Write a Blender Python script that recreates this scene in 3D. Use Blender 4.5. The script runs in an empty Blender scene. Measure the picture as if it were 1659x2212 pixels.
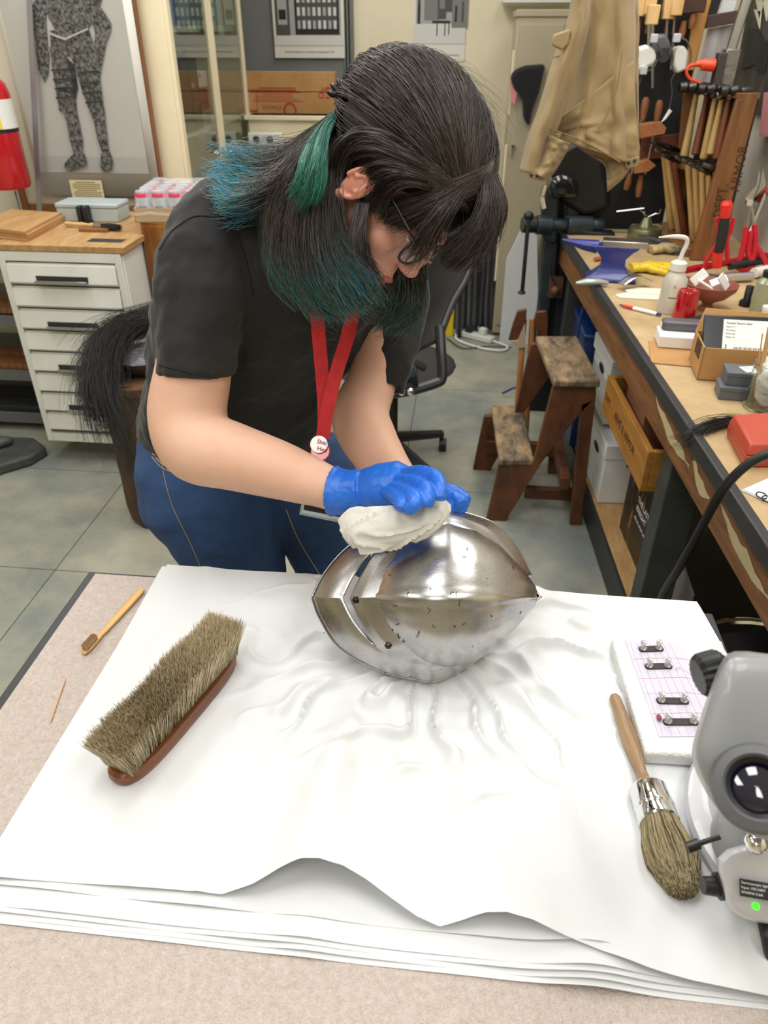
import bpy, math, random
import numpy as np
from mathutils import Vector as V, Matrix as MX, noise
from math import radians as R, sin, cos, pi
random.seed(7); np.random.seed(7)
SC=bpy.context.scene; COL=SC.collection

# ---------------- camera, light, exposure ----------------
F=1600.; TH=R(33.2); YW=R(6.0); CH=1.65
cd=bpy.data.cameras.new('camera'); cam=bpy.data.objects.new('camera',cd); COL.objects.link(cam)
cd.sensor_fit='VERTICAL'; cd.sensor_height=36; cd.lens=36*F/2212; cd.clip_start=.02; cd.clip_end=60
cd.dof.use_dof=True; cd.dof.focus_distance=1.08; cd.dof.aperture_fstop=7.5
cam.location=(0,0,CH); cam.rotation_euler=(pi/2-TH,0,YW); SC.camera=cam
W=bpy.data.worlds.new('world'); SC.world=W; W.use_nodes=True
W.node_tree.nodes['Background'].inputs[0].default_value=(.95,.97,1,1)
W.node_tree.nodes['Background'].inputs[1].default_value=.35
SC.view_settings.view_transform='Standard'; SC.view_settings.look='None'
SC.view_settings.exposure=-0.62; SC.view_settings.gamma=1; SC.view_settings.use_curve_mapping=False
def ceiling_lamp(x,y,p=22,sx=.5,sy=1.2):
    l=bpy.data.lights.new('ceiling_lamp_light','AREA'); l.shape='RECTANGLE'; l.size=sx; l.size_y=sy; l.energy=p; l.color=(1,.99,.975)
    o=bpy.data.objects.new('ceiling_lamp_light',l); COL.objects.link(o); o.location=(x,y,2.74)
for lx,ly in ((-1.6,.3),(-.35,-.9),(-.35,.9),(.75,.3),(-1.7,2.3),(-.4,2.7),(.75,2.2),(-.5,4.4),(-1.7,3.1),(.6,3.2)):
    ceiling_lamp(lx,ly,25 if ly<3 else 17)

# ---------------- helpers ----------------
def vec(px,py):
    x=(px-829.5)/F;y=-(py-1106)/F
    d=(x,cos(TH)+y*sin(TH),-sin(TH)+y*cos(TH)); c,s=cos(YW),sin(YW)
    return V((d[0]*c-d[1]*s,d[0]*s+d[1]*c,d[2]))
O=V((0,0,CH))
def D(px,py,zc): return O+vec(px,py)*zc
def Z(px,py,z): d=vec(px,py); return O+d*((z-CH)/d.z)
def Y(px,py,y): d=vec(px,py); return O+d*(y/d.y)
def X(px,py,x): d=vec(px,py); return O+d*(x/d.x)
def lin(h):
    h=h.lstrip('#'); c=[int(h[i:i+2],16)/255 for i in (0,2,4)]
    return tuple(v/12.92 if v<=.04045 else ((v+.055)/1.055)**2.4 for v in c)+(1,)
MATS={}
def M(name,c,rough=.6,metal=0,c2=None,sc=8,bump=0,bsc=60,stretch=(1,1,1),spec=.5,trans=0,alpha=1,emit=0,coat=0,detail=4,lo=.35,hi=.65,aniso=0,sheen=0,sss=0):
    if name in MATS: return MATS[name]
    m=bpy.data.materials.new(name); m.use_nodes=True; nt=m.node_tree; b=nt.nodes['Principled BSDF']; MATS[name]=m
    I=b.inputs; I['Base Color'].default_value=lin(c); I['Roughness'].default_value=rough; I['Metallic'].default_value=metal
    I['Specular IOR Level'].default_value=spec; I['Transmission Weight'].default_value=trans; I['Alpha'].default_value=alpha
    I['Coat Weight'].default_value=coat; I['Anisotropic'].default_value=aniso; I['Sheen Weight'].default_value=sheen
    if sss: I['Subsurface Weight'].default_value=sss; I['Subsurface Radius'].default_value=(.012,.005,.003); I['Subsurface Scale'].default_value=1
    if emit: I['Emission Color'].default_value=lin(c); I['Emission Strength'].default_value=emit
    if c2 or bump:
        tc=nt.nodes.new('ShaderNodeTexCoord'); mp=nt.nodes.new('ShaderNodeMapping'); mp.inputs['Scale'].default_value=stretch
        nt.links.new(tc.outputs['Object'],mp.inputs[0])
    if c2:
        n=nt.nodes.new('ShaderNodeTexNoise'); n.inputs['Scale'].default_value=sc; n.inputs['Detail'].default_value=detail; n.inputs['Roughness'].default_value=.65
        r=nt.nodes.new('ShaderNodeValToRGB'); r.color_ramp.elements[0].color=lin(c); r.color_ramp.elements[1].color=lin(c2)
        r.color_ramp.elements[0].position=lo; r.color_ramp.elements[1].position=hi
        nt.links.new(mp.outputs[0],n.inputs['Vector']); nt.links.new(n.outputs[0],r.inputs[0]); nt.links.new(r.outputs[0],I['Base Color'])
    if bump:
        n=nt.nodes.new('ShaderNodeTexNoise'); n.inputs['Scale'].default_value=bsc; n.inputs['Detail'].default_value=3
        bp=nt.nodes.new('ShaderNodeBump'); bp.inputs['Strength'].default_value=bump; bp.inputs['Distance'].default_value=.004
        nt.links.new(mp.outputs[0],n.inputs['Vector']); nt.links.new(n.outputs[0],bp.inputs['Height']); nt.links.new(bp.outputs[0],I['Normal'])
    return m
def MV(name,rough=.45,spec=.5,metal=0):        # colour comes from the strand's own colour attribute
    if name in MATS: return MATS[name]
    m=bpy.data.materials.new(name); m.use_nodes=True; nt=m.node_tree; b=nt.nodes['Principled BSDF']; MATS[name]=m
    a=nt.nodes.new('ShaderNodeAttribute'); a.attribute_name='Col'; nt.links.new(a.outputs['Color'],b.inputs['Base Color'])
    b.inputs['Roughness'].default_value=rough; b.inputs['Specular IOR Level'].default_value=spec; b.inputs['Metallic'].default_value=metal
    return m
def frame(z,up=V((0,0,1))):
    z=V(z).normalized(); x=up.cross(z)
    if x.length<1e-4: x=V((1,0,0)).cross(z)
    x.normalize(); y=z.cross(x); m=MX((x,y,z)).transposed(); return m.to_4x4()
def axes(o,x,y,z): 
    m=MX((V(x),V(y),V(z))).transposed().to_4x4(); m.translation=V(o); return m
class G:
    def __init__(s): s.v=[]; s.f=[]
    def add(s,vs,fs,m=None):
        k=len(s.v); s.v+=[tuple(m@V(p)) if m else tuple(p) for p in vs]; s.f+=[tuple(i+k for i in f) for f in fs]; return s
    def box(s,c,d,rz=0,m=None):
        cx,cy,cz=c; a,b,h=d[0]/2,d[1]/2,d[2]/2
        vs=[(x,y,z) for z in(-h,h) for y in(-b,b) for x in(-a,a)]
        t=MX.Translation((cx,cy,cz))@MX.Rotation(rz,4,'Z')
        if m: t=m@t
        return s.add(vs,[(0,2,3,1),(4,5,7,6),(0,1,5,4),(2,6,7,3),(0,4,6,2),(1,3,7,5)],t)
    def bb(s,a,b): return s.box([(a[i]+b[i])/2 for i in range(3)],[abs(b[i]-a[i]) for i in range(3)])
    def hexa(s,bot,top):
        return s.add(list(bot)+list(top),[(3,2,1,0),(4,5,6,7),(0,1,5,4),(1,2,6,5),(2,3,7,6),(3,0,4,7)])
    def rings(s,rs,cap=True,closed=True):
        n=len(rs[0]); vs=[p for r in rs for p in r]; fs=[]
        for i in range(len(rs)-1):
            for j in range(n if closed else n-1):
                k=(j+1)%n; fs.append((i*n+j,i*n+k,(i+1)*n+k,(i+1)*n+j))
        if cap and closed: fs.append(tuple(range(n))[::-1]); fs.append(tuple((len(rs)-1)*n+j for j in range(n)))
        return s.add(vs,fs)
    def tube(s,pts,r,n=10,cap=True,flat=1.0,up=None):
        pts=[V(p) for p in pts]; rs=[]; L=len(pts); r=r if isinstance(r,(list,tuple)) else [r]*L
        pt=None; nx=None
        for i,p in enumerate(pts):
            t=(pts[min(i+1,L-1)]-pts[max(i-1,0)]).normalized()
            if nx is None: nx=(up or V((0,0,1))).cross(t); nx=nx if nx.length>1e-3 else V((1,0,0)).cross(t); nx.normalize()
            nx=(nx-t*nx.dot(t)).normalized(); ny=t.cross(nx)
            rs.append([p+nx*(cos(2*pi*j/n)*r[i])+ny*(sin(2*pi*j/n)*r[i]*flat) for j in range(n)])
        return s.rings(rs,cap)
    def cyl(s,a,b,r,r2=None,n=20): return s.tube([a,b],[r,r if r2 is None else r2],n)
    def lathe(s,prof,n=24,m=None,cap=True):
        rs=[[((m or MX())@V((r*cos(2*pi*j/n),r*sin(2*pi*j/n),z))) for j in range(n)] for r,z in prof]
        return s.rings(rs,cap)
    def prism(s,poly,h,m=None):
        n=len(poly); vs=[(x,y,0) for x,y in poly]+[(x,y,h) for x,y in poly]
        return s.add(vs,[tuple(range(n))[::-1],tuple(range(n,2*n))]+[(i,(i+1)%n,n+(i+1)%n,n+i) for i in range(n)],m)
    def slab(s,pts,nrm):   # closed polygon of 3-d points given a thickness vector
        n=len(pts); nrm=V(nrm); vs=[V(p) for p in pts]+[V(p)+nrm for p in pts]
        return s.add(vs,[tuple(range(n))[::-1],tuple(range(n,2*n))]+[(i,(i+1)%n,n+(i+1)%n,n+i) for i in range(n)])
    def ell(s,c,r,m=None,nu=20,nv=12):
        if not isinstance(r,(list,tuple)): r=(r,r,r)
        rs=[]
        for i in range(nv+1):
            a=-pi/2+pi*i/nv; a=max(min(a,pi/2-.02),-pi/2+.02)
            rs.append([V((cos(a)*cos(2*pi*j/nu)*r[0],cos(a)*sin(2*pi*j/nu)*r[1],sin(a)*r[2])) for j in range(nu)])
        t=MX.Translation(V(c))
        if m: t=t@m.to_3x3().to_4x4()
        rs=[[t@p for p in q] for q in rs]; return s.rings(rs)
    def grid(s,P,nu,nv):
        vs=[P(i/(nu-1),j/(nv-1)) for j in range(nv) for i in range(nu)]
        return s.add(vs,[(j*nu+i,j*nu+i+1,(j+1)*nu+i+1,(j+1)*nu+i) for j in range(nv-1) for i in range(nu-1)])
def obj(name,g,mat,parent=None,bev=0,ang=35,solid=0,sub=0,offset=0,label=None,flat=False):
    me=bpy.data.meshes.new(name); me.from_pydata([tuple(p) for p in g.v],[],g.f); me.validate()
    if not flat:
        me.shade_smooth(); me.set_sharp_from_angle(angle=R(ang))
    o=bpy.data.objects.new(name,me); COL.objects.link(o)
    if mat: me.materials.append(mat)
    if parent: put(o,parent)
    if solid: q=o.modifiers.new('s','SOLIDIFY'); q.thickness=solid; q.offset=offset
    if bev: q=o.modifiers.new('b','BEVEL'); q.width=bev; q.segments=2; q.limit_method='ANGLE'; q.angle_limit=R(35); q.harden_normals=False
    if sub: q=o.modifiers.new('u','SUBSURF'); q.levels=sub; q.render_levels=sub
    if label: o['label']=label
    return o
def put(o,parent):
    o.parent=parent
    if parent.get('_w'): o.location=-parent.location
def blob(name,g,mat,parent=None,vox=.006,sm=6,disp=None,label=None,fac=.6):
    me=bpy.data.meshes.new(name); me.from_pydata([tuple(p) for p in g.v],[],g.f)
    o=bpy.data.objects.new(name,me); COL.objects.link(o); me.materials.append(mat)
    q=o.modifiers.new('r','REMESH'); q.mode='VOXEL'; q.voxel_size=vox; q.use_smooth_shade=True
    q=o.modifiers.new('s','SMOOTH'); q.iterations=sm; q.factor=fac
    for d in (disp or []):
        tx=bpy.data.textures.new('t','CLOUDS'); tx.noise_scale=d[1]; tx.noise_depth=2
        q=o.modifiers.new('d','DISPLACE'); q.texture=tx; q.strength=d[0]; q.mid_level=.5; q.texture_coords='LOCAL'
    if parent: put(o,parent)
    if label: o['label']=label
    return o
def tag(o,label=None,cat=None,group=None,kind=None):
    if label: o['label']=label
    if cat: o['category']=cat
    if group: o['group']=group
    if kind: o['kind']=kind
    return o
def thing(name,label,cat,loc=(0,0,0),rz=0,group=None,world=False,M4=None):
    o=bpy.data.objects.new(name,None); COL.objects.link(o); o.empty_display_size=.02
    if M4 is not None: o.matrix_world=M4
    else: o.location=V(loc); o.rotation_euler=(0,0,rz)
    if world: o['_w']=1
    return tag(o,label,cat,group)
def struct(name,g,mat,parent=None,**k):
    o=obj(name,g,mat,parent,**k); o['kind']='structure'; return o
def dup(root,loc=None,rz=None,label=None,M4=None):
    r=root.copy(); COL.objects.link(r)
    if M4 is not None: r.matrix_world=M4
    else:
        if loc is not None: r.location=V(loc)
        if rz is not None: r.rotation_euler=(0,0,rz)
    if label: r['label']=label
    for ch in list(root.children):
        c=ch.copy(); COL.objects.link(c); c.parent=r
        for gc in list(ch.children):
            e=gc.copy(); COL.objects.link(e); e.parent=c
    return r
def text(s,size,mat,parent,M4,name='lettering',thick=.0003,align='LEFT',sx=1,label=None,world=False):
    cu=bpy.data.curves.new(name,'FONT'); cu.body=s; cu.size=size; cu.extrude=thick; cu.align_x=align; cu.resolution_u=2
    to=bpy.data.objects.new('t',cu); COL.objects.link(to); bpy.context.view_layer.update()
    me=bpy.data.meshes.new_from_object(to.evaluated_get(bpy.context.evaluated_depsgraph_get()))
    bpy.data.objects.remove(to); me.materials.clear(); me.materials.append(mat)
    me.transform(M4@MX.Scale(sx,4,(1,0,0)))
    o=bpy.data.objects.new(name,me); COL.objects.link(o)
    if parent: put(o,parent)
    if label: o['label']=label
    return o
def strands(name,P,rad,cols,mat,parent=None,n=3):
    """P (N,K,3) polylines, rad (K,), cols (N,K,3) or (3,)"""
    P=np.asarray(P,float); N,K,_=P.shape
    T=np.gradient(P,axis=1); T/=np.linalg.norm(T,axis=2,keepdims=True)+1e-9
    ref=np.array([.31,.52,.79]); A=np.cross(T,ref); A/=np.linalg.norm(A,axis=2,keepdims=True)+1e-9; B=np.cross(T,A)
    rad=np.broadcast_to(np.asarray(rad,float),(N,K))
    an=np.arange(n)*2*pi/n
    Vt=P[:,:,None,:]+rad[:,:,None,None]*(A[:,:,None,:]*np.cos(an)[None,None,:,None]+B[:,:,None,:]*np.sin(an)[None,None,:,None])
    Vt=Vt.reshape(-1,3)
    idx=np.arange(N*K*n).reshape(N,K,n); a=idx[:,:-1,:]; b=idx[:,1:,:]; a2=np.roll(a,-1,2); b2=np.roll(b,-1,2)
    Q=np.stack([a,a2,b2,b],-1).reshape(-1,4)
    me=bpy.data.meshes.new(name); me.vertices.add(len(Vt)); me.vertices.foreach_set('co',Vt.ravel())
    me.loops.add(Q.size); me.loops.foreach_set('vertex_index',Q.ravel().astype(np.int32))
    me.polygons.add(len(Q)); me.polygons.foreach_set('loop_start',np.arange(0,Q.size,4,dtype=np.int32)); me.polygons.foreach_set('loop_total',np.full(len(Q),4,np.int32))
    me.update(); me.shade_smooth()
    c=np.broadcast_to(np.asarray(cols,float).reshape((-1,1,3) if np.ndim(cols)==2 else np.shape(cols)),(N,K,3)) if np.ndim(cols)>1 else np.broadcast_to(np.asarray(cols,float),(N,K,3))
    c4=np.ones((N,K,n,4)); c4[...,:3]=c[:,:,None,:]
    at=me.color_attributes.new('Col','FLOAT_COLOR','POINT'); at.data.foreach_set('color',c4.ravel())
    me.materials.append(mat); o=bpy.data.objects.new(name,me); COL.objects.link(o)
    if parent: put(o,parent)
    o['kind']='stuff'; return o
def cat(pts,n):   # Catmull-Rom through control points
    P=[V(p) for p in pts]; L=len(P); out=[]
    for i in range(n):
        t=i/(n-1)*(L-1); k=min(int(t),L-2); u=t-k
        p0=P[k-1] if k>0 else P[k]*2-P[k+1]; p1=P[k]; p2=P[k+1]; p3=P[k+2] if k+2<L else P[k+1]*2-P[k]
        out.append(.5*((2*p1)+(p2-p0)*u+(2*p0-5*p1+4*p2-p3)*u*u+(3*p1-p0-3*p2+p3)*u**3))
    return out
def bvh(o):
    from mathutils.bvhtree import BVHTree
    bpy.context.view_layer.update(); dg=bpy.context.evaluated_depsgraph_get(); e=o.evaluated_get(dg); me=e.to_mesh()
    mw=o.matrix_world; t=BVHTree.FromPolygons([mw@v.co for v in me.vertices],[tuple(p.vertices) for p in me.polygons]); e.to_mesh_clear(); return t
def hit(trees,px,py,out=.0):
    best=None; d=vec(px,py).normalized()
    for t in trees:
        r=t.ray_cast(O,d)
        if r[0] is not None and (best is None or r[3]<best[2]): best=(r[0],r[1],r[3])
    if best is None: return None,None
    n=best[1] if best[1].dot(d)<0 else -best[1]
    return best[0]+n*out,n
def itp(xs,ys,x): return float(np.interp(x,xs,ys))
def rr(w,h,r,n=5): # rounded rectangle outline
    out=[]
    for cx,cy,a in ((w/2-r,h/2-r,0),(-w/2+r,h/2-r,90),(-w/2+r,-h/2+r,180),(w/2-r,-h/2+r,270)):
        for i in range(n+1): t=R(a+90*i/n); out.append((cx+r*cos(t),cy+r*sin(t)))
    return out
# ---------------- materials used widely ----------------
m_floor=M('painted_concrete','7e8480',.5,0,'aaa795',1.6,.5,60,detail=12,lo=.40,hi=.60)
m_joint=M('floor_joint','565650',.9)
m_cream=M('cream_paint','efe3c2',.45,0,'e8dcba',3)
m_white=M('white_enamel','e4e6e0',.4,0,'d8dad2',5)
m_black=M('black_plastic','17181a',.42); m_dark=M('dark_grey','2a2c2e',.5)
m_steel=M('steel','b9b9b6',.28,1); m_dsteel=M('dark_steel','53524f',.38,1,'2f2e2d',20); m_iron=M('iron','3b3e40',.45,.6,'26282a',14,.3,60)
m_chrome=M('chrome','e8e8e8',.08,1)
def wood(n,a,b,st=(1,12,12),r=.5,sc=4,bump=.15): return M(n,a,r,0,b,sc,bump,30,stretch=st,detail=6)
m_oak=wood('oak','96623a','744527',(14,14,1)); m_ply=wood('plywood','bd9a6a','a37c4c',(12,2,12)); m_pale=wood('pale_wood','d8b57e','c29a5e',(8,8,1))
m_card=M('cardboard','b98d58',.8,0,'a97d49',6); m_paper=M('paper','eeeeea',.7); m_ink=M('ink','1b1b1d',.6); m_redink=M('red_ink','a83a26',.7)
# ---------------- the room ----------------
g=G(); g.bb((-3.2,-2.6,-.04),(1.6,5.4,-.006)); fl=struct('floor',g,m_joint)
xs=[-3.2,-2.63,-1.412,-.21,1.0,1.6]; ys=[-2.6,-1.1,.3,1.3,2.0,2.70,3.75,4.7,5.4]
for i in range(len(xs)-1):
    for j in range(len(ys)-1):
        g=G(); g.bb((xs[i]+.002,ys[j]+.002,-.03),(xs[i+1]-.002,ys[j+1]-.002,0)); obj('slab',g,m_floor,fl)
m_wall=M('wall_paint','ece2c6',.6,0,'e4d9ba',2)
g=G(); g.bb((-3.2,5.3,0),(1.6,5.4,2.8)); struct('wall_back',g,m_wall)
g=G(); g.bb((-3.3,-2.6,0),(-3.2,5.4,2.8)); struct('wall_left',g,m_wall)
g=G(); g.bb((1.6,-2.6,0),(1.7,5.4,2.8)); struct('wall_right',g,m_wall)
g=G(); g.bb((-3.2,-2.7,0),(1.6,-2.6,2.8)); struct('wall_front',g,m_wall)
g=G(); g.bb((-3.3,-2.7,2.8),(1.7,5.4,2.9)); struct('ceiling',g,M('ceiling_white','e8e8e4',.8))
g=G(); g.bb((-3.2,3.66,0),(-1.7,3.74,2.8)); struct('wall_partition',g,M('partition_paint','dcd7c6',.6,0,'cbc5b2',3))
for lx,ly in ((-1.6,.3),(-.35,-.9),(-.35,.9),(.75,.3),(-1.7,2.3),(-.4,2.7),(.75,2.2),(-.5,4.4)):
    t=thing('ceiling_light','white recessed fluorescent ceiling fixture over the workshop','lamp',(lx,ly,2.8),0,'ceiling lights out of frame')
    g=G(); g.box((0,.62,-.01),(.56,.02,.05)).box((0,-.62,-.01),(.56,.02,.05)).box((.27,0,-.01),(.02,1.22,.05)).box((-.27,0,-.01),(.02,1.22,.05)); obj('frame',g,m_white,t)
# grey steel door in the back wall
gd=M('door_grey','7d807e',.5,0,'767977',2)
g=G(); l=Y(500,60,5.3).x; r=Y(742,100,5.25).x
g.bb((l-.3,5.25,0),(r,5.29,2.1)); dr=struct('door_1',g,gd,bev=.003)
for a,b in ((0,.014),(.022,.012),(.044,.016)):
    g=G(); g.bb((r+a,5.24-a*.3,0),(r+a+b,5.299,2.15)); obj('door_frame',g,M('frame_grey','6d706e',.45),dr,bev=.002)
g=G(); g.cyl((r-.06,5.24,.98),(r-.06,5.18,.98),.012).tube([(r-.06,5.18,.98),(r-.16,5.18,.98)],.009); obj('door_handle',g,m_steel,dr)
# two photo posters
def sheet(name,c1,c2,y,th=.002):   # px corners top-left / bottom-right in plane Y
    a=Y(*c1,y); b=Y(*c2,y); return a.x,b.x,b.z,a.z
grey=[M('print_grey%d'%i,c,.6) for i,c in enumerate(('1e1e1e','4c4c4b','7b7b79','a9a9a5','d4d3ce'))]
def poster(label,px0,px1,pyb,y,rows,caption):
    a=Y(px0,pyb,y); b=Y(px1,pyb,y); h=.62; w=b.x-a.x
    t=thing('photo_poster',label,'poster',((a.x+b.x)/2,y,a.z),0,'photo posters at the back')
    g=G(); g.box((0,0,h/2),(w,.003,h)); obj('paper_sheet',g,M('poster_paper','e0ddd2',.5),t)
    g=G(); g.box((0,-.002,h/2+.05),(w*.92,.002,h-.1)); obj('photo_print',g,grey[3],t)
    for kq,(x,z,sx,sz,c) in enumerate(rows):
        g=G(); g.box((x*w/2,-.0035-.00012*kq,z),(sx*w,.002,sz)); obj('printed_shape',g,grey[c],t)
    for k,s in enumerate(caption): text(s,.0125,m_ink,t,axes((0,-.0025,.028-.016*k),(1,0,0),(0,0,1),(0,-1,0)),'caption',align='CENTER')
    return t
rows=[(-.72,.3,.2,.46,1),(-.72,.34,.13,.34,3),(-.72,.22,.1,.05,0),(.25,.27,.62,.3,0),(.25,.27,.56,.24,1),(.0,.09,.98,.05,4)]
for i in range(8):
    for j in range(4): rows.append((-.26+i*.145,.17+j*.065,.04,.042,4 if (i+j)%3 else 3))
poster('black and white photo poster of a glazed display case, on the grey door',595,745,125,5.225,rows,('Bashford installation of the collection, photographed in 1907',))
rows=[(0,.14,.98,.1,4),(-.3,.36,.3,.3,2),(.2,.4,.3,.3,1),(.75,.3,.3,.26,2),(.05,.2,.34,.012,0),(-.1,.165,.02,.07,0),(.2,.165,.02,.07,0),(.35,.17,.02,.07,0),(.07,.25,.16,.07,1),(.07,.29,.1,.05,2),(-.8,.25,.05,.12,0),(-.8,.31,.03,.04,1),(.6,.24,.04,.08,0),(.85,.25,.04,.1,1)]
poster('photo poster of a gallery hall with a small table, on the cream wall',892,1003,132,5.295,rows,('The "Hall of Princes," part of the comprehensive','gallery reinstallation of 1915'))
# low cream cabinet with the cardboard box on it
zt=Y(650,250,4.75).z
t=thing('low_cabinet','long cream painted cabinet under the flattened cardboard carton','cabinet',(-.79,4.99,0))
g=G(); g.box((0,.0,zt/2),(1.02,.46,zt)); obj('body',g,m_cream,t,bev=.006)
g=G(); g.box((0,-.01,zt-.012),(1.05,.5,.024)); obj('top_ledge',g,m_cream,t,bev=.004)
for k in(-1,1):
    g=G(); g.box((k*.25,-.235,zt/2-.03),(.47,.012,zt-.16)); d=obj('door',g,m_cream,t,bev=.003)
    g=G(); g.cyl((k*.05,-.25,zt*.6),(k*.05,-.27,zt*.6),.01,n=12); obj('handle',g,m_steel,d)
a=Y(500,250,4.9); b=Y(728,250,4.9); c=Y(728,160,4.9); w=b.x-a.x; h=c.z-b.z
t=thing('cardboard_carton','flat brown cardboard carton printed GP in red, upside down on the cream cabinet','box',((a.x+b.x)/2,4.9,zt))
g=G(); g.box((0,0,h*.26),(w,.09,h*.52)); obj('carton_body',g,m_card,t,bev=.002)
g=G(); g.box((0,.002,h*.77),(w,.085,h*.46)); obj('carton_flap',g,m_card,t,bev=.002)
fr=lambda x,z,y=-.0462: axes((x,y,z),(-1,0,0),(0,0,-1),(0,-1,0))
text('GP',.085,m_redink,t,fr(w/2-.01,h-.075),sx=.85)
for k in range(7): 
    g=G(); g.box((-.02-.01*(k%3),-.0455,h*.3+k*.0115),(.3-.04*(k%4),.001,.004)); obj('printed_line',g,m_redink,t)
for d in ((-w/2+.09,h*.32,.17,.11),):
    g=G(); g.box((d[0],-.046,d[1]+d[3]/2),(d[2],.001,.003)).box((d[0],-.046,d[1]-d[3]/2),(d[2],.001,.012)).box((d[0]+d[2]/2,-.046,d[1]),(.003,.001,d[3])); obj('printed_frame',g,m_redink,t)
g=G(); g.lathe([(.028,0),(.028,.001),(.04,.001),(.04,0)],24,axes((.05,-.046,.02),(1,0,0),(0,0,1),(0,-1,0)),cap=False); obj('printed_ring',g,m_redink,t)
text('IOVACHEL',.032,m_redink,t,fr(0,.045),sx=.8)
g=G(); a=Y(575,300,4.715); g.box((0,0,0),(.2,.07,.07)); o=obj('outlet_box',g,m_white,None,bev=.008); o.location=a; tag(o,'white outlet box behind the blue tips of the hair','outlet')
for x in(-.05,.03):
    g=G(); g.cyl((x,-.036,0),(x,-.0345,0),.02); k=obj('socket',g,m_dark,o)
# glass-front cabinet
xg=-1.33; y0,y1,ym=3.67,4.86,4.265
t=thing('glass_cabinet','tall cream cabinet with two glazed doors and stocked shelves','cabinet',(xg-.17,(y0+y1)/2,0),0,world=True)
g=G(); g.bb((xg-.36,y0,.0),(xg,y0+.03,2.3)).bb((xg-.36,y1-.03,0),(xg,y1,2.3)).bb((xg-.36,y0,0),(xg-.34,y1,2.3)).bb((xg-.36,y0,0),(xg,y1,.5)); obj('body',g,m_cream,t,bev=.003)
for z in (.82,1.2,1.63,2.0):
    g=G(); g.bb((xg-.34,y0+.03,z),(xg-.03,y1-.03,z+.028)); obj('shelf',g,M('shelf_green','d5dcc2',.5),t,bev=.002)
for a,b,hy in ((y0,ym,1),(ym,y1,-1)):
    g=G(); g.bb((xg,a+.002,.5),(xg+.02,a+.045,2.3)).bb((xg,b-.045,.5),(xg+.02,b-.002,2.3)).bb((xg,a,.5),(xg+.02,b,.56)).bb((xg,a,2.24),(xg+.02,b,2.3))
    d=obj('door',g,m_cream,t,bev=.003)
    g=G(); g.bb((xg+.006,a+.045,.56),(xg+.010,b-.045,2.24)); obj('glass_pane',g,M('cabinet_glass','eef4f0',.02,trans=1,spec=.5),d)
    yh=ym+(-.03 if hy>0 else .03); hz=1.09; g=G(); g.tube(cat([(xg+.02,yh,hz),(xg+.05,yh,hz),(xg+.055,yh+hy*-.06,hz+.01),(xg+.05,yh-hy*.09,hz+.03)],10),.006,8); obj('handle',g,m_chrome,d)
gp=M('gp_s','1f5f9e',.4); gt=M('teal_card','35806c',.5); gn=M('navy_plastic','1a2f7a',.4); gk=M('black_card','25282a',.5); gwc=M('white_card','dfe3df',.6)
def shelfbox(n,lab,mt,x,y,z,d,letter=None,cat_='box'):
    o=obj(n,G().box((0,0,d[2]/2),d),mt,None,bev=.002); o.location=(x,y,z); tag(o,lab,cat_,'supplies in the glass cabinet')
    if letter: text(letter,.03,m_paper if mt!=gwc else m_ink,o,axes((d[0]/2+.0006,-d[1]/2+.01,d[2]*.6),(0,1,0),(0,0,1),(1,0,0)))
shelfbox('binder_box','blue binder box on the top cabinet shelf',gp,xg-.12,3.85,1.658,(.2,.1,.2)); shelfbox('plastic_bin','pale clear bin beside the blue binder box',M('clear_bin','a9c6c9',.2,trans=.5),xg-.12,4.0,1.658,(.2,.16,.16),cat_='bin')
shelfbox('binder_box','pale teal tub on the top shelf behind the right-hand pane',M('pale_teal','8fb6b4',.4),xg-.12,4.45,1.658,(.2,.16,.24))
shelfbox('book_box','black printed box standing on the middle cabinet shelf',gk,xg-.12,3.82,1.228,(.22,.2,.33)); shelfbox('book_box','narrow black box with green lettering on the middle shelf',M('black2','2f3231',.5),xg-.12,4.0,1.228,(.22,.12,.3),'EX')
shelfbox('white_box','grey-white carton on the middle shelf by the middle stile',gwc,xg-.12,4.16,1.40,(.2,.14,.07),'lot'); shelfbox('red_box','brown-red carton under the grey-white one',M('brick','7d4b40',.6),xg-.12,4.15,1.3,(.2,.13,.09)); shelfbox('steel_box','grey tin under the brown-red carton',M('tin','85827a',.4),xg-.12,4.15,1.228,(.2,.13,.07),cat_='tin')
shelfbox('green_carton','green and white detergent carton on the lower shelf',gt,xg-.06,3.74,.85,(.08,.09,.28),'205'); shelfbox('blue_carton','blue carton beside the green detergent carton',gp,xg-.15,3.9,.95,(.1,.14,.1)); shelfbox('navy_carton','navy carton lying on the lower cabinet shelf',gn,xg-.1,4.03,.85,(.2,.22,.09),'VIS')
shelfbox('blue_tray','navy plastic tray behind the right-hand pane',gn,xg-.12,4.6,.85,(.2,.26,.1),cat_='tray')
for k in range(3): shelfbox('storage_bin',('tilted navy plastic bin at the cabinet bottom','navy plastic bin in the middle of the cabinet bottom','navy plastic bin at the far end of the cabinet bottom')[k],gn,xg-.14,3.86+k*.36,.51,(.26,.3,.2),cat_='bin')
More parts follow.
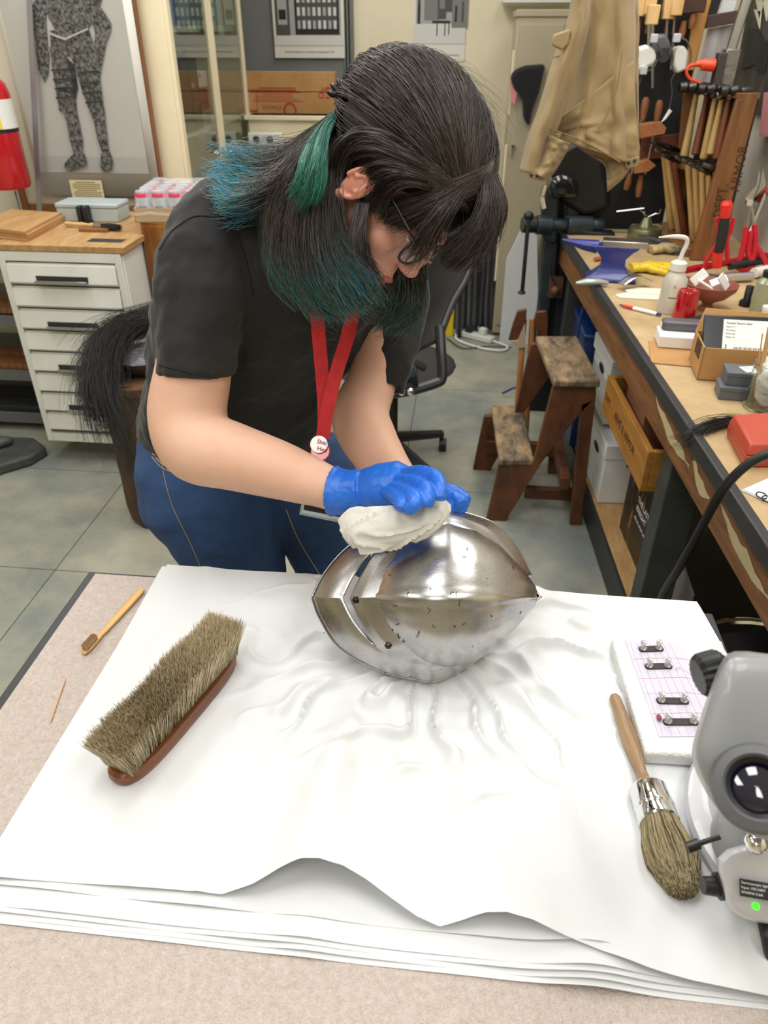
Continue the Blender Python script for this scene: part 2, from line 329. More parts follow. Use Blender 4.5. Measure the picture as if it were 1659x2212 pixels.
# armour poster on wood-framed board
a=Y(325,380,3.6); b=Y(88,380,3.6)
t=thing('framed_board','tall wooden frame around the armour poster behind the drawer cabinet','frame',(-1.74,3.63,.9))
x0,x1=Y(70,380,3.62).x-.06+1.74,-1.43+1.74
for n,q in (('frame_side',((x0-.03,-.015,.0),(x0,.025,1.3))),('frame_side',((x1-.025,-.015,0),(x1,.025,1.3))),('frame_rail',((x0,-.015,0),(x1-.025,.025,.035)))):
    g=G(); g.bb(*q); obj(n,g,m_oak,t,bev=.003)
g=G(); g.bb((x0,.0,.035),(x1-.025,.02,1.3)); obj('backing_board',g,M('board_cream','d9d4c2',.7,0,'c9c3ad',3),t)
pw=a.x-b.x; t=thing('armour_poster','black and white poster of a full suit of plate armour','poster',((a.x+b.x)/2,3.598,a.z-.03))
g=G(); g.grid(lambda u,v:(-pw/2-.02+u*(pw+.06),-.003-.004*sin(u*9)*(1-u),-.06+v*1.1),14,3); obj('poster_sheet',g,M('poster_white','dcdbd4',.5),t,solid=.001)
g=G(); g.box((0,-.008,.6),(pw,.002,1.12)); obj('photo_print',g,M('print_bg','b3b2ac',.6,0,'adaca6',2),t)
g=G(); g.box((0,-.0087,.075),(pw,.002,.07)); obj('photo_floor',g,M('print_fl','a5a5a0',.6),t)
arm=M('armour_print','7c7c78',.6,0,'1f1f1f',80,lo=.36,hi=.6,detail=8); armd=M('armour_print_dark','3a3a39',.6,0,'1c1c1c',30)
FK=[0]
def fig(pts,mt,nm,off=.001,cy=0):
    FK[0]+=1; off+=.00012*FK[0]
    P=[Y(x,y,3.588-off*4) for x,y in pts]; o_=t.location; g=G(); g.slab([p-o_ for p in P],(0,.002,0)); obj(nm,g,mt,t)
fig([(72,-40),(230,-40),(212,25),(190,62),(150,70),(118,62),(98,25)],arm,'armour_breastplate')
fig([(80,-20),(68,20),(70,60),(78,95),(92,110),(103,98),(100,60),(98,10)],arm,'armour_sleeve'); fig([(76,95),(82,148),(96,178),(104,160),(106,120),(100,90)],arm,'armour_gauntlet')
fig([(200,-20),(214,10),(240,50),(238,70),(226,100),(204,95),(205,70),(196,40)],arm,'armour_sleeve'); fig([(228,98),(218,150),(214,175),(196,180),(192,140),(198,92)],arm,'armour_gauntlet')
fig([(108,66),(190,60),(200,90),(188,120),(165,118),(140,120),(110,110)],arm,'armour_tasset')
fig([(106,100),(138,118),(150,150),(165,230),(128,240),(118,180)],arm,'armour_cuisse'); fig([(150,115),(198,95),(215,170),(224,240),(196,248),(178,200),(160,140)],arm,'armour_cuisse')
fig([(136,118),(160,140),(168,190),(160,228),(150,190)],armd,'armour_shadow',.0005)
fig([(130,230),(163,228),(168,255),(142,258)],arm,'armour_knee',.0015); fig([(192,240),(225,235),(226,262),(202,262)],arm,'armour_knee',.0015)
fig([(142,255),(168,252),(178,300),(178,335),(160,335),(150,300)],arm,'armour_greave'); fig([(202,260),(226,258),(235,330),(222,335),(210,300)],arm,'armour_greave')
fig([(160,330),(182,332),(188,355),(152,368),(138,362),(140,352)],arm,'armour_shoe',.0015); fig([(218,332),(238,330),(243,350),(240,367),(222,370),(216,358)],arm,'armour_shoe',.0015)
for k,(x0_,x1_,y_) in enumerate(((110,156,150),(114,160,170),(118,162,190),(120,164,210),(168,212,155),(172,216,178),(178,220,200),(184,222,220))):
    fig([(x0_,y_),(x1_,y_-3),(x1_,y_+1),(x0_,y_+4)],armd,'armour_lame_line',.002)
fig([(108,70),(140,82),(190,60),(190,64),(140,87),(108,75)],grey[3],'armour_belt',.002)
a=Y(150,388,3.59); b=Y(228,432,3.59)
t=thing('parchment_note','yellowed typed note pinned under the armour poster','note',((a.x+b.x)/2,3.585,b.z))
w=b.x-a.x; h=a.z-b.z; g=G(); g.box((0,0,h/2),(w,.002,h)); obj('note_sheet',g,M('parchment','dccf9f',.7),t)
for k in range(8): 
    g=G(); g.box((.004*(k%2),-.0015,h*.9-k*h*.1),(w*(.6 if k in(0,4) else .85),.001,.003)); obj('typed_line',g,M('faded_ink','7d7157',.7),t)
p0=Y(62,-10,3.56); p1=Y(85,462,3.5); d=(p1-p0)
g=G(); nx=d.cross(V((0,1,0))).normalized()*.012; g.slab([p0-nx-p1,p0+nx-p1,nx,-nx],(0,.003,0)); o=obj('straightedge',g,M('grey_metal','9b9ca3',.4,.7),None); o.location=p1; tag(o,'long grey metal straightedge leaning across the armour poster','ruler')
# fire extinguisher
e=Y(18,405,3.35); t=thing('fire_extinguisher','red fire extinguisher with a label band, cut by the left edge','extinguisher',(e.x,3.36,e.z))
m_red=M('red_enamel','b91422',.25,coat=.5); g=G(); g.lathe([(.0,0),(.088,0),(.094,.012),(.095,.36),(.085,.40),(.05,.435),(.03,.44),(.03,.46),(0,.46)],32); obj('cylinder_body',g,m_red,t)
g=G(); g.lathe([(.0958,.235),(.0958,.345)],32,cap=False); obj('label_band',g,M('label_white','e6e6e2',.5),t); g=G(); g.lathe([(.0962,.222),(.0962,.236)],32,cap=False); obj('black_band',g,m_black,t)
ry=MX.Rotation(0,4,'Z')
for k,ch in enumerate('ABC'):
    an=R(-62); text(ch,.024,m_ink,t,MX.Rotation(R(38),4,'Z')@axes((-.006,-.0985,.315-.032*k),(1,0,0),(0,0,1),(0,-1,0)))
g=G(); g.add([((.0962)*sin(R(40+dx))*1.016,-(.0962)*1.016*cos(R(40+dx)),z) for z in(.238,.342) for dx in(-2,10)],[(0,1,3,2)]); obj('yellow_stripe',g,M('yellow','e2d32b',.5),t)
g=G(); g.slab([(.0+.0,-.0965,.15),(.045,-.0965,.175),(.0,-.0965,.2),(-.045,-.0965,.175)],(0,-.0008,0)); obj('diamond_label',g,M('label_white','e6e6e2',.5),t); text('EN',.018,m_ink,t,axes((.003,-.0975,.169),(1,0,0),(0,0,1),(0,-1,0)))
g=G(); g.cyl((0,0,.46),(0,0,.5),.018).tube([(0,0,.5),(.05,-.02,.515),(.09,-.03,.49)],.008,8); obj('valve_handle',g,m_steel,t)
# drawer cabinet
yc=2.80; L_=Y(-2,545,yc).x; Rr=-1.307; zt=.925; zb=.1; w=Rr-L_; cx=(L_+Rr)/2
t=thing('drawer_cabinet','white metal cabinet with eight shallow drawers on a dark plinth','cabinet',(cx,yc,0))
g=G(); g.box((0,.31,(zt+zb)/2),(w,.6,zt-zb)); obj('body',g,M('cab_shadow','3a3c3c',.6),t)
g=G()
for s in(-1,1): g.box((s*(w/2-.012),-.004,(zt+zb)/2),(.026,.03,zt-zb)); g.box((s*(w/2+.001),.3,(zt+zb)/2),(.004,.6,zt-zb))
g.box((0,-.004,zt-.018),(w-.05,.029,.036)).box((0,-.004,zb+.02),(w-.05,.029,.04)); obj('frame',g,m_white,t,bev=.003)
g=G(); g.box((.03,.34,.05),(w-.08,.52,.1)); obj('plinth',g,M('plinth_grey','6c6a60',.6),t)
hh=(zt-zb-.09)/8
for k in range(8):
    zz=zt-.04-(k+1)*hh; dw=w-.056; g=G()
    pf=[(-.006,hh*.97),(-.006,hh*.97-.004),(-.018,hh*.92),(-.026,.016),(-.008,.004),(0,.004),(0,hh*.97)]
    g.rings([[(x,y-.004,zz+z) for y,z in pf] for x in (-dw/2,dw/2)]); d=obj('drawer',g,m_white,t,bev=.0015)
    if k%2==0:
        g=G(); g.box((.0,-.024,zz+hh*.36),(dw*.48,.012,.021)); obj('handle_recess',g,m_dark,d)
        g=G(); g.box((.0,-.036,zz+hh*.22),(dw*.48,.024,.004)).box((0,-.047,zz+hh*.255),(dw*.48,.003,.012)); obj('handle',g,m_steel,d,bev=.001)
g=G(); g.box((cx+.005,yc+.3,zt+.014),(w+.03,.64,.024)); o=obj('plywood_counter',g,m_ply,None,bev=.002); tag(o,'plywood top board lying on the white drawer cabinet','board')
zt+=.026
# stack of ply offcuts
P0=Z(68,524,zt); base=Z(150,478,zt+.04)
for k in range(4):
    pts=[Z(-60,508,zt),Z(62,523,zt),Z(143,478,zt),Z(30,470,zt)]
    c=sum(pts,V())/4; g=G(); s=1-.012*k
    g.slab([ (p-c)*s+V((.004*((k*7)%3-1),.003*((k*5)%3-1),0)) for p in pts],(0,0,.0085)); o=obj('plywood_offcut',g,m_ply if k==3 else M('ply_layer','c79b6a',.7,0,'a8794a',3,stretch=(1,1,40)),None); o.location=V((c.x,c.y,zt+k*.0095))
    tag(o,('lowest','second','third','topmost')[k]+' square plywood offcut of the stack at the left edge','board','plywood offcuts')
def at(px,py,z=zt): return Z(px,py,z)
p=at(195,478); t=thing('steel_cash_box','pale blue-grey steel box with a lid behind the brush','box',(p.x,p.y+.05,zt),0)
sb=M('blue_grey_enamel','a9b6b8',.35); g=G(); g.box((0,0,.027),(.27,.13,.054)); obj('body',g,sb,t,bev=.005); g=G(); g.box((0,0,.064),(.275,.135,.02)); obj('lid',g,sb,t,bev=.006)
p=at(190,480); t=thing('clamp_block','black slotted metal block in front of the steel box','block',(p.x,p.y-.02,zt)); g=G(); g.box((-.014,0,.035),(.018,.04,.07)).box((.014,0,.035),(.018,.04,.07)).box((0,.005,.035),(.012,.03,.06)); obj('block_body',g,m_iron,t,bev=.003)
g=G(); g.box((0,0,.004),(.05,.05,.008)); obj('foot_plate',g,m_iron,t)
def paintbrush(name,label,a,b,r,hm,bm,ferr=True,lay=.62):
    a,b=V(a),V(b); L=(b-a).length; m=frame(b-a); m.translation=a
    t=thing(name,label,'brush',a,M4=m); pr=[(0,0),(r*.55,0),(r*.75,L*.03),(r*.62,L*.2),(r*.8,L*.33),(r*.55,L*.46),(r*.9,L*.53),(r*.9,L*lay)]
    obj('handle',G().lathe(pr,20),hm,t)
    obj('ferrule',G().lathe([(r,L*lay-L*.05),(r*1.02,L*lay),(r,L*lay+L*.04),(r*1.05,L*lay+L*.1)],20),m_steel,t)
    return t,L
p=at(142,490); q=at(255,500); p.z+=.014; q.z+=.016
t,L=paintbrush('round_brush','small round brush with a pale turned handle lying on the drawer cabinet top',p,q,.012,m_pale,None)
N=700; a=np.random.rand(N)*2*pi; r=np.sqrt(np.random.rand(N))*.011; P=np.zeros((N,3,3)); 
for k,(f,zz) in enumerate(((1,.7),(1.3,.86),(1.1,1.02))): P[:,k,0]=np.cos(a)*r*f; P[:,k,1]=np.sin(a)*r*f; P[:,k,2]=L*zz*(1+.03*np.random.randn(N)*(k==2))
strands('bristles',P,[.0007,.0007,.0003],lin('3a4038')[:3],MV('strand'),t)
for px,py,d,lab,mt,nm in ((205,500,(.12,.035,.012),'small reddish wood strip under the brush ferrule',m_oak,'wood_strip'),(230,520,(.14,.05,.002),'thin dark steel plate at the cabinet top edge',m_dark,'steel_plate'),(120,470,(.1,.05,.014),'pinkish wood block left of the steel box',M('pink_wood','b5835e',.6),'wood_block')):
    p=at(px,py); g=G(); g.box((0,0,d[2]/2),d); o=obj(nm,g,mt,None,bev=.001); o.location=p; tag(o,lab,'block')
g=G(); g.tube([(0,0,0),(-.03,.05,.09)],.003,6); o=obj('steel_rod',g,m_dark,None); o.location=at(46,466); o.location.z+=.002; tag(o,'thin dark rod standing at the left edge behind the plywood','rod')
# brown wooden cabinet with the tray of cans
zc=Y(260,480,3.0).z; t=thing('wooden_cabinet','tall varnished wooden cabinet beside the white drawers','cabinet',(-1.07,3.22,0)); 
m_cabw=wood('varnished_wood','a9702f','6f4117',(3,3,.25),.35,5,.05)
g=G(); g.box((0,.0,zc/2),(.46,.44,zc-.002)); obj('body',g,m_cabw,t,bev=.004)
g=G(); g.box((0,-.225,zc/2),(.45,.012,zc-.02)); obj('front_panel',g,m_cabw,t,bev=.002)
p=Y(320,455,3.02); tr=thing('can_tray','cardboard tray under the shrink-wrapped cans','tray',(-1.13,3.14,zc),R(6))
g=G(); W_,H_=.40,.25
for q in(((-W_/2,-H_/2,0),(W_/2,H_/2,.004)),((-W_/2,-H_/2,0),(W_/2,-H_/2+.004,.055)),((-W_/2,H_/2-.004,0),(W_/2,H_/2,.055)),((-W_/2,-H_/2,0),(-W_/2+.004,H_/2,.055)),((W_/2-.004,-H_/2,0),(W_/2,H_/2,.055))): g.bb(*q)
obj('tray_board',g,M('tray_card','b89c78',.6),tr)
cn=thing('drink_can','pink-topped silver drink can under shrink wrap in the tray','can',(0,0,0),0,'drink cans in the tray')
obj('can_body',G().lathe([(.022,0),(.029,.006),(.029,.095),(.024,.108),(.024,.11),(.0,.108)],18),M('can_silver','c9cdd6',.3,.5),cn)
obj('can_band',G().lathe([(.0293,.088),(.0293,.097),(.0262,.104)],18,cap=False),M('can_pink','cf3f63',.35),cn)
text('UNTI',.018,M('can_navy','2d3a66',.5),cn,axes((-.02,-.0297,.045),(1,0,0),(0,0,1),(0,-1,0)),sx=1.0)
mt=MX.Translation(tr.location)@MX.Rotation(R(6),4,'Z')
for i in range(6):
    for j in range(4):
        p=mt@V((-.165+i*.066,-.093+j*.062,.005))
        if i+j==0: cn.location=p; cn.rotation_euler=(0,0,R(6))
        else: dup(cn,p,R(6))['label']='pink-topped silver drink can, '+('front row','second row','third row','back row')[j]+', '+('leftmost','second from left','third from left','fourth from left','fifth from left','rightmost')[i]
cn['label']='pink-topped silver drink can, front row, leftmost'
def wrapf(u,v):
    x=(u-.5)*1.02*W_; y=(v-.5)*1.02*H_; e=min(u,1-u,v,1-v); z=.03+min(1,e/.09)*.1+noise.noise(V((x*25,y*25,0)))*.006
    return mt@V((x,y,z))-tr.location
g=G(); g.grid(wrapf,40,30); o=obj('shrink_wrap',g,M('shrink_wrap','f4f6fa',.12,trans=.0,alpha=.28,bump=.8,bsc=40),None); o.location=tr.location; tag(o,'clear crinkled shrink wrap over the tray of cans','wrap')
g=G(); g.grid(lambda u,v:V((.16+.17*u,.04+.12*v,.07+.09*sin(u*2.2)+.02*noise.noise(V((u*4,v*4,1))))),16,12); o=obj('plastic_bag',g,MATS['shrink_wrap'],None); o.location=tr.location; tag(o,'loose clear plastic gathered at the end of the can tray','bag')
# shelving rack at far left
t=thing('shelving_rack','dark steel shelving rack at the left edge beyond the drawer cabinet','shelf',(-2.25,3.3,0)); 
for k,z in enumerate((.08,.3,.56,.80)):
    g=G(); g.box((0,0,z),(.8,.5,.012)).box((0,-.25,z-.01),(.8,.012,.05)); obj('shelf_board',g,M('rack_grey','74787a',.5,.3) if k!=2 else M('rack_grey','74787a',.5),t)
for x in (-.4,.4):
    for y in(-.24,.24): obj('upright',G().box((x,y,.47),(.035,.035,.94)),m_dark,t)
for k,(z,mt,lab) in enumerate(((.31,m_oak,'reddish planks lying on the low rack shelf'),(.575,m_oak,'orange-brown planks on the middle rack shelf'),(.815,m_oak,'orange-brown planks on the upper rack shelf'),(.095,m_dark,'dark bars on the bottom rack shelf'))):
    for j in range(2):
        g=G(); g.box((0,0,.012),(.66,.1,.024)); o=obj('stored_plank',g,mt,None,bev=.002); o.location=(-2.22+.02*j,3.12+.14*j,z); tag(o,lab+(', front one' if j==0 else ', back one'),'plank','planks on the rack')
# cast iron machine foot
c=Z(20,985,0); t=thing('machine_base','grey cast-iron machine base on the floor at the left edge','machine',(c.x-.12,c.y-.1,0))
g=G(); g.slab([(-.3,-.45,0),(.06,-.3,0),(.13,-.24,0),(.13,-.12,0),(.27,.02,0),(.3,.12,0),(.2,.2,0),(-.3,.2,0)],(0,0,.05)); obj('base_plate',g,M('cast_iron','5b5d5b',.6,.3,'474948',12,.3),t,bev=.012)
g=G(); g.slab([(-.3,-.1,.05),(0,-.0,.05),(.1,.05,.05),(.16,.12,.05),(-.3,.16,.05)],(0,0,.05)); obj('raised_boss',g,MATS['cast_iron'],t,bev=.02)
g=G(); g.cyl((-.05,.05,.1),(-.05,.05,.7),.04,.03); obj('column',g,MATS['cast_iron'],t)
# stump with pitch bowl, horsehair and rod
t=thing('tree_stump','charred log stump banded with old bark, under the pitch bowl','stump',(-1.155,2.42,0)); zs=.60
g=G(); rs=[]
for k in range(10):
    z=zs*k/9; n=36; rs.append([(cos(2*pi*j/n)*rad,sin(2*pi*j/n)*rad,z) for j in range(n) for rad in [(.135+.012*noise.noise(V((cos(2*pi*j/n)*2,sin(2*pi*j/n)*2,z*2)))+.006*noise.noise(V((j*.9,z*6,3)))-(.01 if k in(0,9) else 0))]])
g.rings(rs); obj('log_body',g,M('charred_bark','2f2b27',.75,0,'7d4f2b',5,.6,25,stretch=(1,1,.35),detail=8,lo=.45,hi=.68),t)
b=G(); b.lathe([(.128,zs-.05),(.137,zs-.01),(.12,zs+.002),(0,zs+.004)],36,cap=False); obj('worn_rim',b,M('worn_rim','8a6038',.7,0,'3c2c1f',9,.4,30),t)
t=thing('pitch_bowl','dark iron bowl heaped with cracked black pitch on the stump','bowl',(-1.12,2.43,zs+.005))
obj('bowl',G().lathe([(.03,0),(.07,.008),(.1,.03),(.118,.06),(.118,.066),(.108,.062)],32),M('brown_iron','3d2c27',.5,.4),t)
g=G(); n=40; rs=[[(cos(2*pi*j/n)*r_,sin(2*pi*j/n)*r_,.058+.03*(1-(r_/.112)**2)+(.008*noise.noise(V((cos(2*pi*j/n)*r_*60,sin(2*pi*j/n)*r_*60,1))))) for j in range(n)] for r_ in (.11,.1,.09,.075,.06,.045,.03,.015,.003)]; g.rings(rs[::-1]); obj('pitch',g,M('pitch','3a3a3d',.35,0,'5b5b5e',30,1,60),t)
def hank(name,label,gd,N,sp,col,rad,parent=None,K=12,jit=.15):
    c=cat(gd,K); base=c[0]; t=thing(name,label,'horsehair',base,world=True)
    C=np.array([list(p) for p in c]); P=np.zeros((N,K,3)); off=np.random.randn(N,1,3); s=np.linspace(0,1,K)[None,:,None]
    sp_=np.interp(np.linspace(0,1,K),[0,.4,1],sp)[None,:,None]; wave=np.sin(s*6+np.random.rand(N,1,1)*6)*sp_*.25*np.random.randn(N,1,3)
    sc=1-jit*np.random.rand(N,1); ts=np.linspace(0,1,K)[None,:]*sc
    for d in range(3): P[:,:,d]=np.interp(ts.ravel(),np.linspace(0,1,K),C[:,d]).reshape(N,K)
    P+=off*sp_+wave; cc=np.clip(np.array(col)[None,:]*(.6+.8*np.random.rand(N,1)),0,1)
    strands('hair_strands',P,np.linspace(rad,rad*.5,K),np.repeat(cc[:,None,:],K,1),MV('hair_strand',.35),t); return t
hank('horsehair_hank','long black horsehair hank draped over the stump and hanging down',[D(400,680,2.75),D(330,688,2.72),D(265,712,2.66),D(222,765,2.58),D(212,850,2.5),D(238,935,2.46)],2600,(.02,.018,.036),(.012,.011,.010),.0009,jit=.45)
p=Z(240,805,zs+.012); q=Z(345,795,zs+.012); g=G(); g.tube([V((0,0,0)),q-p],.005,8); o=obj('steel_bar',g,m_steel,None); o.location=p; tag(o,'thin bright steel bar lying on the stump in front of the bowl','rod')
# ---------------- work table ----------------
TX0,TX1,TY0,TY1,TT=-.606,.425,-.12,.945,.872
t=thing('work_table','work table with a black edge in the foreground','table',(-.09,.41,0)); ox,oy=-.09,.41
m_tb=M('black_laminate','232426',.45,0,'2d2e30',12)
g=G(); g.bb((TX0-ox,TY0-oy,TT-.05),(TX1-ox,TY1-oy,TT)); obj('tabletop',g,m_tb,t,bev=.002)
for x in (TX0+.05,TX1-.05):
    for y in (TY0+.08,TY1-.08): obj('leg',G().box((x-ox,y-oy,(TT-.05)/2),(.045,.045,TT-.05)),m_iron,t,bev=.003)
g=G(); g.bb((TX0+.018-ox,TY0-oy,TT),(TX1-.018-ox,TY1-.012-oy,TT+.007)); g.v=[(x+ox,y+oy,z) for x,y,z in g.v]
m_foam=M('pink_foam','d0c4bc',.55,0,'bdaea4',160,.9,420,lo=.3,hi=.7)
o=obj('foam_liner',g,m_foam,None,bev=.001); tag(o,'pinkish-white closed-cell foam sheet lining the black-edged table','foam sheet')
ZT=TT+.0075
# ---------------- tissue paper ----------------
m_tis=M('tissue','dcdedf',.75,0,'d6d8d9',3,.1,90); 
FE=[(-60,1893),(120,1903),(250,1911),(380,1922),(480,1933),(545,1912),(600,1884),(650,1862),(690,1856),(740,1868),(790,1897),(850,1942),(900,1978),(950,2002),(1000,1990),(1050,1974),(1095,1970),(1150,1985),(1220,2020),(1300,2055),(1400,2090),(1500,2117),(1659,2150),(1800,2180)]
def edge_h(px): return itp([-60,480,690,950,1095,1250,1800],[.003,.004,.045,.006,.026,.012,.008],px)
FP=[Z(px,py,ZT+.006+edge_h(px)) for px,py in FE]
fxs=[p.x for p in FP]
def front(x): 
    return itp(fxs,[p.y for p in FP],x), itp(fxs,[p.z for p in FP],x)
xL0,xR0=Z(352,1243,ZT).x,Z(1500,1300,ZT).x   # far corners
hc_=Z(940,1400,ZT)
def top_sheet(u,v):
    # u across, v from near edge (0) to far edge (1)
    xn=-.52+u*(.56+.52) if True else 0
    x=xn if False else (1-v)*(-.475+u*(.475+.46))+v*(xL0+.0+u*(xR0-xL0))
    fy,fz=front(x); 
    ff=.962-.01*u+.0; y=fy+(ff-fy)*v
    lift=(fz-(ZT+.006))*max(0,1-v/.45)**1.6
    z=ZT+.0055+lift
    d=math.hypot(x-hc_.x,(y-hc_.y+.02)*1.1)
    # radiating creases around the helmet, broad soft folds elsewhere
    a=math.atan2(y-hc_.y,x-hc_.x); w=math.exp(-((d-.15)/.11)**2)
    cr=math.exp(-(noise.noise(V((a*3.2+noise.noise(V((x*14,y*14,0))),d*7,2.1)))/.13)**2)
    z+=.017*w*max(0,cr)+.007*w*noise.noise(V((x*38,y*38,.3)))
    z+=.0065*math.exp(-(noise.noise(V((x*5+.3*noise.noise(V((x*12,y*12,3))),y*3.2,7.)))/.11)**2)*(.3+.7*max(0,1-d/.5))
    z+=.003*noise.noise(V((x*9,y*5,1.7)))
    for fx,dir_,amp in ((-.12,.12,.016),(.04,-.05,.013),(.13,-.25,.010)):
        q=x-(fx+dir_*(y-.6)); z+=amp*math.exp(-(q/.026)**2)*math.exp(-((y-.56)/.14)**2)
    if d<.125: z-=.003*(1-d/.125)
    return V((x,y,max(z,ZT+.0045)))
t0=V((-.05,.65,ZT+.0045))
g=G(); NU,NV=300,270; g.grid(lambda u,v:top_sheet(u,v)-t0,NU,NV); o=obj('tissue_sheet',g,m_tis,None,ang=80); o.location=t0
tag(o,'topmost white tissue sheet, creased round the helmet with a lifted wavy front edge','tissue paper','stacked tissue sheets')
LE=[(-60,1945),(250,1965),(480,1985),(680,2012),(830,2025),(1000,2045),(1150,2035),(1300,2078),(1450,2120),(1659,2168),(1800,2195)]
names=['second sheet from the top of the stack','third sheet from the top','fourth sheet down','fifth sheet down','lowest sheet, lying on the foam']
for k in range(5):
    fy=.382-.0052*k-(.016 if k==0 else 0)*-1
    def fn(u,v,k=k,fy=fy):
        x=-.472-.004*k+u*(.94+.006*k); y=fy+(.958-.0*k-fy)*v-.002*k*v
        xx=x; hump=.018*math.exp(-((x-.165)/.045)**2)+.005*math.exp(-((x+.12)/.03)**2)*(1 if k%2 else .6)
        z=ZT+.0004+.0009*(4-k)*1.0+(hump+.002*noise.noise(V((x*9,k*3.1,0))))*max(0,1-v/.28)**2*(1-.13*k)+(.0035*(5-k)/5*max(0,1-v/.08)*abs(noise.noise(V((x*6,k*1.7,5))))*2)
        y-=.02*math.exp(-((x-.27)/.1)**2)*(1-v)*0
        xs_=x if v<1 else x
        x=(1-v)*x+v*(xL0-.008+.001*k+u*(xR0-xL0+.01))
        return V((x,y,z))-t0
    g=G(); g.grid(fn,90,30); o=obj('tissue_sheet',g,m_tis,None,ang=80); o.location=t0; tag(o,'white tissue, '+names[k],'tissue paper','stacked tissue sheets')
# ---------------- helmet ----------------
c_=D(920,1290,1.055); H0=V((c_.x,c_.y-.04,ZT+.01))
elev=R(50); cy,sy=cos(YW),sin(YW)
e1=V((cy,sy,0)); fwd=V((-sy,cy,0)); e2=fwd*sin(elev)+V((0,0,1))*cos(elev); e3=-fwd*cos(elev)+V((0,0,1))*sin(elev)
HS=1517.
def hp(px,py,w):      # real local size: picture offsets turned to metres on the rim plane, then raised by w
    return D(px,py,1.055+(1290-py)/HS*.289-w*.957)-H0
hel=thing('steel_helmet','polished steel helmet with a medial ridge and chevron sight slit, lying on the tissue','helmet',H0)
m_hel=bpy.data.materials.new('polished_helmet_steel'); m_hel.use_nodes=True; nt=m_hel.node_tree; b=nt.nodes['Principled BSDF']
b.inputs['Metallic'].default_value=1; b.inputs['Roughness'].default_value=.27
tc=nt.nodes.new('ShaderNodeTexCoord'); nn=nt.nodes.new
def noi(sc,det,st=None,rough=.6):
    n=nn('ShaderNodeTexNoise'); n.inputs['Scale'].default_value=sc; n.inputs['Detail'].default_value=det; n.inputs['Roughness'].default_value=rough
    if st: mp=nn('ShaderNodeMapping'); mp.inputs['Scale'].default_value=st; mp.inputs['Rotation'].default_value=(0,0,.3); nt.links.new(tc.outputs['Object'],mp.inputs[0]); nt.links.new(mp.outputs[0],n.inputs['Vector'])
    else: nt.links.new(tc.outputs['Object'],n.inputs['Vector'])
    return n
def ramp(src,a,ca,b_,cb):
    r=nn('ShaderNodeValToRGB'); r.color_ramp.elements[0].position=a; r.color_ramp.elements[0].color=ca; r.color_ramp.elements[1].position=b_; r.color_ramp.elements[1].color=cb; nt.links.new(src,r.inputs[0]); return r
n1=noi(7,5); r1=ramp(n1.outputs[0],.35,(.40,.395,.385,1),.68,(.56,.55,.535,1))
n2=noi(95,2); r2=ramp(n2.outputs[0],.275,(.12,.1,.09,1),.30,(1,1,1,1))
n4=noi(6,2); r4=ramp(n4.outputs[0],.5,(1,1,1,1),.56,(0,0,0,1))
mxp=nn('ShaderNodeMixRGB'); mxp.blend_type='LIGHTEN'; mxp.inputs[0].default_value=1; nt.links.new(r2.outputs[0],mxp.inputs[1]); nt.links.new(r4.outputs[0],mxp.inputs[2])
mx=nn('ShaderNodeMixRGB'); mx.blend_type='MULTIPLY'; mx.inputs[0].default_value=1; nt.links.new(r1.outputs[0],mx.inputs[1]); nt.links.new(mxp.outputs[0],mx.inputs[2]); nt.links.new(mx.outputs[0],b.inputs['Base Color'])
n3=noi(60,3,(1,14,14)); mr=nn('ShaderNodeMapRange'); mr.inputs[3].default_value=.2; mr.inputs[4].default_value=.36; nt.links.new(n3.outputs[0],mr.inputs[0]); nt.links.new(mr.outputs[0],b.inputs['Roughness'])
bp=nn('ShaderNodeBump'); bp.inputs['Strength'].default_value=.25; bp.inputs['Distance'].default_value=.002; nt.links.new(noi(14,4).outputs[0],bp.inputs['Height']); nt.links.new(bp.outputs[0],b.inputs['Normal'])
def crv(u,l,n):   # upper and lower point lists sharing the ridge point -> n samples, s from -1 (lower end) to 1 (upper end)
    P=[(x,y) for x,y in l[::-1]]+[(x,y) for x,y in u[1:]]
    k=len(l)-1; m=n//2
    lo=cat([V((x,y,0)) for x,y in l],m+1)[::-1]; up=cat([V((x,y,0)) for x,y in u],m+1)
    return [(p.x,p.y) for p in lo]+[(p.x,p.y) for p in up[1:]]
NS=97
CV=[ (crv([(675,1290),(703,1237),(752,1183),(820,1142),(895,1112),(960,1101),(1060,1128),(1112,1178),(1148,1245)],[(675,1290),(692,1335),(735,1398),(820,1446),(895,1465),(945,1468),(1000,1442),(1050,1408)],NS),.0),
 (crv([(741,1293),(768,1240),(806,1194),(852,1158),(905,1132),(965,1114),(1045,1140),(1092,1186),(1130,1248)],[(741,1293),(768,1345),(806,1388),(850,1424),(905,1440),(945,1444),(992,1424),(1035,1398)],NS),.030),
 (crv([(757,1292),(781,1243),(809,1197),(860,1166),(912,1140),(968,1120),(1040,1146),(1084,1190),(1120,1248)],[(757,1293),(782,1345),(811,1391),(856,1418),(908,1432),(948,1436),(988,1420),(1030,1395)],NS),.036),
 (crv([(781,1291),(806,1241),(843,1190),(880,1172),(920,1152),(970,1132),(1034,1154),(1075,1194),(1108,1246)],[(781,1292),(803,1345),(838,1393),(866,1410),(910,1424),(950,1428),(985,1414),(1022,1392)],NS),.046),
 (crv([(830,1290),(852,1240),(885,1205),(905,1190),(935,1172),(975,1158),(1022,1168),(1060,1200),(1090,1246)],[(830,1290),(850,1340),(885,1375),(905,1392),(935,1402),(960,1406),(985,1398),(1012,1384)],NS),.06) ]
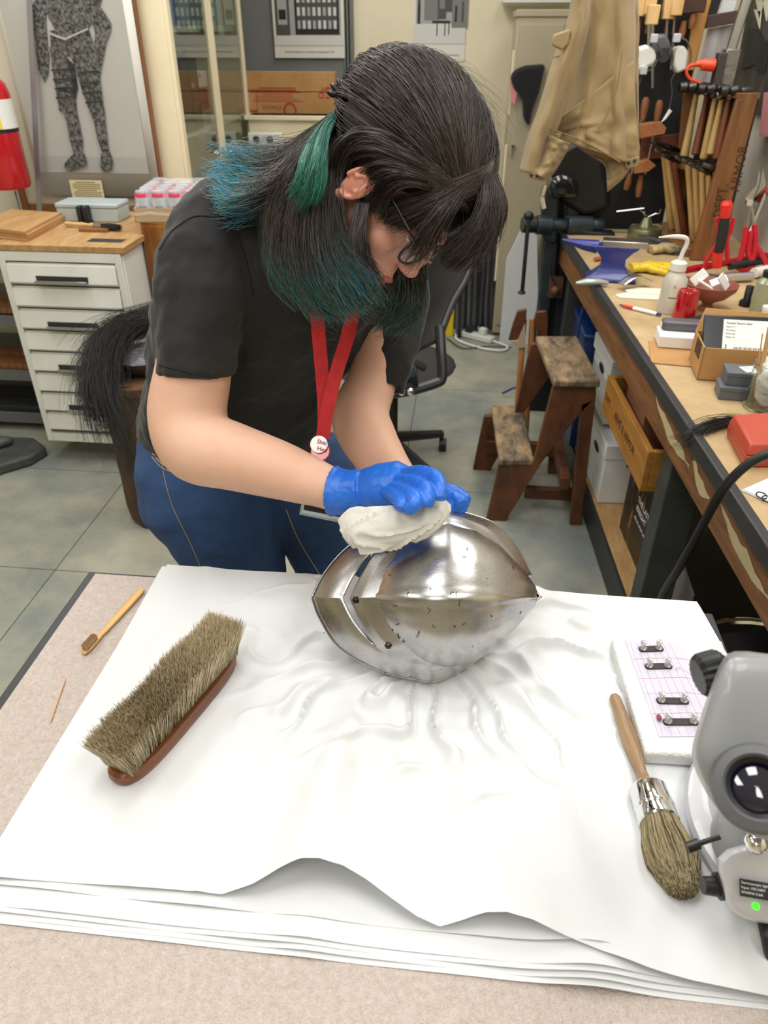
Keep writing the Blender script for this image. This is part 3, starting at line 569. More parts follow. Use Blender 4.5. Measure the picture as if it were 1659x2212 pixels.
def vis(a,j):
    k=min(int(a),3); f=a-k; (c0,w0),(c1,w1)=CV[k],CV[k+1]; x=c0[j][0]*(1-f)+c1[j][0]*f; y=c0[j][1]*(1-f)+c1[j][1]*f
    s=abs(j-(NS-1)/2)/((NS-1)/2); w=(w0*(1-f)+w1*f)+.028*max(0,1-s*1.15)+.006*sin(pi*min(1,a))*(1-s)
    if a>3: w=w
    return hp(x,y,w)
A_=[0,.12,.25,.4,.55,.7,.82,.92,1.0]+[1+.33*i for i in (1,2)]+[2.0,2.2,2.4,2.6,2.8,2.95,3.05,3.3,3.7,4.0]
vs=[];fs=[]
for a in A_:
    for j in range(NS): vs.append(vis(a,j))
mid=(NS-1)//2; slu=int((2/8)*mid+.5); sl=int((2/7)*mid+.5)
for i in range(len(A_)-1):
    for j in range(NS-1):
        if A_[i]>=.99 and A_[i+1]<=2.01 and mid-sl<=j<mid+slu: continue
        fs.append((i*NS+j,i*NS+j+1,(i+1)*NS+j+1,(i+1)*NS+j))
g=G(); g.add(vs,fs); obj('sight_plate',g,m_hel,hel,ang=28,solid=.0022,offset=-1)
g=G(); g.tube([vis(0,j) for j in range(NS)],.0028,8); obj('rolled_rim',g,m_hel,hel)
g=G(); g.tube([vis(2.97,j)+e3*.001 for j in range(8,NS-8)],.0013,6); obj('plate_seam',g,m_dsteel,hel)
# domed plate
XL,XR=790,1168; us=[XL+(XR-XL)*(.5-.5*cos(pi*i/60)) for i in range(61)]
def yu(x): return itp([790,800,835,880,930,970,1030,1080,1130,1160,1168],[1288,1238,1190,1157,1131,1124,1143,1179,1234,1276,1287],x)
def yl(x): return itp([790,800,830,870,920,965,1030,1080,1130,1160,1168],[1292,1325,1375,1411,1435,1440,1424,1388,1335,1298,1289],x)
def hk(x): u=(x-XL)/(XR-XL); return .056+ .078*(max(0,sin(pi*u**.95)))**.75*(1-.15*u) - .062*max(0,(u-.72)/.28)**2
vs=[]; NP=49
for x in us:
    a,b2=yu(x),yl(x); kr=1289+ (1.5 if XL<x<XR else 0)
    for q in range(NP):
        ph=-pi/2+pi*q/(NP-1); s=sin(ph); y=kr+(a-kr)*s if s>0 else kr+(b2-kr)*(-s)
        cc=max(0,cos(ph)); base=.018; w=base+(hk(x)-base)*(cc**.92)*(1-.07*min(1,abs(s)*2.5))
        if abs(s)<.07: w+=.0025
        vs.append(hp(x,y,w))
fs=[(i*NP+j,i*NP+j+1,(i+1)*NP+j+1,(i+1)*NP+j) for i in range(60) for j in range(NP-1)]
g=G(); g.add(vs,fs); obj('domed_plate',g,m_hel,hel,ang=32,solid=.002,offset=-1)
# ridge strip along the keel
g=G(); n=50
xs_=[XL+8+(XR-XL-10)*i/(n-1) for i in range(n)]
g.rings([[hp(x,1289-itp([790,900,1000,1168],[1,5,6,1],x),hk(x)-.001),hp(x,1288,hk(x)+.0030),hp(x,1293,hk(x)+.0036),hp(x,1295+itp([790,900,1000,1168],[1,4,4,1],x),hk(x)-.001)] for x in xs_],closed=False); obj('ridge_flange',g,m_hel,hel,ang=25)
TR=[bvh(c) for c in hel.children if c.name.split('.')[0] in ('sight_plate','domed_plate')]
for px,py in ((769,1296),(838,1188),(839,1394)):
    rp=hit(TR,px,py,.0005)[0]-H0
    g=G(); g.ell(rp,(.0045,.0045,.0035),frame(e3)); 
    for k in range(6): g.ell(rp+e3*.001+e1*(.0035*cos(k*pi/3))+e2*(.0035*sin(k*pi/3)),.0016,None,8,6)
    obj('rivet',g,m_dsteel,hel)
pit=M('rust_pit','332b27',.6,.5); 
def crack(px,py,s,seed,kk=1):
    rnd=random.Random(seed); pts=[]; x,y=px,py; an=rnd.random()*6
    for i in range(9):
        u=(x-XL)/(XR-XL); a,b2=yu(x),yl(x); s_=(1289-y)/(1289-a) if y<1289 else -(y-1289)/(b2-1289)
        hh_=hit(TR,x,y,.0002)[0]; pts.append((hh_-H0) if hh_ else pts[-1]+V((.0001,0,0)))
        x+=cos(an)*s*.5; y+=sin(an)*s*.5; an+=rnd.uniform(-1.1,1.1)*kk
    return pts
g=G()
for i,(px,py,s) in enumerate(((900,1378,4),(905,1362,4),(855,1350,3),(860,1368,4),(870,1385,4),(848,1362,3),(925,1325,5),(1000,1200,3),(1010,1182,3),(1110,1222,3),(845,1243,2),(940,1355,3),(985,1352,3),(1005,1345,3),(930,1270,2),(985,1290,4),(995,1296,4),(975,1284,4),(850,1305,3),(880,1287,3),(1060,1330,2),(1125,1320,2))):
    g.tube(crack(px,py,s,i,1.5),.00042,5)
obj('rust_pitting',g,pit,hel)['kind']='stuff'
g=G(); rnd=random.Random(4)
for i in range(46):
    j=rnd.randrange(8,NS-8); g.tube([vis(.03,j)+e3*.0012,vis(.10+rnd.random()*.06,min(NS-1,j+1))+e3*.0016,vis(.03,min(NS-1,j+2))+e3*.0012],.0007,5)
obj('edge_pitting',g,pit,hel)['kind']='stuff'
# ---------------- polishing cloth ----------------
cl=[(752,1160,.978,.018),(768,1150,.972,.028),(800,1146,.967,.029),(835,1142,.965,.028),(870,1132,.965,.026),(905,1120,.968,.024),(935,1106,.975,.020),(953,1096,.98,.015),(964,1086,.985,.008)]
C0=D(850,1140,.96); CC=cat([D(*c[:3]) for c in cl],90); rs=[]
for i,p in enumerate(CC):
    t=(CC[min(i+1,89)]-CC[max(i-1,0)]).normalized(); a=(toc_:=(O-p).normalized()); a=(a-t*a.dot(t)).normalized(); b=t.cross(a); r=itp(range(9),[c[3] for c in cl],i/89*8)
    row=[]
    for k in range(72):
        q=2*pi*k/72; d=a*(cos(q)*.6)+b*sin(q); P_=p+d*r; u=i/89; wv=noise.noise(V((u*3,cos(q)*1.2,sin(q)*1.2+4)))
        rd=1-abs(noise.noise(V((u*3.2+sin(q)*1.1+wv*1.5,cos(q)*1.5-u*2.5,1.5)))) *3.2; r2=1-abs(noise.noise(V((u*7-sin(q)*2.2+wv*3,cos(q)*2.2,8.5))))*3.5
        row.append(P_+d*r*(.20*max(0,rd)-.08+.05*max(0,r2)+.22*noise.noise(V((u*2.5,sin(q)*.9,5)))))
    rs.append([v-C0 for v in row])
g=G(); g.rings(rs); o=obj('polishing_cloth',g,M('cotton_cloth','d6d4cc',.9,0,'cdcac0',6,.25,260),None,ang=70); o.location=C0; tag(o,'crumpled white cotton polishing cloth held against the helmet','cloth')
# ---------------- horsehair brush ----------------
a=Z(310,1682,ZT+.012); b=Z(498,1455,ZT+.012); 
# lower edge runs along the block; block centre line found from both ends
pA=Z(285,1640,ZT+.02); pB=Z(468,1432,ZT+.02); L=.245; cen=(pA+pB)/2; an=math.atan2(pB.y-pA.y,pB.x-pA.x)
hb=thing('shoe_brush','large horsehair brush with a reddish wooden back, bristles upward','brush',(cen.x,cen.y,ZT+.006),an)
m_hw=wood('brush_wood','84502f','633820',(2,20,20),.3,4,.05)
w_=.058
def oval(s,z,k=26):
    out=[]
    for i in range(k):
        a_=2*pi*i/k; c,s_=cos(a_),sin(a_); out.append((math.copysign(abs(c)**.45,c)*L/2*s,math.copysign(abs(s_)**.8,s_)*w_/2*s*(1),z))
    return out
g=G(); g.rings([oval(.93,0),oval(.985,.004),oval(1,.011),oval(.99,.017),oval(.955,.0205)]); obj('wooden_back',g,m_hw,hb)
# tufts
N=26000; rng=np.random.RandomState(3)
px=rng.uniform(-.5,.5,N)*(L-.022); py=rng.uniform(-.5,.5,N)*(w_-.016)
row=(L-.022)/30; px=np.where(rng.rand(N)<.6,(np.round(px/row))*row+rng.randn(N)*row*.2,px); px=np.clip(px,-(L-.022)/2,(L-.022)/2)
ht=.050+rng.randn(N)*.0022+.003*np.sin(px*60); fx=px/(L/2); fy=py/(w_/2)
P=np.zeros((N,4,3)); j=rng.randn(N,2)*.0022
for k,(f,z) in enumerate(((1,.018),(1.02,.033),(1.07,.052),(1.13,1))):
    zz=np.full(N,z) if z<.9 else .02+ht
    P[:,k,0]=px*f+j[:,0]*k/3*1.2+(.006*fx*k/3)*0; P[:,k,1]=py*(1+(f-1)*2.2)+j[:,1]*k/3*1.2+.004*fy*k/3; P[:,k,2]=zz if z>.9 else .018+(ht)*(k/3.)
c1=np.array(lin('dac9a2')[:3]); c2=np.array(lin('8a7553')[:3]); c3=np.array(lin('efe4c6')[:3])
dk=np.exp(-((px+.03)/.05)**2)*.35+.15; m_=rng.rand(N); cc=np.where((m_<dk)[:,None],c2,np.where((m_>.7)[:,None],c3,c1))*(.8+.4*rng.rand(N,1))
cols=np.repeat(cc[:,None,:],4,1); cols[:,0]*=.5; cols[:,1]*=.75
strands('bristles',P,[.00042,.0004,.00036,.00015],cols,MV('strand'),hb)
# ---------------- bamboo toothbrush, toothpick ----------------
a=Z(308,1273,ZT+.004); b=Z(180,1413,ZT+.004); d=(b-a); an=math.atan2(d.y,d.x); Lt=d.length
tb=thing('bamboo_toothbrush','small bamboo toothbrush on the pink foam left of the tissue','toothbrush',a,an)
m_bam=wood('bamboo','dcb676','c99b58',(2,30,30),.5,4,.05)
pr=[(0,.0045),(.01,.006),(.04,.0062),(.075,.0055),(.11,.0042),(Lt-.045,.0034),(Lt-.03,.005),(Lt-.012,.0055),(Lt,.003)]
g=G(); g.rings([[(x,w*q,z) for q,z in ((-1,-.002),(1,-.002),(1,.0022),(-1,.0022))] for x,w in pr]); obj('handle',g,m_bam,tb,bev=.0012)
N=1500; P=np.zeros((N,3,3)); q=np.round(np.random.rand(N)*7)/7; x=Lt-.03+q*.024+np.random.randn(N)*.0006; y=np.clip(np.random.randn(N)*.0022,-.004,.004)
for k in range(3): P[:,k,0]=x+np.random.randn(N)*.0003*k; P[:,k,1]=y*(1+.1*k); P[:,k,2]=.002+.0052*k
strands('bristles',P,[.00022]*3,lin('dcbd8e')[:3],MV('strand'),tb)
a=Z(142,1463,ZT+.002); b=Z(107,1563,ZT+.002); g=G(); g.tube([V((0,0,0)),(b-a)*.08,(b-a)*.9,b-a],[.0002,.0011,.0011,.0002],8); o=obj('wooden_toothpick',g,M('toothpick','dca987',.6),None); o.location=a; tag(o,'thin wooden toothpick on the pink foam near the left edge','toothpick')
# ---------------- large round bristle brush ----------------
a=Z(1326,1502,ZT+.014); b=Z(1412,1735,ZT+.026); e=Z(1480,1935,ZT+.022); ax=(e-a).normalized(); Lb=(e-a).length
rb=thing('round_bristle_brush','big round brush with a pale wooden handle, silver ferrule and tan bristles','brush',a,M4=(lambda m:(setattr(m,'translation',a),m)[1])(frame(ax)))
pr=[(0,0),(.0055,.0015),(.0075,.006),(.0085,.03),(.0098,.06),(.0105,.085),(.0085,.115),(.0066,.135),(.0078,.147),(.014,.158),(.0185,.163),(.0185,.17)]
sc_=Lb/.30; hz=lambda v:v*sc_
obj('handle',G().lathe([(r*1.0,z*sc_) for r,z in pr],28),wood('brush_handle_wood','a88a66','7d6246',(14,14,1.5),.35,4,.05),rb)
obj('ferrule',G().lathe([(.0205,.160*sc_),(.0225,.163*sc_),(.023,.188*sc_),(.0235,.190*sc_),(.0225,.193*sc_),(.0232,.195*sc_),(.0235,.208*sc_),(.022,.210*sc_)],36),m_chrome,rb)
g=G(); g.ell((0,-.0088,.03*sc_),(.003,.001,.006)); obj('hanging_hole',g,m_oak,rb)
N=5200; rng=np.random.RandomState(5); a_=rng.rand(N)*2*pi; r=np.sqrt(rng.rand(N)); K=7; P=np.zeros((N,K,3)); z0=.205*sc_; z1=Lb
for k in range(K):
    s=k/(K-1); R_=np.interp(s,[0,.2,.55,.8,1],[.0205,.0225,.029,.029,.024]); zz=z0+(z1-z0)*s*(1-.30*r**3+rng.randn(N)*.012)
    P[:,k,0]=np.cos(a_)*r*R_+rng.randn(N)*.0006*s; P[:,k,1]=(np.sin(a_)*r*R_)*(1 if k<2 else .85)+rng.randn(N)*.0006*s; P[:,k,2]=zz
cc=np.where((rng.rand(N)<.3)[:,None],lin('62573e')[:3],lin('a99a74')[:3])*(.75+.5*rng.rand(N,1)); strands('bristles',P,np.linspace(.00055,.00035,K),np.repeat(cc[:,None,:],K,1),MV('strand'),rb)
# ---------------- foam block with pinned leather tabs ----------------
fz=ZT+.008; th=.022
q=[Z(1322,1400,fz+th-.006),Z(1318,1378,fz),0,0]
P0=Z(1320,1378,fz+th); P1=Z(1395,1625,fz+th); P2=Z(1650,1640,fz+th); P3=Z(1560,1382,fz+th)
bl=thing('foam_block','white foam block holding pinned leather tabs at the right','foam block',((P0+P2)/2)-V((0,0,th)),world=True)
g=G(); g.hexa([p-V((0,0,th)) for p in (P1,P2,P3,P0)],[P1,P2,P3,P0]); obj('foam_body',g,M('white_foam','e6e6e4',.6,0,'dcdcda',150,.6,300),bl,bev=.004)
def onb(px,py,dz=.0005): return Z(px,py,fz+th+dz)
ps=thing('ruled_card','ruled paper card with pink pencil marks lying on the foam block','paper',onb(1400,1500),world=True)
g=G(); g.slab([onb(1425,1592),onb(1540,1588),onb(1500,1500),onb(1462,1388),onb(1350,1383)],(0,0,.0006)); g=G(); g.slab([onb(1424,1592),onb(1570,1590),onb(1468,1386),onb(1350,1383)],(0,0,.0006)); obj('card_sheet',g,M('card_white','ccc7d4',.6),ps)
pkm=M('pink_pencil','c8707f',.7); blm=M('blue_rule','98a6d6',.7)
for k in range(7):
    g=G(); a,b=onb(1362+k*14,1390,.0012),onb(1432+k*19,1588,.0012); g.tube([a,b],.00025,4); obj('ruled_line',g,blm,ps)
for y in (1424,1466,1499,1542):
    g=G(); sh=(y-1385)*.36; g.tube([onb(1353+sh,y,.0012),onb(1440+sh*1.1,y-3,.0012),onb(1475+sh,y+1,.0012)],.0003,4); obj('pencil_line',g,pkm,ps)
g=G(); g.tube([onb(1490,1455,.0012),onb(1470,1444,.0012),onb(1460,1446,.0012)],.0003,4).tube([onb(1468,1440,.0012),onb(1459,1446,.0012),onb(1466,1452,.0012)],.0003,4); obj('pencil_arrow',g,pkm,ps)
m_lea=M('black_leather','241a19',.5,0,'35201f',40,.3,200); m_pin=M('clear_plastic','f2f2f0',.05,trans=.75,spec=.6)
tabs=[((1380,1404),(1432,1402)),((1393,1441),(1451,1440)),((1418,1515),(1487,1516)),((1432,1561),(1508,1561))]
wh=['topmost','second from top','third from top','lowest, with a reddish torn tip,']
pinp=None
for k,(p,q) in enumerate(tabs):
    a,b=onb(*p,.001),onb(*q,.001); d=b-a; an=math.atan2(d.y,d.x); c=(a+b)/2; l=d.length
    lt=thing('leather_tab',wh[k]+' dark leather tab pinned to the foam block','leather tab',c,an,'leather tabs on the foam block')
    g=G(); g.prism([(math.copysign(abs(x)**1,x),y) for x,y in rr(l,.0105,.004)],.0022); obj('tab',g,m_lea,lt)
    if k==3: g=G(); g.ell((-l/2-.004,.005,.004),(.003,.005,.003)); obj('torn_tip',g,M('torn','8a4a3c',.7),lt)
    for s in(-1,1):
        P=c+V((cos(an),sin(an),0))*(s*(l/2-.006))+V((0,0,.0022)); lab=('left' if s<0 else 'right')+' clear push pin of the '+wh[k].split(',')[0]+' leather tab'
        if pinp is None:
            pinp=thing('push_pin',lab,'push pin',P,0,'clear push pins'); g=G(); g.lathe([(.0048,0),(.0052,.0015),(.003,.003),(.0024,.008),(.0042,.010),(.0042,.0125),(.001,.013)],16,MX.Rotation(R(-8),4,'Y')); obj('pin_head',g,m_pin,pinp)
            obj('pin_shaft',G().cyl((0,0,-.008),(0,0,.011),.0006,n=6),m_steel,pinp)
        else: dup(pinp,P,0,lab)
# ---------------- microscope ----------------
mc=Z(1640,1860,ZT+.03); mz=ZT+.008
m_gr=M('microscope_grey','8c8e90',.38,coat=.2); m_gw=M('microscope_white','c2c2c6',.35,coat=.3)
ms=thing('stereo_microscope','grey and white stereo microscope cut by the right edge, green lamp lit','microscope',(.40,.47,mz),world=True)
HZ=.80  # camera depth of the head
def mp(px,py,z): return D(px,py,z)
outl=[(1600,1402),(1570,1408),(1553,1432),(1525,1510),(1500,1590),(1490,1625),(1500,1665),(1525,1715),(1560,1765),(1590,1790),(1640,1815),(1720,1830),(1800,1760),(1830,1600),(1800,1460),(1720,1420)]
g=G(); fc=MX.Identity(4)
def shrink(o_,s,z): 
    cx=sum(p[0] for p in o_)/len(o_); cy_=sum(p[1] for p in o_)/len(o_); return [mp(cx+(x-cx)*s,cy_+(y-cy_)*s,z) for x,y in o_]
g.rings([shrink(outl,.15,.540),shrink(outl,.5,.541),shrink(outl,.82,.545),shrink(outl,.94,.55),shrink(outl,1.0,.575),shrink(outl,1.0,.63),shrink(outl,.93,.67)]); obj('head_housing',g,m_gr,ms,ang=40,sub=1)
# focus knob
ka,kb=mp(1556,1450,.60),mp(1508,1462,.60); g=G(); ax=(kb-ka); n=24
n=72; fm=frame(ax); fm.translation=ka
g.rings([[fm@V(((.0175+.0009*cos(pi*j*.5))*sc1*cos(2*pi*j/n),(.0175+.0009*cos(pi*j*.5))*sc1*sin(2*pi*j/n),z)) for j in range(n)] for i,(sc1,z) in enumerate(((.8,-.004),(1,.0),(1,.008),(.98,.015),(.8,.019)))]); obj('focus_knob',g,m_black,ms,ang=20)
# eyepiece
ec=mp(1636,1702,.520); ea=(O-ec).normalized()*.75+V((0,0,.1)); fm=frame(ea); fm.translation=ec
g=G(); g.lathe([(.030,-.03),(.0300,-.008),(.0305,0),(.0285,.006),(.0225,.009),(.0205,.006)],40,fm,cap=False); obj('eyecup',g,M('rubber_grey','5b5c5e',.6),ms)
g=G(); g.lathe([(.0225,.008),(.0205,.002),(.0175,.0),(.0175,-.004)],40,fm,cap=False); obj('eyecup_lip',g,m_black,ms)
g=G(); g.lathe([(.0178,-.002),(.009,.0015),(0.0002,.002)],40,fm,cap=False); obj('lens',g,M('lens_glass','0b0a24',.03,spec=1,coat=1),ms)
# lower body: arm, collar and ring base
rc=mp(1700,1800,.68)
def ring_(px,py,z,r,pr_,nm,mt,tilt=V((0,-.05,1))): 
    fm=frame(tilt); fm.translation=mp(px,py,z); g=G(); g.lathe([(r+dr,h) for dr,h in pr_],56,fm); return obj(nm,g,mt,ms)
ring_(1745,1790,.825,.128,[(-.02,-.012),(0,-.010),(.003,0),(0,.007),(-.012,.012),(-.02,.012),(-.024,.022),(-.04,.024)],'ring_base',m_gw)
ring_(1705,1780,.735,.062,[(0,-.05),(.0,0),(-.004,.012),(-.014,.05)],'collar',m_gr)
lo=[(1535,1850),(1560,1905),(1562,1945),(1580,1972),(1620,1992),(1700,2005),(1760,1900),(1700,1830),(1600,1815)]
g=G(); g.rings([shrink(lo,.2,.682),shrink(lo,.6,.683),shrink(lo,.85,.685),shrink(lo,.97,.69),shrink(lo,1,.705),shrink(lo,1,.735),shrink(lo,.95,.75)]); obj('illuminator_body',g,m_gw,ms,ang=40,sub=1)
g=G(); a,b=mp(1555,1808,.72),mp(1510,1822,.72); g.cyl(a,b,.0025,n=12).cyl(b,mp(1484,1832,.72),.0052,n=16); obj('lever',g,m_dsteel,ms)
g=G(); a=mp(1570,1912,.705); g.cyl(a,mp(1548,1915,.705),.0125,n=24).cyl(mp(1550,1915,.705),mp(1518,1912,.705),.0092,.0082,n=24); obj('dimmer_knob',g,m_black,ms,bev=.0008)
nz=vec(1640,1910).normalized(); lx=(mp(1680,1922,.6)-mp(1600,1908,.6)).normalized(); ly=nz.cross(lx)*-1
if ly.z<0: ly=-ly
pc=mp(1598,1935,.672); mlab=axes(pc,lx,ly,-nz); g=G(); g.prism([(0,0),(.06,0),(.06,.0165),(0,.0165)],.001,mlab); obj('name_plate',g,m_ink,ms)
for k,s in enumerate(('Stereoscopic light','Input 100-240V','50/60Hz 0.6A')): text(s,.0036,m_paper,ms,axes(pc+ly*(.012-.0045*k)+lx*.0015-nz*.0011,lx,ly,-nz))
g=G(); g.ell(mp(1633,1958,.682),.003); obj('power_light',g,M('green_led','35ff20',.3,emit=3),ms)
g=G(); g.tube(cat([mp(1650,1995,.73),mp(1658,2030,.72),mp(1668,2070,.72),mp(1700,2110,.72)],10),.006,10); obj('power_cable',g,m_black,ms)
g=G(); g.ell(mp(1632,1822,.675),(.010,.010,.010)); obj('lower_lens_screw',g,m_chrome,ms)
# chrome footring of a stool beyond the table corner
c=Z(1600,1430,.55); t=thing('round_stool','chrome ringed black stool beyond the right table corner','stool',(c.x+.05,c.y-.05,0))
g=G(); tor=[V((.17*cos(2*pi*i/40),.17*sin(2*pi*i/40),.56)) for i in range(41)]; g.tube(tor,.009,8); obj('chrome_ring',g,m_chrome,t)
obj('seat',G().lathe([(0,.50),(.155,.50),(.16,.53),(.15,.548),(0,.55)],36),m_black,t)
for k in range(4): a=pi/4+k*pi/2; obj('leg',G().cyl((.1*cos(a),.1*sin(a),.5),(.18*cos(a),.18*sin(a),0),.012),m_dark,t)
# ---------------- the woman leaning over the table ----------------
root=thing('person','woman with teal-tipped dark hair and black t-shirt leaning over the helmet, polishing','person',(-.42,1.25,0),world=True)
m_skin=M('skin','dcae94',.5,0,'e2b8a0',9,.06,300,sss=.15,spec=.35); m_skinf=M('face_skin','d7a28a',.48,0,'d09482',11,.05,300,sss=.15)
m_shirt=M('black_cotton','222120',.9,0,'1c1b1b',5,.9,11,sheen=.12); m_jean=M('denim','35578a',.8,0,'1f3960',3,.5,420,detail=10,lo=.3,hi=.75)
m_glove=M('nitrile','1d62c8',.38,0,'2470d8',12,.35,45,stretch=(1,1,1))
SR=D(455,520,1.07); SL=D(860,600,1.28); sd=(SL-SR).normalized()
def bodyrings(L,n=28,ex=.9):
    cs=[D(*c[:3]) for c in L]; rs=[]
    for i,c in enumerate(cs):
        t=(cs[min(i+1,len(cs)-1)]-cs[max(i-1,0)]).normalized(); a=(sd-t*sd.dot(t)).normalized(); b=t.cross(a)
        rs.append([c+a*(math.copysign(abs(cos(q))**ex,cos(q))*L[i][3])+b*(math.copysign(abs(sin(q))**ex,sin(q))*L[i][4]) for q in [2*pi*k/n for k in range(n)]])
    return rs
def limb(g,L,n=18): g.tube(cat([D(*c[:3]) for c in L],len(L)*4),[itp(range(len(L)),[c[3] for c in L],i/(len(L)*4-1)*(len(L)-1)) for i in range(len(L)*4)],n)
# body (one continuous skin surface, partly under the clothes)
g=G()
g.rings(bodyrings([(500,1010,1.50,.15,.105),(505,940,1.46,.155,.105),(520,850,1.38,.14,.10),(565,720,1.29,.15,.105),(610,620,1.21,.16,.10),(662,560,1.16,.06,.06),(700,490,1.09,.05,.05),(725,440,1.04,.055,.055),(765,400,.98,.05,.05)]))
limb(g,[(520,530,1.13,.035),(460,560,1.09,.042),(430,680,1.09,.052),(420,790,1.10,.056),(405,890,1.12,.060),(425,960,1.115,.059),(500,985,1.10,.052),(610,1018,1.09,.0435),(700,1050,1.08,.033),(748,1068,1.075,.029),(800,1068,1.07,.025)])
limb(g,[(850,590,1.27,.045),(835,700,1.28,.045),(805,820,1.28,.043),(778,895,1.27,.051),(795,945,1.25,.049),(830,1000,1.21,.040),(868,1040,1.18,.030),(905,1062,1.15,.026)])
for L in ([(455,1000,1.47,.11),(480,1100,1.50,.11),(505,1240,1.56,.08),(520,1330,1.64,.065)],[(620,1000,1.55,.10),(680,1110,1.62,.085),(715,1220,1.68,.072),(720,1300,1.74,.062)]): limb(g,L)
for (px,py,z),fx in (((520,1330,1.64),-.02),((720,1300,1.74),.02)):
    k=D(px,py,z); g.tube([k,V((k.x,k.y+.02,k.z-.22)),V((k.x,k.y+.02,.10))],[.065,.058,.04],16)
blob('body',g,m_skin,root,.006,8)
# head
hc=D(829,404,.935); 
cr=fwd; rgt=V((cy,sy,0)); upc=fwd*sin(TH)+V((0,0,1))*cos(TH); toc=-(fwd*cos(TH)-V((0,0,1))*sin(TH))
def cs(x,y,z): return rgt*x+upc*y+toc*z
Fh=cs(.48,-.87,-.02).normalized(); Uh=cs(.82,.46,.33); Uh=(Uh-Fh*Uh.dot(Fh)).normalized(); Rh=Fh.cross(Uh)   # Fh nose, Uh crown, Rh towards her right (the lens)
if Rh.dot(toc)<0: Rh=-Rh
HM=axes(hc,Rh,Fh,Uh)
S=1.0
hd=G()
def he(x,y,z,rx,ry,rz,rot=None): 
    m=HM.to_3x3().to_4x4(); 
    if rot: m=m@rot
    hd.ell(HM@V((x,y,z)),(rx,ry,rz),m,24,14)
he(0,0,.035,.074,.094,.083); he(0,.030,.0,.066,.066,.072); he(0,.045,-.045,.052,.048,.055)
he(0,.062,-.088,.027,.022,.021); he(0,.035,-.07,.052,.045,.035)
for s in(-1,1): he(s*.035,.062,-.028,.026,.022,.026); he(s*.045,.01,-.05,.018,.04,.04); he(s*.03,.083,.027,.024,.010,.010)
he(0,.094,.0,.011,.016,.024,MX.Rotation(R(14),4,'X')); he(0,.104,-.020,.0125,.0125,.011); 
for s in(-1,1): he(s*.010,.100,-.024,.008,.009,.007)
he(0,.083,-.045,.02,.014,.016); he(0,.0935,-.0495,.019,.008,.0058); he(0,.090,-.0605,.017,.008,.0065); he(0,.0,-.07,.05,.05,.06)
hd.tube([HM@V((0,-.02,-.03)),HM@V((0,-.015,-.095)),D(722,520,1.08)],[.050,.044,.052],20)
blob('head',hd,m_skinf,root,.0026,3)
lp=G(); 
for (x,y,z,a,b2,c) in ((0,.0995,-.0515,.017,.005,.0045),(0,.096,-.0605,.015,.0055,.0052)): lp.ell(HM@V((x,y,z)),(a,b2,c),HM.to_3x3().to_4x4(),24,12)
obj('lips',lp,M('lips','b5605a',.4),root)
# ear
er=G(); ec=HM@V((.084,.010,-.013)); em=HM.to_3x3().to_4x4()@MX.Rotation(R(14),4,'Z')@MX.Rotation(R(-12),4,'X')
ES=.8
er.ell(ec,(.006,.017*ES,.030*ES),em); 
hx=[ec+em.to_3x3()@V((.004,.017*ES*cos(a)-.001,.030*ES*sin(a))) for a in [R(-60+260*i/16) for i in range(17)]]; er.tube(hx,.0030,8)
er.tube([ec+em.to_3x3()@V((.006,.010*ES*cos(a),.016*ES*sin(a))) for a in [R(-40+220*i/10) for i in range(11)]],.0020,8); er.ell(ec+em.to_3x3()@V((.002,.002,-.025)),(.005,.007,.008),em)
blob('ear',er,M('ear_skin','c98770',.45,sss=.2),root,.0016,2)
# eyes, brows
for s in(-1,1):
    e_=HM@V((s*.033,.078,.008)); g=G(); g.ell(e_,.0125); o=obj('eyeball',g,M('eye_white','e8e4e0',.1),root)
    g=G(); g.ell(e_+Fh*.0108+Rh*(s*.001)-Uh*.005,(.0055,.0035,.0055),HM.to_3x3().to_4x4()); obj('iris',g,M('iris','2c1a12',.15),root)
    g=G(); g.ell(e_+Uh*.0018+Fh*.0006,(.0138,.0132,.0118),HM.to_3x3().to_4x4()); obj('eyelid',g,m_skinf,root)
    g=G(); g.tube([HM@V((s*x,y,z)) for x,y,z in((.014,.101,.030),(.03,.098,.034),(.047,.084,.030),(.055,.072,.025))],[.0015,.0028,.0022,.001],8,flat=.5); obj('eyebrow',g,M('brow','2c2220',.7),root)
    N=60; P=np.zeros((N,4,3)); 
    for i in range(N):
        a=R(-70+140*i/(N-1)); b0=e_+Fh*(.0135*cos(a))+Rh*(.0135*sin(a))-Uh*.004
        d=(Fh*cos(a)+Rh*sin(a))
        for k in range(4): P[i,k]=b0+d*(.0025*k)-Uh*(.0012*k-.0004*k*k)-root.location*0
    strands('eyelashes',P,[.00025,.0002,.00015,.0001],(.01,.008,.008),MV('hair_strand'),root)
# glasses
gl=G(); gm=m_black
LC=[]
for s in(-1,1):
    c=V((s*.034,.108-.006*abs(s),-.002)); pts=[]
    for i in range(33):
        a=2*pi*i/32; x=.0245*math.copysign(abs(cos(a))**.85,cos(a)); z=.0205*math.copysign(abs(sin(a))**.9,sin(a)); pts.append(HM@(c+V((x,-abs(x+s*.0)*.0-(.006*((s*x+.02)/.04)),z+ .002))))
    g=G(); g.tube(pts,.0017,8,cap=False); obj('glasses_rim',g,gm,root); LC.append(pts)
    g=G(); g.add(pts[:32],[tuple(range(32))]); obj('glasses_lens',g,M('lens_clear','f4f4f4',.02,alpha=.22,spec=1),root,solid=.001)
    g=G(); hx_=HM@(c+V((s*.0255,-.006,.012))); g.tube([hx_,HM@V((s*.074,.085,.011)),HM@V((s*.0795,.03,.012)),HM@V((s*.082,-.01,.012)),HM@V((s*.08,-.028,-.006))],[.0022,.0024,.002,.002,.0018],8,flat=.6); obj('glasses_temple',g,gm,root)
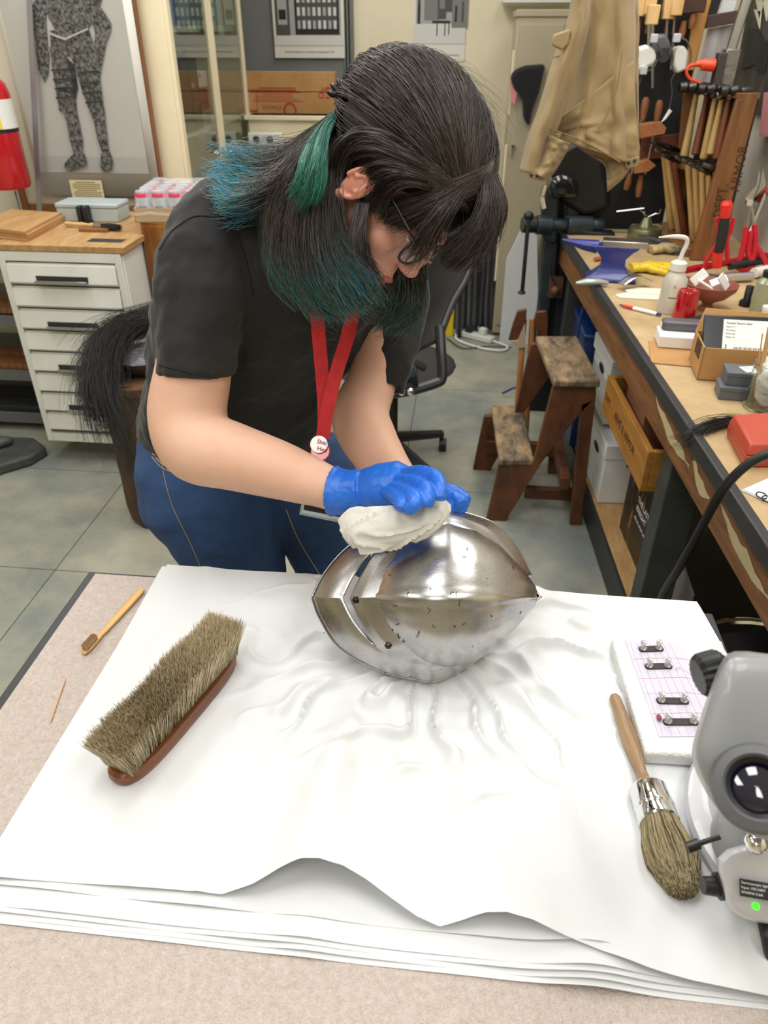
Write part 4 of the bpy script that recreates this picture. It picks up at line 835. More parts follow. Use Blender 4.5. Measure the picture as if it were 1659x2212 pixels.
g=G(); g.tube([HM@V((-.0105,.109,.003)),HM@V((0,.112,.006)),HM@V((.0105,.109,.003))],.0016,8); obj('glasses_bridge',g,m_steel,root)
# shirt
g=G()
g.rings(bodyrings([(497,955,1.475,.178,.128),(500,925,1.46,.180,.130),(515,850,1.38,.172,.126),(548,750,1.31,.178,.132),(590,650,1.225,.186,.128),(632,570,1.16,.178,.112),(668,510,1.11,.125,.092),(700,470,1.075,.082,.075),(712,455,1.06,.072,.068)]))
limb(g,[(560,500,1.12,.07),(475,500,1.085,.067),(440,570,1.075,.071),(428,680,1.085,.070),(422,770,1.095,.064),(424,818,1.10,.0605)])
limb(g,[(800,560,1.24,.06),(852,610,1.28,.06),(850,700,1.29,.055),(836,790,1.285,.049),(822,838,1.285,.046)])
# one soft drape fold from the arm pit
sh=blob('tshirt',g,m_shirt,root,.005,7,[(.024,.13),(.013,.05)])
# sleeve hems and seams
def ringpts(c,t,r,n=40,rb=None): 
    t=V(t).normalized(); a=sd-t*sd.dot(t); a.normalize(); b=t.cross(a); return [c+a*(r*cos(2*pi*i/n))+b*((rb or r)*sin(2*pi*i/n)) for i in range(n+1)]
# jeans
g=G()
g.rings(bodyrings([(497,905,1.475,.168,.118),(492,960,1.48,.176,.126),(488,1010,1.49,.182,.13),(495,1060,1.51,.18,.125),(510,1100,1.53,.165,.11)]))
limb(g,[(430,1000,1.45,.115),(455,1060,1.47,.124),(480,1130,1.50,.120),(510,1200,1.535,.103),(528,1260,1.57,.088),(530,1340,1.64,.075)])
limb(g,[(620,990,1.54,.115),(655,1050,1.56,.118),(690,1120,1.61,.104),(715,1200,1.66,.088),(722,1260,1.70,.08),(725,1300,1.74,.072)])
for (px,py,z) in ((530,1340,1.64),(725,1300,1.74)):
    k=D(px,py,z); g.tube([k,V((k.x,k.y+.02,k.z-.2)),V((k.x,k.y+.03,.045))],[.075,.07,.065],18)
jn=blob('jeans',g,m_jean,root,.006,7,[(.010,.07)])
for (px,py,z) in ((530,1340,1.64),(725,1300,1.74)):
    k=D(px,py,z); g=G(); g.ell((k.x+.02,k.y-.03,.04),(.05,.12,.045),MX.Rotation(R(-25),4,'Z')).box((k.x+.02,k.y-.03,.012),(.08,.22,.024),R(-25)); blob('shoe',g,M('shoe_black','222222',.5),root,.006,5)
st=M('denim_stitch','b9a279',.7)
JT=[bvh(jn)]; ST=[bvh(sh)]
def onsurf(pts,r,nm,mt,tr=None,n=34):
    P=cat([V((x,y,0)) for x,y in pts],n); Q=[hit(tr or JT,p.x,p.y,.0006)[0] for p in P]; Q=[q for q in Q if q]; 
    if len(Q)>2: g=G(); g.tube(Q,r,5); obj(nm,g,mt,root)
onsurf([(345,905),(350,1000),(372,1090),(410,1170),(440,1240)],.0007,'side_seam',st); onsurf([(330,980),(352,1003),(385,1016),(425,1018),(455,1040)],.0013,'pocket_edge',st); onsurf([(328,986),(350,1010),(385,1023),(425,1026)],.0009,'pocket_stitch',st)
onsurf([(600,1080),(640,1070),(690,1085)],.001,'crotch_seam',M('denim_dark','182b4a',.8)); onsurf([(618,1100),(645,1165),(690,1240)],.0009,'inseam',st)
for q in ([(342,788),(400,802),(460,815),(502,822)],[(790,835),(825,850),(862,846)]): onsurf(q,.0008,'hem_stitch',M('black_thread','121212',.8),ST)
for q in ([(470,470),(505,500),(530,560),(548,640)],[(345,540),(372,500),(420,468),(470,470)],[(470,470),(500,455),(520,440)]): onsurf(q,.0012,'shoulder_seam',M('black_thread','121212',.8),ST)
g=G(); g.ell(hit(JT,336,984)[0] or D(336,984,1.4),.004); obj('pocket_rivet',g,M('copper','b56a3c',.3,1),root)
# gloves
def finger(g,L): g.tube(cat([D(*c[:3]) for c in L],len(L)*4),[itp(range(len(L)),[c[3] for c in L],i/(len(L)*4-1)*(len(L)-1)) for i in range(len(L)*4)],12)
g=G()
g.tube([D(719,1060,1.078),D(733,1062,1.075),D(755,1062,1.07),D(785,1058,1.06)],[.0385,.035,.0325,.0285],24,flat=.95,up=V((0,-.5,.8)))
g.tube(cat([D(728,1062,1.075),D(760,1062,1.07),D(800,1052,1.055),D(840,1048,1.04),D(880,1048,1.03)],14),[itp([0,.15,.35,.6,.85,1],[.0335,.0285,.0275,.034,.036,.028],i/13) for i in range(14)],20,flat=.72,up=V((0,-.5,.8)))
finger(g,[(868,1030,1.035,0.0115),(905,1022,1.00,0.0115),(940,1032,.968,0.0106),(951,1056,.95,0.0097),(951,1080,.945,0.0083)])
finger(g,[(862,1042,1.02,0.0115),(893,1044,.98,0.0118),(918,1056,.948,0.0106),(924,1078,.935,0.0097),(920,1094,.935,0.0083)])
finger(g,[(850,1056,1.00,0.0110),(872,1064,.965,0.0115),(893,1074,.935,0.0106),(896,1090,.925,0.0097),(880,1103,.93,0.0083)])
finger(g,[(835,1064,1.00,0.0101),(855,1074,.96,0.0101),(868,1086,.94,0.0092),(862,1102,.935,0.0081)])
finger(g,[(800,1075,1.06,0.0120),(835,1095,1.05,0.0106),(870,1105,1.035,0.0097),(900,1108,1.025,0.0083)])
blob('glove',g,m_glove,root,.0018,3,[(.0018,.010)],label='blue nitrile glove on the hand gripping the cloth')
g=G()
g.tube(cat([D(872,1046,1.18),D(900,1058,1.16),D(930,1068,1.13),D(950,1075,1.11)],10),[.031,.028,.034,.030]*2+[.03,.026],18,flat=.7)
finger(g,[(940,1068,1.11,.013),(965,1072,1.10,.0135),(985,1080,1.085,.0135),(1000,1095,1.07,.0125)])
finger(g,[(935,1062,1.125,.013),(968,1060,1.12,.0125),(992,1072,1.115,.012),(1005,1085,1.10,.011)])
finger(g,[(930,1075,1.12,.012),(955,1085,1.10,.012),(975,1095,1.08,.0115),(985,1108,1.075,.010)])
finger(g,[(920,1080,1.13,.0115),(940,1095,1.11,.011),(955,1105,1.10,.0105),(962,1115,1.09,.0095)])
finger(g,[(905,1072,1.13,.013),(925,1095,1.10,.012),(935,1110,1.085,.011)])
blob('glove',g,m_glove,root,.0022,3,[(.004,.012)],label='blue nitrile glove on the hand steadying the far rim of the helmet')
# ---------------- hair ----------------
CE=V((0,-.012,.050)); CR=V((.080,.106,.088)); HMi=HM.inverted()
def pushout(P,f0=1.04):
    M3=np.array(HMi.to_3x3()); o_=np.array(HM.translation); L=(P-o_)@M3.T-np.array(CE); q=L/np.array(CR); r=np.linalg.norm(q,axis=-1,keepdims=True)
    tgt=f0+.07*(rng.rand(P.shape[0],1,1)); L=np.where(r<tgt,L*tgt/np.maximum(r,1e-6),L); M4_=np.array(HM.to_3x3()); return (L+np.array(CE))@M4_.T+o_
def capshape():
    g=G(); g.ell(HM@CE,tuple(CR),HM.to_3x3().to_4x4(),32,20); return g
rng=np.random.RandomState(11)
blob('hair_cap',capshape(),M('hair_base','1d1815',.6),root,.005,2)
dark=np.array(lin('40362f')[:3]); dk2=np.array(lin('211a18')[:3]); teal=np.array(lin('1d6260')[:3]); blue=np.array(lin('2b8bb0')[:3]); green=np.array(lin('35876c')[:3]); ash=np.array(lin('8b8a72')[:3]); smoke=np.array(lin('586a66')[:3])
mh=MV('hair_strand',.35)
def guides(gs,N,spread,tipmix,rad=.00045,K=16,frizz=.0025,tlen=.25,nm='hair_lock',start=.5,push=True,dz=.03,cols=(dark,dk2),clump=14):
    """gs: list of guide curves (px,py,zc); strands are blended between neighbouring guides"""
    G_=np.array([[list(p) for p in cat([D(q[0],q[1],q[2]+dz) for q in g_],K)] for g_ in gs]); M_=len(gs)
    nc=max(4,int(N//clump)); cu=rng.rand(nc)*(M_-1); ci=rng.randint(0,nc,N); u=np.clip(cu[ci]+rng.randn(N)*.035*(M_-1)/3,0,M_-1-1e-6)
    k=u.astype(int); f=(u-k)[:,None,None]; P=G_[k]*(1-f)+G_[np.minimum(k+1,M_-1)]*f
    s=np.linspace(0,1,K)[None,:,None]
    co=rng.randn(nc,1,3)*spread; P=P+co[ci]*(.25+.9*s)+rng.randn(N,1,3)*spread*.32*(.4+s)
    P+=frizz*(np.sin(s*7+rng.rand(N,1,1)*6)*rng.randn(N,1,3))*s
    cut=1-rng.rand(N)*tlen; t=np.linspace(0,1,K)[None,:]*cut[:,None]; idx=t*(K-1); i0=np.minimum(idx.astype(int),K-2); fr=(idx-i0)[...,None]
    ar=np.arange(N)[:,None]; P=P[ar,i0]*(1-fr)+P[ar,i0+1]*fr
    if push: P=pushout(P)
    base=cols[0]*(.55+.9*rng.rand(N,1)); base=np.where((rng.rand(N)<.35)[:,None],cols[1]*(.6+.8*rng.rand(N,1)),base)
    tip=np.zeros((N,3)); pk=rng.choice(len(tipmix),N,p=[x[1] for x in tipmix])
    for i,(c,_) in enumerate(tipmix): tip[pk==i]=np.asarray(c)*(.7+.6*rng.rand((pk==i).sum(),1))
    w=np.clip((t-start)/(1.0-start)*1.6+rng.randn(N,1)*.12,0,1)[...,None]; C=base[:,None,:]*(1-w)+tip[:,None,:]*w
    strands(nm,P,np.linspace(rad,rad*.45,K),C,mh,root)
clip_=(775,212,.925)
dd=[(dark,.7),(dk2,.3)]
# crown: every strand runs over the skull from the hair line to the clip
clp=D(778,212,.97); cl_=np.array(HMi@clp-CE)/np.array(CR); cl_/=np.linalg.norm(cl_)
N=11000; K=16; ph=rng.uniform(-105,105,N)*pi/180; ph=np.round(ph*40)/40*.6+ph*.4; hgt=.30+.35*(1-np.abs(ph)/2)+.12*rng.randn(N)
rt=np.stack([np.sin(ph),np.cos(ph),hgt],-1); rt/=np.linalg.norm(rt,axis=1,keepdims=True)
cj=cl_+rng.randn(N,3)*.09; cj/=np.linalg.norm(cj,axis=1,keepdims=True); s_=np.linspace(0,1,K)[None,:,None]*(1-.25*rng.rand(N,1,1)*(rng.rand(N,1,1)<.3))
om=np.arccos(np.clip((rt*cj).sum(1),-1,1))[:,None,None]; q=(np.sin((1-s_)*om)*rt[:,None]+np.sin(s_*om)*cj[:,None])/np.sin(om)
lift=1.05+.10*np.sin(np.pi*s_)*(.5+.7*rng.rand(N,1,1))+.012*np.sin(s_*8+rng.rand(N,1,1)*6)+.03*np.sin(ph*9)[:,None,None]*np.sin(np.pi*s_)
P=(q*lift+rng.randn(N,1,3)*.012*s_*(1-s_)*4)*np.array(CR)+np.array(CE); P=P@np.array(HM.to_3x3()).T+np.array(HM.translation)
cc=dark*(.5+1.0*rng.rand(N,1)); cc=np.where((rng.rand(N)<.4)[:,None],dk2*(.6+.8*rng.rand(N,1)),cc)
strands('crown_hair',P,np.linspace(.0005,.0004,K),np.repeat(cc[:,None,:],K,1),mh,root)
# side hair over the temple, past the ear
guides([[(985,430,.86),(910,400,.815),(860,398,.81),(825,432,.835),(812,470,.85)],
        [(960,380,.83),(880,345,.80),(815,318,.80),(770,322,.82),(738,350,.845)],
        [(860,300,.795),(810,280,.80),(765,290,.815),(735,340,.83),(722,420,.85)]],3000,.0045,dd,nm='side_hair',start=.9,tlen=.1)
# fringe falling over the forehead and glasses
guides([[(1040,330,.87),(1045,400,.845),(1035,470,.845),(995,530,.855),(955,562,.86)],
        [(1045,340,.87),(1060,410,.85),(1040,480,.85),(1000,530,.86),(955,575,.87)],
        [(1050,350,.89),(1078,430,.88),(1062,490,.885),(1025,535,.89),(985,565,.89)],
        [(1055,360,.93),(1085,430,.93),(1072,490,.94),(1040,530,.94),(1000,560,.94)]],3400,.0045,[(dark,.6),(dk2,.4)],nm='fringe',start=.9,tlen=.4,frizz=.004)
guides([[(1035,340,.865),(985,385,.83),(920,420,.825),(862,440,.835),(820,468,.85)],
        [(1038,345,.865),(1000,410,.835),(940,450,.83),(890,475,.84),(850,490,.852)]],1500,.0035,dd,nm='fringe',start=.9,tlen=.25)
guides([[(1030,360,.86),(990,430,.832),(950,490,.838),(925,540,.85),(905,570,.86)],
        [(1005,390,.85),(955,440,.826),(915,490,.832),(890,530,.848),(870,545,.855)]],330,.007,dd,nm='fringe',start=.9,tlen=.3,frizz=.004,clump=3)
guides([[(1040,335,.88),(1050,400,.86),(1050,470,.86),(1015,535,.87),(975,572,.875)],[(1045,345,.89),(1068,420,.87),(1055,490,.875),(1020,540,.88),(985,572,.88)]],1300,.007,dd,nm='fringe',start=.9,tlen=.35,frizz=.004)
# long hair behind the ear hanging down over the chest, teal ends
guides([[(770,230,.91),(735,300,.86),(720,400,.84),(735,520,.845),(790,590,.85),(820,640,.86)],
        [(765,232,.90),(715,320,.85),(695,430,.835),(700,550,.84),(740,630,.85),(775,665,.86)],
        [(760,235,.90),(690,330,.855),(655,450,.85),(655,570,.86),(690,650,.87),(740,680,.88)],
        [(755,240,.91),(665,340,.87),(615,440,.88),(605,540,.89),(640,620,.90),(690,670,.90)],
        [(750,240,.93),(650,330,.90),(595,410,.91),(590,500,.93),(600,570,.94),(640,630,.94)]],13000,.006,[(teal,.30),(green,.10),(blue*.6,.10),(smoke,.25),(dark,.25)],nm='long_hair',start=.55,frizz=.008,tlen=.5)
guides([[(782,470,.838),(772,520,.84),(780,580,.85),(805,635,.86)],[(796,440,.838),(786,500,.84),(795,560,.85),(822,612,.862)],[(770,440,.838),(758,520,.84),(770,600,.85),(800,650,.86)]],1500,.003,[(dark,.8),(smoke,.2)],nm='long_hair',start=.7,frizz=.003)
# hair thrown over the back, blue ends
guides([[(760,225,.94),(690,285,.94),(620,330,.96),(560,340,1.0),(500,350,1.02),(462,380,1.03)],
        [(750,235,.93),(680,300,.925),(620,360,.94),(570,380,.97),(520,360,1.0),(478,385,1.01)],
        [(745,240,.92),(670,320,.91),(610,390,.92),(560,420,.95),(510,430,.98),(480,410,1.0)],
        [(740,245,.92),(660,330,.90),(600,410,.90),(550,440,.93),(505,445,.97),(475,430,.99)]],7500,.008,[(blue,.45),(teal,.2),(green,.15),(ash,.2)],nm='back_hair',start=.5,frizz=.011,tlen=.55)
# green streak
guides([[(735,240,.885),(708,280,.83),(692,340,.80),(680,400,.80),(655,440,.82)],[(722,255,.885),(680,300,.835),(662,350,.81),(655,400,.81),(645,425,.83)]],2200,.0045,[(green*.9,.6),(teal,.25),(dark,.15)],nm='green_streak',start=.1,cols=(green*.7,teal*.8),frizz=.003)
# hair on her far side hanging beyond the face
guides([[(880,500,1.02),(900,590,1.02),(905,650,1.03),(880,700,1.03),(850,715,1.03)],[(850,520,1.0),(865,600,1.0),(860,660,1.0),(835,690,1.01),(800,700,1.01)],
        [(900,480,1.04),(915,580,1.05),(900,660,1.06),(880,710,1.06)],[(830,540,.98),(830,610,.97),(815,650,.98),(790,670,.98)]],3000,.0045,[(smoke,.5),(teal*1.2,.3),(dark,.2)],nm='far_hair',start=.15,frizz=.009,tlen=.35)
# fly-away strands around the crown
guides([[(800,215,.93),(880,165,.92),(980,165,.91),(1060,240,.9),(1085,340,.9)],[(820,205,.92),(900,160,.90),(1000,170,.9),(1065,270,.9),(1085,420,.9)],[(790,215,.93),(860,165,.9),(960,145,.9),(1045,205,.9),(1085,300,.9)]],130,.010,dd,nm='flyaway_hair',rad=.00018,start=.9,frizz=.012,clump=1.5,tlen=.5)
# claw clip
g=G(); c=D(746,212,.93)
for k in range(5):
    a=R(-80+28*k); d=(upc*cos(a)+rgt*sin(a)+toc*.3); g.ell(c+d*.012,(.0045,.0045,.012),frame(d),12,8)
g.ell(c,(.008,.008,.008)); obj('hair_clip',g,M('clip_black','0e0e12',.3),root)
# lanyard with badge reel and card holder
ly_=thing('lanyard','red lanyard with a round white button and a clear card holder around her neck','lanyard',D(690,975,1.08),world=True)
m_lan=M('red_ribbon','c4161c',.6,0,'a81218',60)
def ribbon(pts,w,nrm,nm,mt,par):
    P=cat([D(*p) for p in pts],20); g=G(); rs=[]
    for i,p in enumerate(P):
        t=(P[min(i+1,19)]-P[max(i-1,0)]).normalized(); s=t.cross(nrm).normalized()*w; n_=s.cross(t).normalized()*.0008
        rs.append([p-s-n_,p+s-n_,p+s+n_,p-s+n_])
    g.rings(rs); return obj(nm,g,mt,par,ang=30)
nr=toc
ribbon([(678,590,1.02),(683,650,1.045),(688,720,1.06),(695,800,1.075),(700,870,1.085),(700,940,1.09)],.0098,nr,'strap',m_lan,ly_)
ribbon([(772,600,1.00),(765,660,1.03),(750,730,1.05),(728,800,1.065),(708,880,1.075),(697,945,1.085)],.0098,nr,'strap',m_lan,ly_)
def disc(px,py,z,r,th,nm,mt):
    fm=frame(toc); fm.translation=D(px,py,z); g=G(); g.lathe([(0,-th),(r*.9,-th),(r,-th*.3),(r,th*.3),(r*.9,th),(0,th)],36,fm); return obj(nm,g,mt,ly_)
disc(692,975,1.085,.0145,.003,'badge_reel',M('red_gloss','c8141a',.2,coat=.6)); disc(689,960,1.075,.0128,.0015,'button_badge',M('button_white','ecebea',.25))
fm=lambda px,py: axes(D(px,py,1.0725),rgt,upc,toc)
text('She/',.0088,m_redink,ly_,fm(684,957)@MX.Rotation(R(-12),4,'Z'),align='LEFT' if 0 else 'LEFT'); text('Her',.0088,m_redink,ly_,fm(684,972)@MX.Rotation(R(-12),4,'Z'))
a,b=D(652,1085,1.30),D(752,1105,1.28); d=(b-a); ux=d.normalized(); uy=toc.cross(ux).normalized(); w=d.length
if uy.z<0: uy=-uy
m4=axes(a,ux,uy,ux.cross(uy)); g=G(); g.prism([(0,-.022),(w,-.022),(w,.03),(0,.03)],.002,m4); obj('card_holder',g,M('holder_clear','c9d6dc',.1,alpha=.6),ly_,bev=.001)
g=G(); g.prism([(.004,-.018),(w-.004,-.018),(w-.004,.026),(.004,.026)],.001,axes(a+toc*.0018,ux,uy,toc)); obj('id_card',g,M('card_face','cdd8dc',.4),ly_)
g=G(); g.prism([(.006,-.012),(w-.006,-.012),(w-.006,-.001),(.006,-.001)],.001,axes(a+toc*.0028,ux,uy,toc)); obj('black_band',g,m_ink,ly_)
g=G(); g.tube([D(692,985,1.09),D(700,1040,1.2),D(705,1072,1.29)],.0012,6); obj('reel_cord',g,m_dark,ly_)
# ---------------- long workbench on the right ----------------
BZ=.9; by=lambda y: .5-.058*(y-1.9)
t=thing('workbench','long wooden workbench with a black front edge along the right side','workbench',(.9,2.0,0),world=True)
m_bt=M('bench_top_wood','c0a77d',.5,0,'a58a62',7,.1,60,stretch=(1,1,1),detail=8,lo=.35,hi=.7); m_apr=wood('bench_apron_wood','8a5c33','623a1c',(12,1.2,12),.55,5,.2)
ya,yb=.3,3.46
def strip(x0,x1,z0,z1,nm,mt,bev=0,yy=(ya,yb)):
    a,b=yy; g=G(); bot=[V((by(a)+x0,a,z0)),V((by(a)+x1,a,z0)),V((by(b)+x1,b,z0)),V((by(b)+x0,b,z0))]; g.hexa(bot,[p+V((0,0,z1-z0)) for p in bot]); return obj(nm,g,mt,t,bev=bev)
strip(.02,.95,BZ-.03,BZ-.001,'bench_top',m_bt); strip(-.0,.022,BZ-.035,BZ+.003,'black_edge',m_tb,.004); strip(.012,.03,BZ-.13,BZ-.035,'apron',m_apr,.002)
g=G(); rnd=random.Random(3)
def patch(y0,y1,seed):
    r_=random.Random(seed); pts=[]; n=12
    for i in range(n): y=y0+(y1-y0)*i/(n-1); pts.append((y,BZ-.045-.012*r_.random()-.03*i/n))
    for i in range(n-1,-1,-1): y=y0+(y1-y0)*i/(n-1); pts.append((y,BZ-.05-.03*i/n-.028*sin(pi*i/(n-1))-.006*r_.random()))
    g.slab([V((by(y)+.0115,y,z)) for y,z in pts],(-.0006,0,0))
patch(1.83,1.52,1); patch(1.52,1.38,2); patch(1.33,1.05,5); obj('bare_filler_patch',g,M('cream_filler','b9ab82',.8),t)
for yy in (1.76,3.38,.7):
    g=G(); x=by(yy)+.05; g.bb((x,yy-.045,0),(x+.09,yy+.045,BZ-.035)); obj('leg',g,M('post_dark','3f4340',.6,0,'323634',10),t,bev=.004)
    g=G(); g.bb((x+.75,yy-.045,0),(x+.84,yy+.045,BZ-.035)); obj('leg',g,MATS['post_dark'],t)
strip(.085,.28,.10,.125,'lower_shelf_front',m_ply,.002,(1.9,3.3)); strip(.28,.9,.085,.10,'lower_shelf_back',m_tb,0,(.7,3.3)); strip(.075,.085,.0,.12,'shelf_edge',m_tb,0,(1.85,3.3)); strip(.6,.62,.1,.85,'dark_divider',m_tb,0,(.7,1.75))
g=G(); a=Z(1310,1232,.0); b=Z(1330,1300,0); g.slab([a+V((-.012,0,0)),a+V((.012,0,0)),b+V((.03,-.3,0)),b+V((-.012,-.3,0))],(0,0,.002)); o=obj('floor_tape',g,M('yellow_tape','cfd21d',.5),None); tag(o,'yellow tape strip on the floor beside the bench shelf','tape')
B=lambda px,py,z=BZ: Z(px,py,z)
# ---- under the bench ----
t=thing('blue_crate','blue ribbed plastic stacking bin under the far end of the bench','crate',(.635,3.08,.127)); m_blu=M('blue_plastic','0e3069',.4)
for k in range(3):
    g=G(); g.box((0,0,.075+.17*k),(.27,.34,.15)); obj('bin',g,m_blu,t,bev=.01); g=G(); g.box((0,0,.155+.17*k),(.29,.36,.02)); obj('rim',g,m_blu,t,bev=.006)
    g=G(); 
    for i in range(6): g.box((-.11+.044*i,-.172,.075+.17*k),(.006,.006,.12))
    obj('rib',g,m_blu,t)
g=G(); a=V((-.155,-.175,.0)); g.tube(cat([V((-.165,-.17,.25)),V((-.165,-.17,.58)),V((-.13,-.17,.64)),V((.0,-.17,.66))],14),.006,8); obj('tube_frame',g,m_blu,t)
m_bb=M('box_white','dddedd',.6,0,'d3d5d4',4)
for k,(y,z,lab) in enumerate(((2.62,.127,'lower white archive box on the bench shelf'),(2.74,.40,'upper white archive box stacked under the bench'))):
    t=thing('archive_box',lab,'box',(by(y)+.085+.135,y,z),R(3),'archive boxes under the bench')
    g=G(); g.box((0,0,.11),(.25,.30,.22)); obj('box_body',g,m_bb,t,bev=.003); g=G(); g.box((0,0,.222),(.265,.315,.06)); obj('lid',g,m_bb,t,bev=.004)
    g=G(); g.box((-.1255,0,.10),(.001,.26,.002)).box((-.1255,0,.13),(.001,.26,.002)).box((-.1255,.0,.05),(.001,.26,.002)); obj('printed_line',g,M('pale_print','a9aebb',.6),t)
    g=G(); g.ell((-.126,0,.165),(.002,.045,.016)); obj('hand_hole',g,m_ink,t); g=G(); g.ell((0,-.151,.165),(.045,.002,.014)); obj('hand_hole',g,m_ink,t)
# wooden stencilled box end
P=[X(1326,842,.53),X(1350,836,.53)]; zt_=.672; ylo,yhi=1.83,2.36
t=thing('stencilled_box','yellow-brown wooden box stencilled DEPT. ARMS & ARMOR, hung under the bench','box',(.53,2.02,.57),world=True)
m_yw=wood('yellow_wood','b07c36','936324',(6,1,10),.45,5,.05)
x0=lambda y: by(y)+.022
for nm,(ya_,yb_,xo,xw) in (('front_board',(ylo,yhi,0,.018)),('end_board',(yhi-.018,yhi,.018,.22)),('end_board',(ylo,ylo+.018,.018,.22))):
    g=G(); bot=[V((x0(ya_)+xo,ya_,.575)),V((x0(ya_)+xo+xw,ya_,.575)),V((x0(yb_)+xo+xw,yb_,.575)),V((x0(yb_)+xo,yb_,.575))]; g.hexa(bot,[p+V((0,0,.115)) for p in bot]); obj(nm,g,m_yw,t,bev=.002)
g=G(); bot=[V((x0(ylo),ylo,.565)),V((x0(ylo)+.24,ylo,.565)),V((x0(yhi)+.24,yhi,.565)),V((x0(yhi),yhi,.565))]; g.hexa(bot,[p+V((0,0,.010)) for p in bot]); obj('bottom_board',g,m_yw,t)
dv=V((.058,-1,0)).normalized()
text('DEPT.',.036,M('stencil','43290f',.7),t,axes(V((x0(2.345)-.0005,2.345,.612)),dv,(0,0,1),V((-1,-.058,0)).normalized()),thick=.0003,sx=.9); text('ARMS & ARMOR',.040,MATS['stencil'],t,axes(V((x0(2.20)-.0005,2.20,.612)),dv,(0,0,1),V((-1,-.058,0)).normalized()),sx=.9)
g=G(); g.box((0,0,.09),(.14,.26,.18)); o=obj('carton',g,M('pink_card','93634a',.7),None,bev=.003); o.location=(.615,2.14,.576); tag(o,'plain pinkish-brown carton standing in the stencilled wooden box','box')
g=G(); 
for k in range(5): g.tube([(0,.03*k-.06,.0),(.05,.03*k-.07,.05),(.09,.03*k-.05,.09)],.02,10)
o=obj('paper_rolls',g,M('crumpled_white','d8d8d4',.7,bump=.5,bsc=50),None); o.location=(.60,1.75,.577); o.location.y=1.84; tag(o,'crumpled white paper rolls at the near end of the stencilled box','paper')
t=thing('coffee_table_book','large black and gold art book standing on the bench shelf','book',(.66,2.16,.10),R(4)); bk=M('book_cover','141210',.35,0,'9b7430',16,0,60,stretch=(1,2,.5),lo=.55,hi=.72)
g=G(); g.box((-.02,0,.19),(.02,.30,.38)); obj('front_cover',g,bk,t); g=G(); g.box((.01,0,.19),(.04,.295,.37)); obj('page_block',g,M('pages','8f9093',.7,0,'707174',80,stretch=(20,1,1)),t); g=G(); g.box((.035,0,.19),(.01,.30,.38)); obj('back_cover',g,m_tb,t)
for k,s in enumerate(('THE LAST','KNIGHT','the art, armor, and')): text(s,.03 if k<2 else .017,m_paper,t,axes((-.0306,.02,.22-.033*k),(0,-1,0),(0,0,1),(-1,0,0)))
g=G(); g.slab([(0,0,0),(.05,-.24,0),(.05,-.24,.18),(0,0,.30)],(.008,.002,0)); o=obj('grey_board',g,M('grey_board','8d8886',.6),None); o.location=(.66,1.98,.10); tag(o,'grey slanted board leaning beside the art book','board')
# ---- step stool ----
t=thing('step_stool','worn two-step wooden stool beside the bench','stool',(.25,2.7,0),world=True)
m_st=wood('stool_wood','6b3f20','3f2210',(2,2,1),.5,6,.2); m_tr=M('worn_tread','9c8260',.8,0,'4b4339',9,.4,60,stretch=(2.5,1,1),detail=8,lo=.38,hi=.62)
def cp(cx,cy_): return (820+cx/2.86,560+cy_/2.86)
def side(yp,dx=0):
    q=[cp(1075,775),cp(1340,775),cp(1335,860),cp(1245,1645),cp(1175,1645),cp(1235,960),cp(1160,1050),cp(1000,1260),cp(770,1632),cp(655,1632),cp(740,1262),cp(955,1240)]
    return [Y(x,y,2.49) for x,y in q]
S1=side(2.49)
off=V((-.055,.40,0))
for k in (0,1):
    d=off*k
    # front slanted board and rear leg are separate boards with a block between
    g=G(); g.slab([S1[0]+d,S1[1]+d,S1[2]+d,S1[5]+d+V((.0,0,.0)),S1[6]+d,S1[7]+d,S1[8]+d,S1[9]+d,S1[10]+d,S1[11]+d],(0,.028,0)); obj('side_board',g,m_st,t,bev=.003)
    g=G(); g.slab([S1[2]+d+V((0,0,.0)),S1[3]+d,S1[4]+d,S1[5]+d+V((-.0,0,.04))],(0,.03,0)); obj('leg',g,m_st,t,bev=.003)
def tread(cs_,z,th,nm,yn):
    pts=[Z(*cp(*c),z) for c in cs_]; c=sum(pts,V())/4; 
    return pts
zt1=S1[0].z; zt2=S1[10].z
for nm,cs_,zz in (('top_tread',((1075,748),(1368,752),(1222,472),(962,472)),zt1+.028),('lower_tread',((740,1238),(955,1238),(885,900),(690,900)),zt2+.026)):
    pts=[Z(*cp(*c),zz) for c in cs_]; g=G(); c=sum(pts,V())/4; g.slab([c+(p-c)*1.0-V((0,0,.027)) for p in pts],(0,0,.027)); obj(nm,g,m_tr,t,bev=.007)
g=G(); a,b=S1[8],S1[4]; zc_=Y(*cp(1000,1440),2.75).z
g.bb((.14+.0,2.86,.10),(.47,2.89,.16)).bb((.42,2.5,.155),(.455,2.9,.21)); obj('stretcher',g,m_st,t,bev=.003)
g=G(); a=Y(*cp(900,1400),2.62); b=Y(*cp(1190,1480),2.62); g.bb((a.x,2.60,b.z),(b.x,2.63,a.z)); obj('stretcher',g,m_st,t,bev=.003)
g=G(); g.slab([V((.10,2.60,zt1-.02)),V((.27,2.60,zt1-.02)),V((.12,2.60,zt2)),V((.06,2.60,zt2))],(0,.025,0))
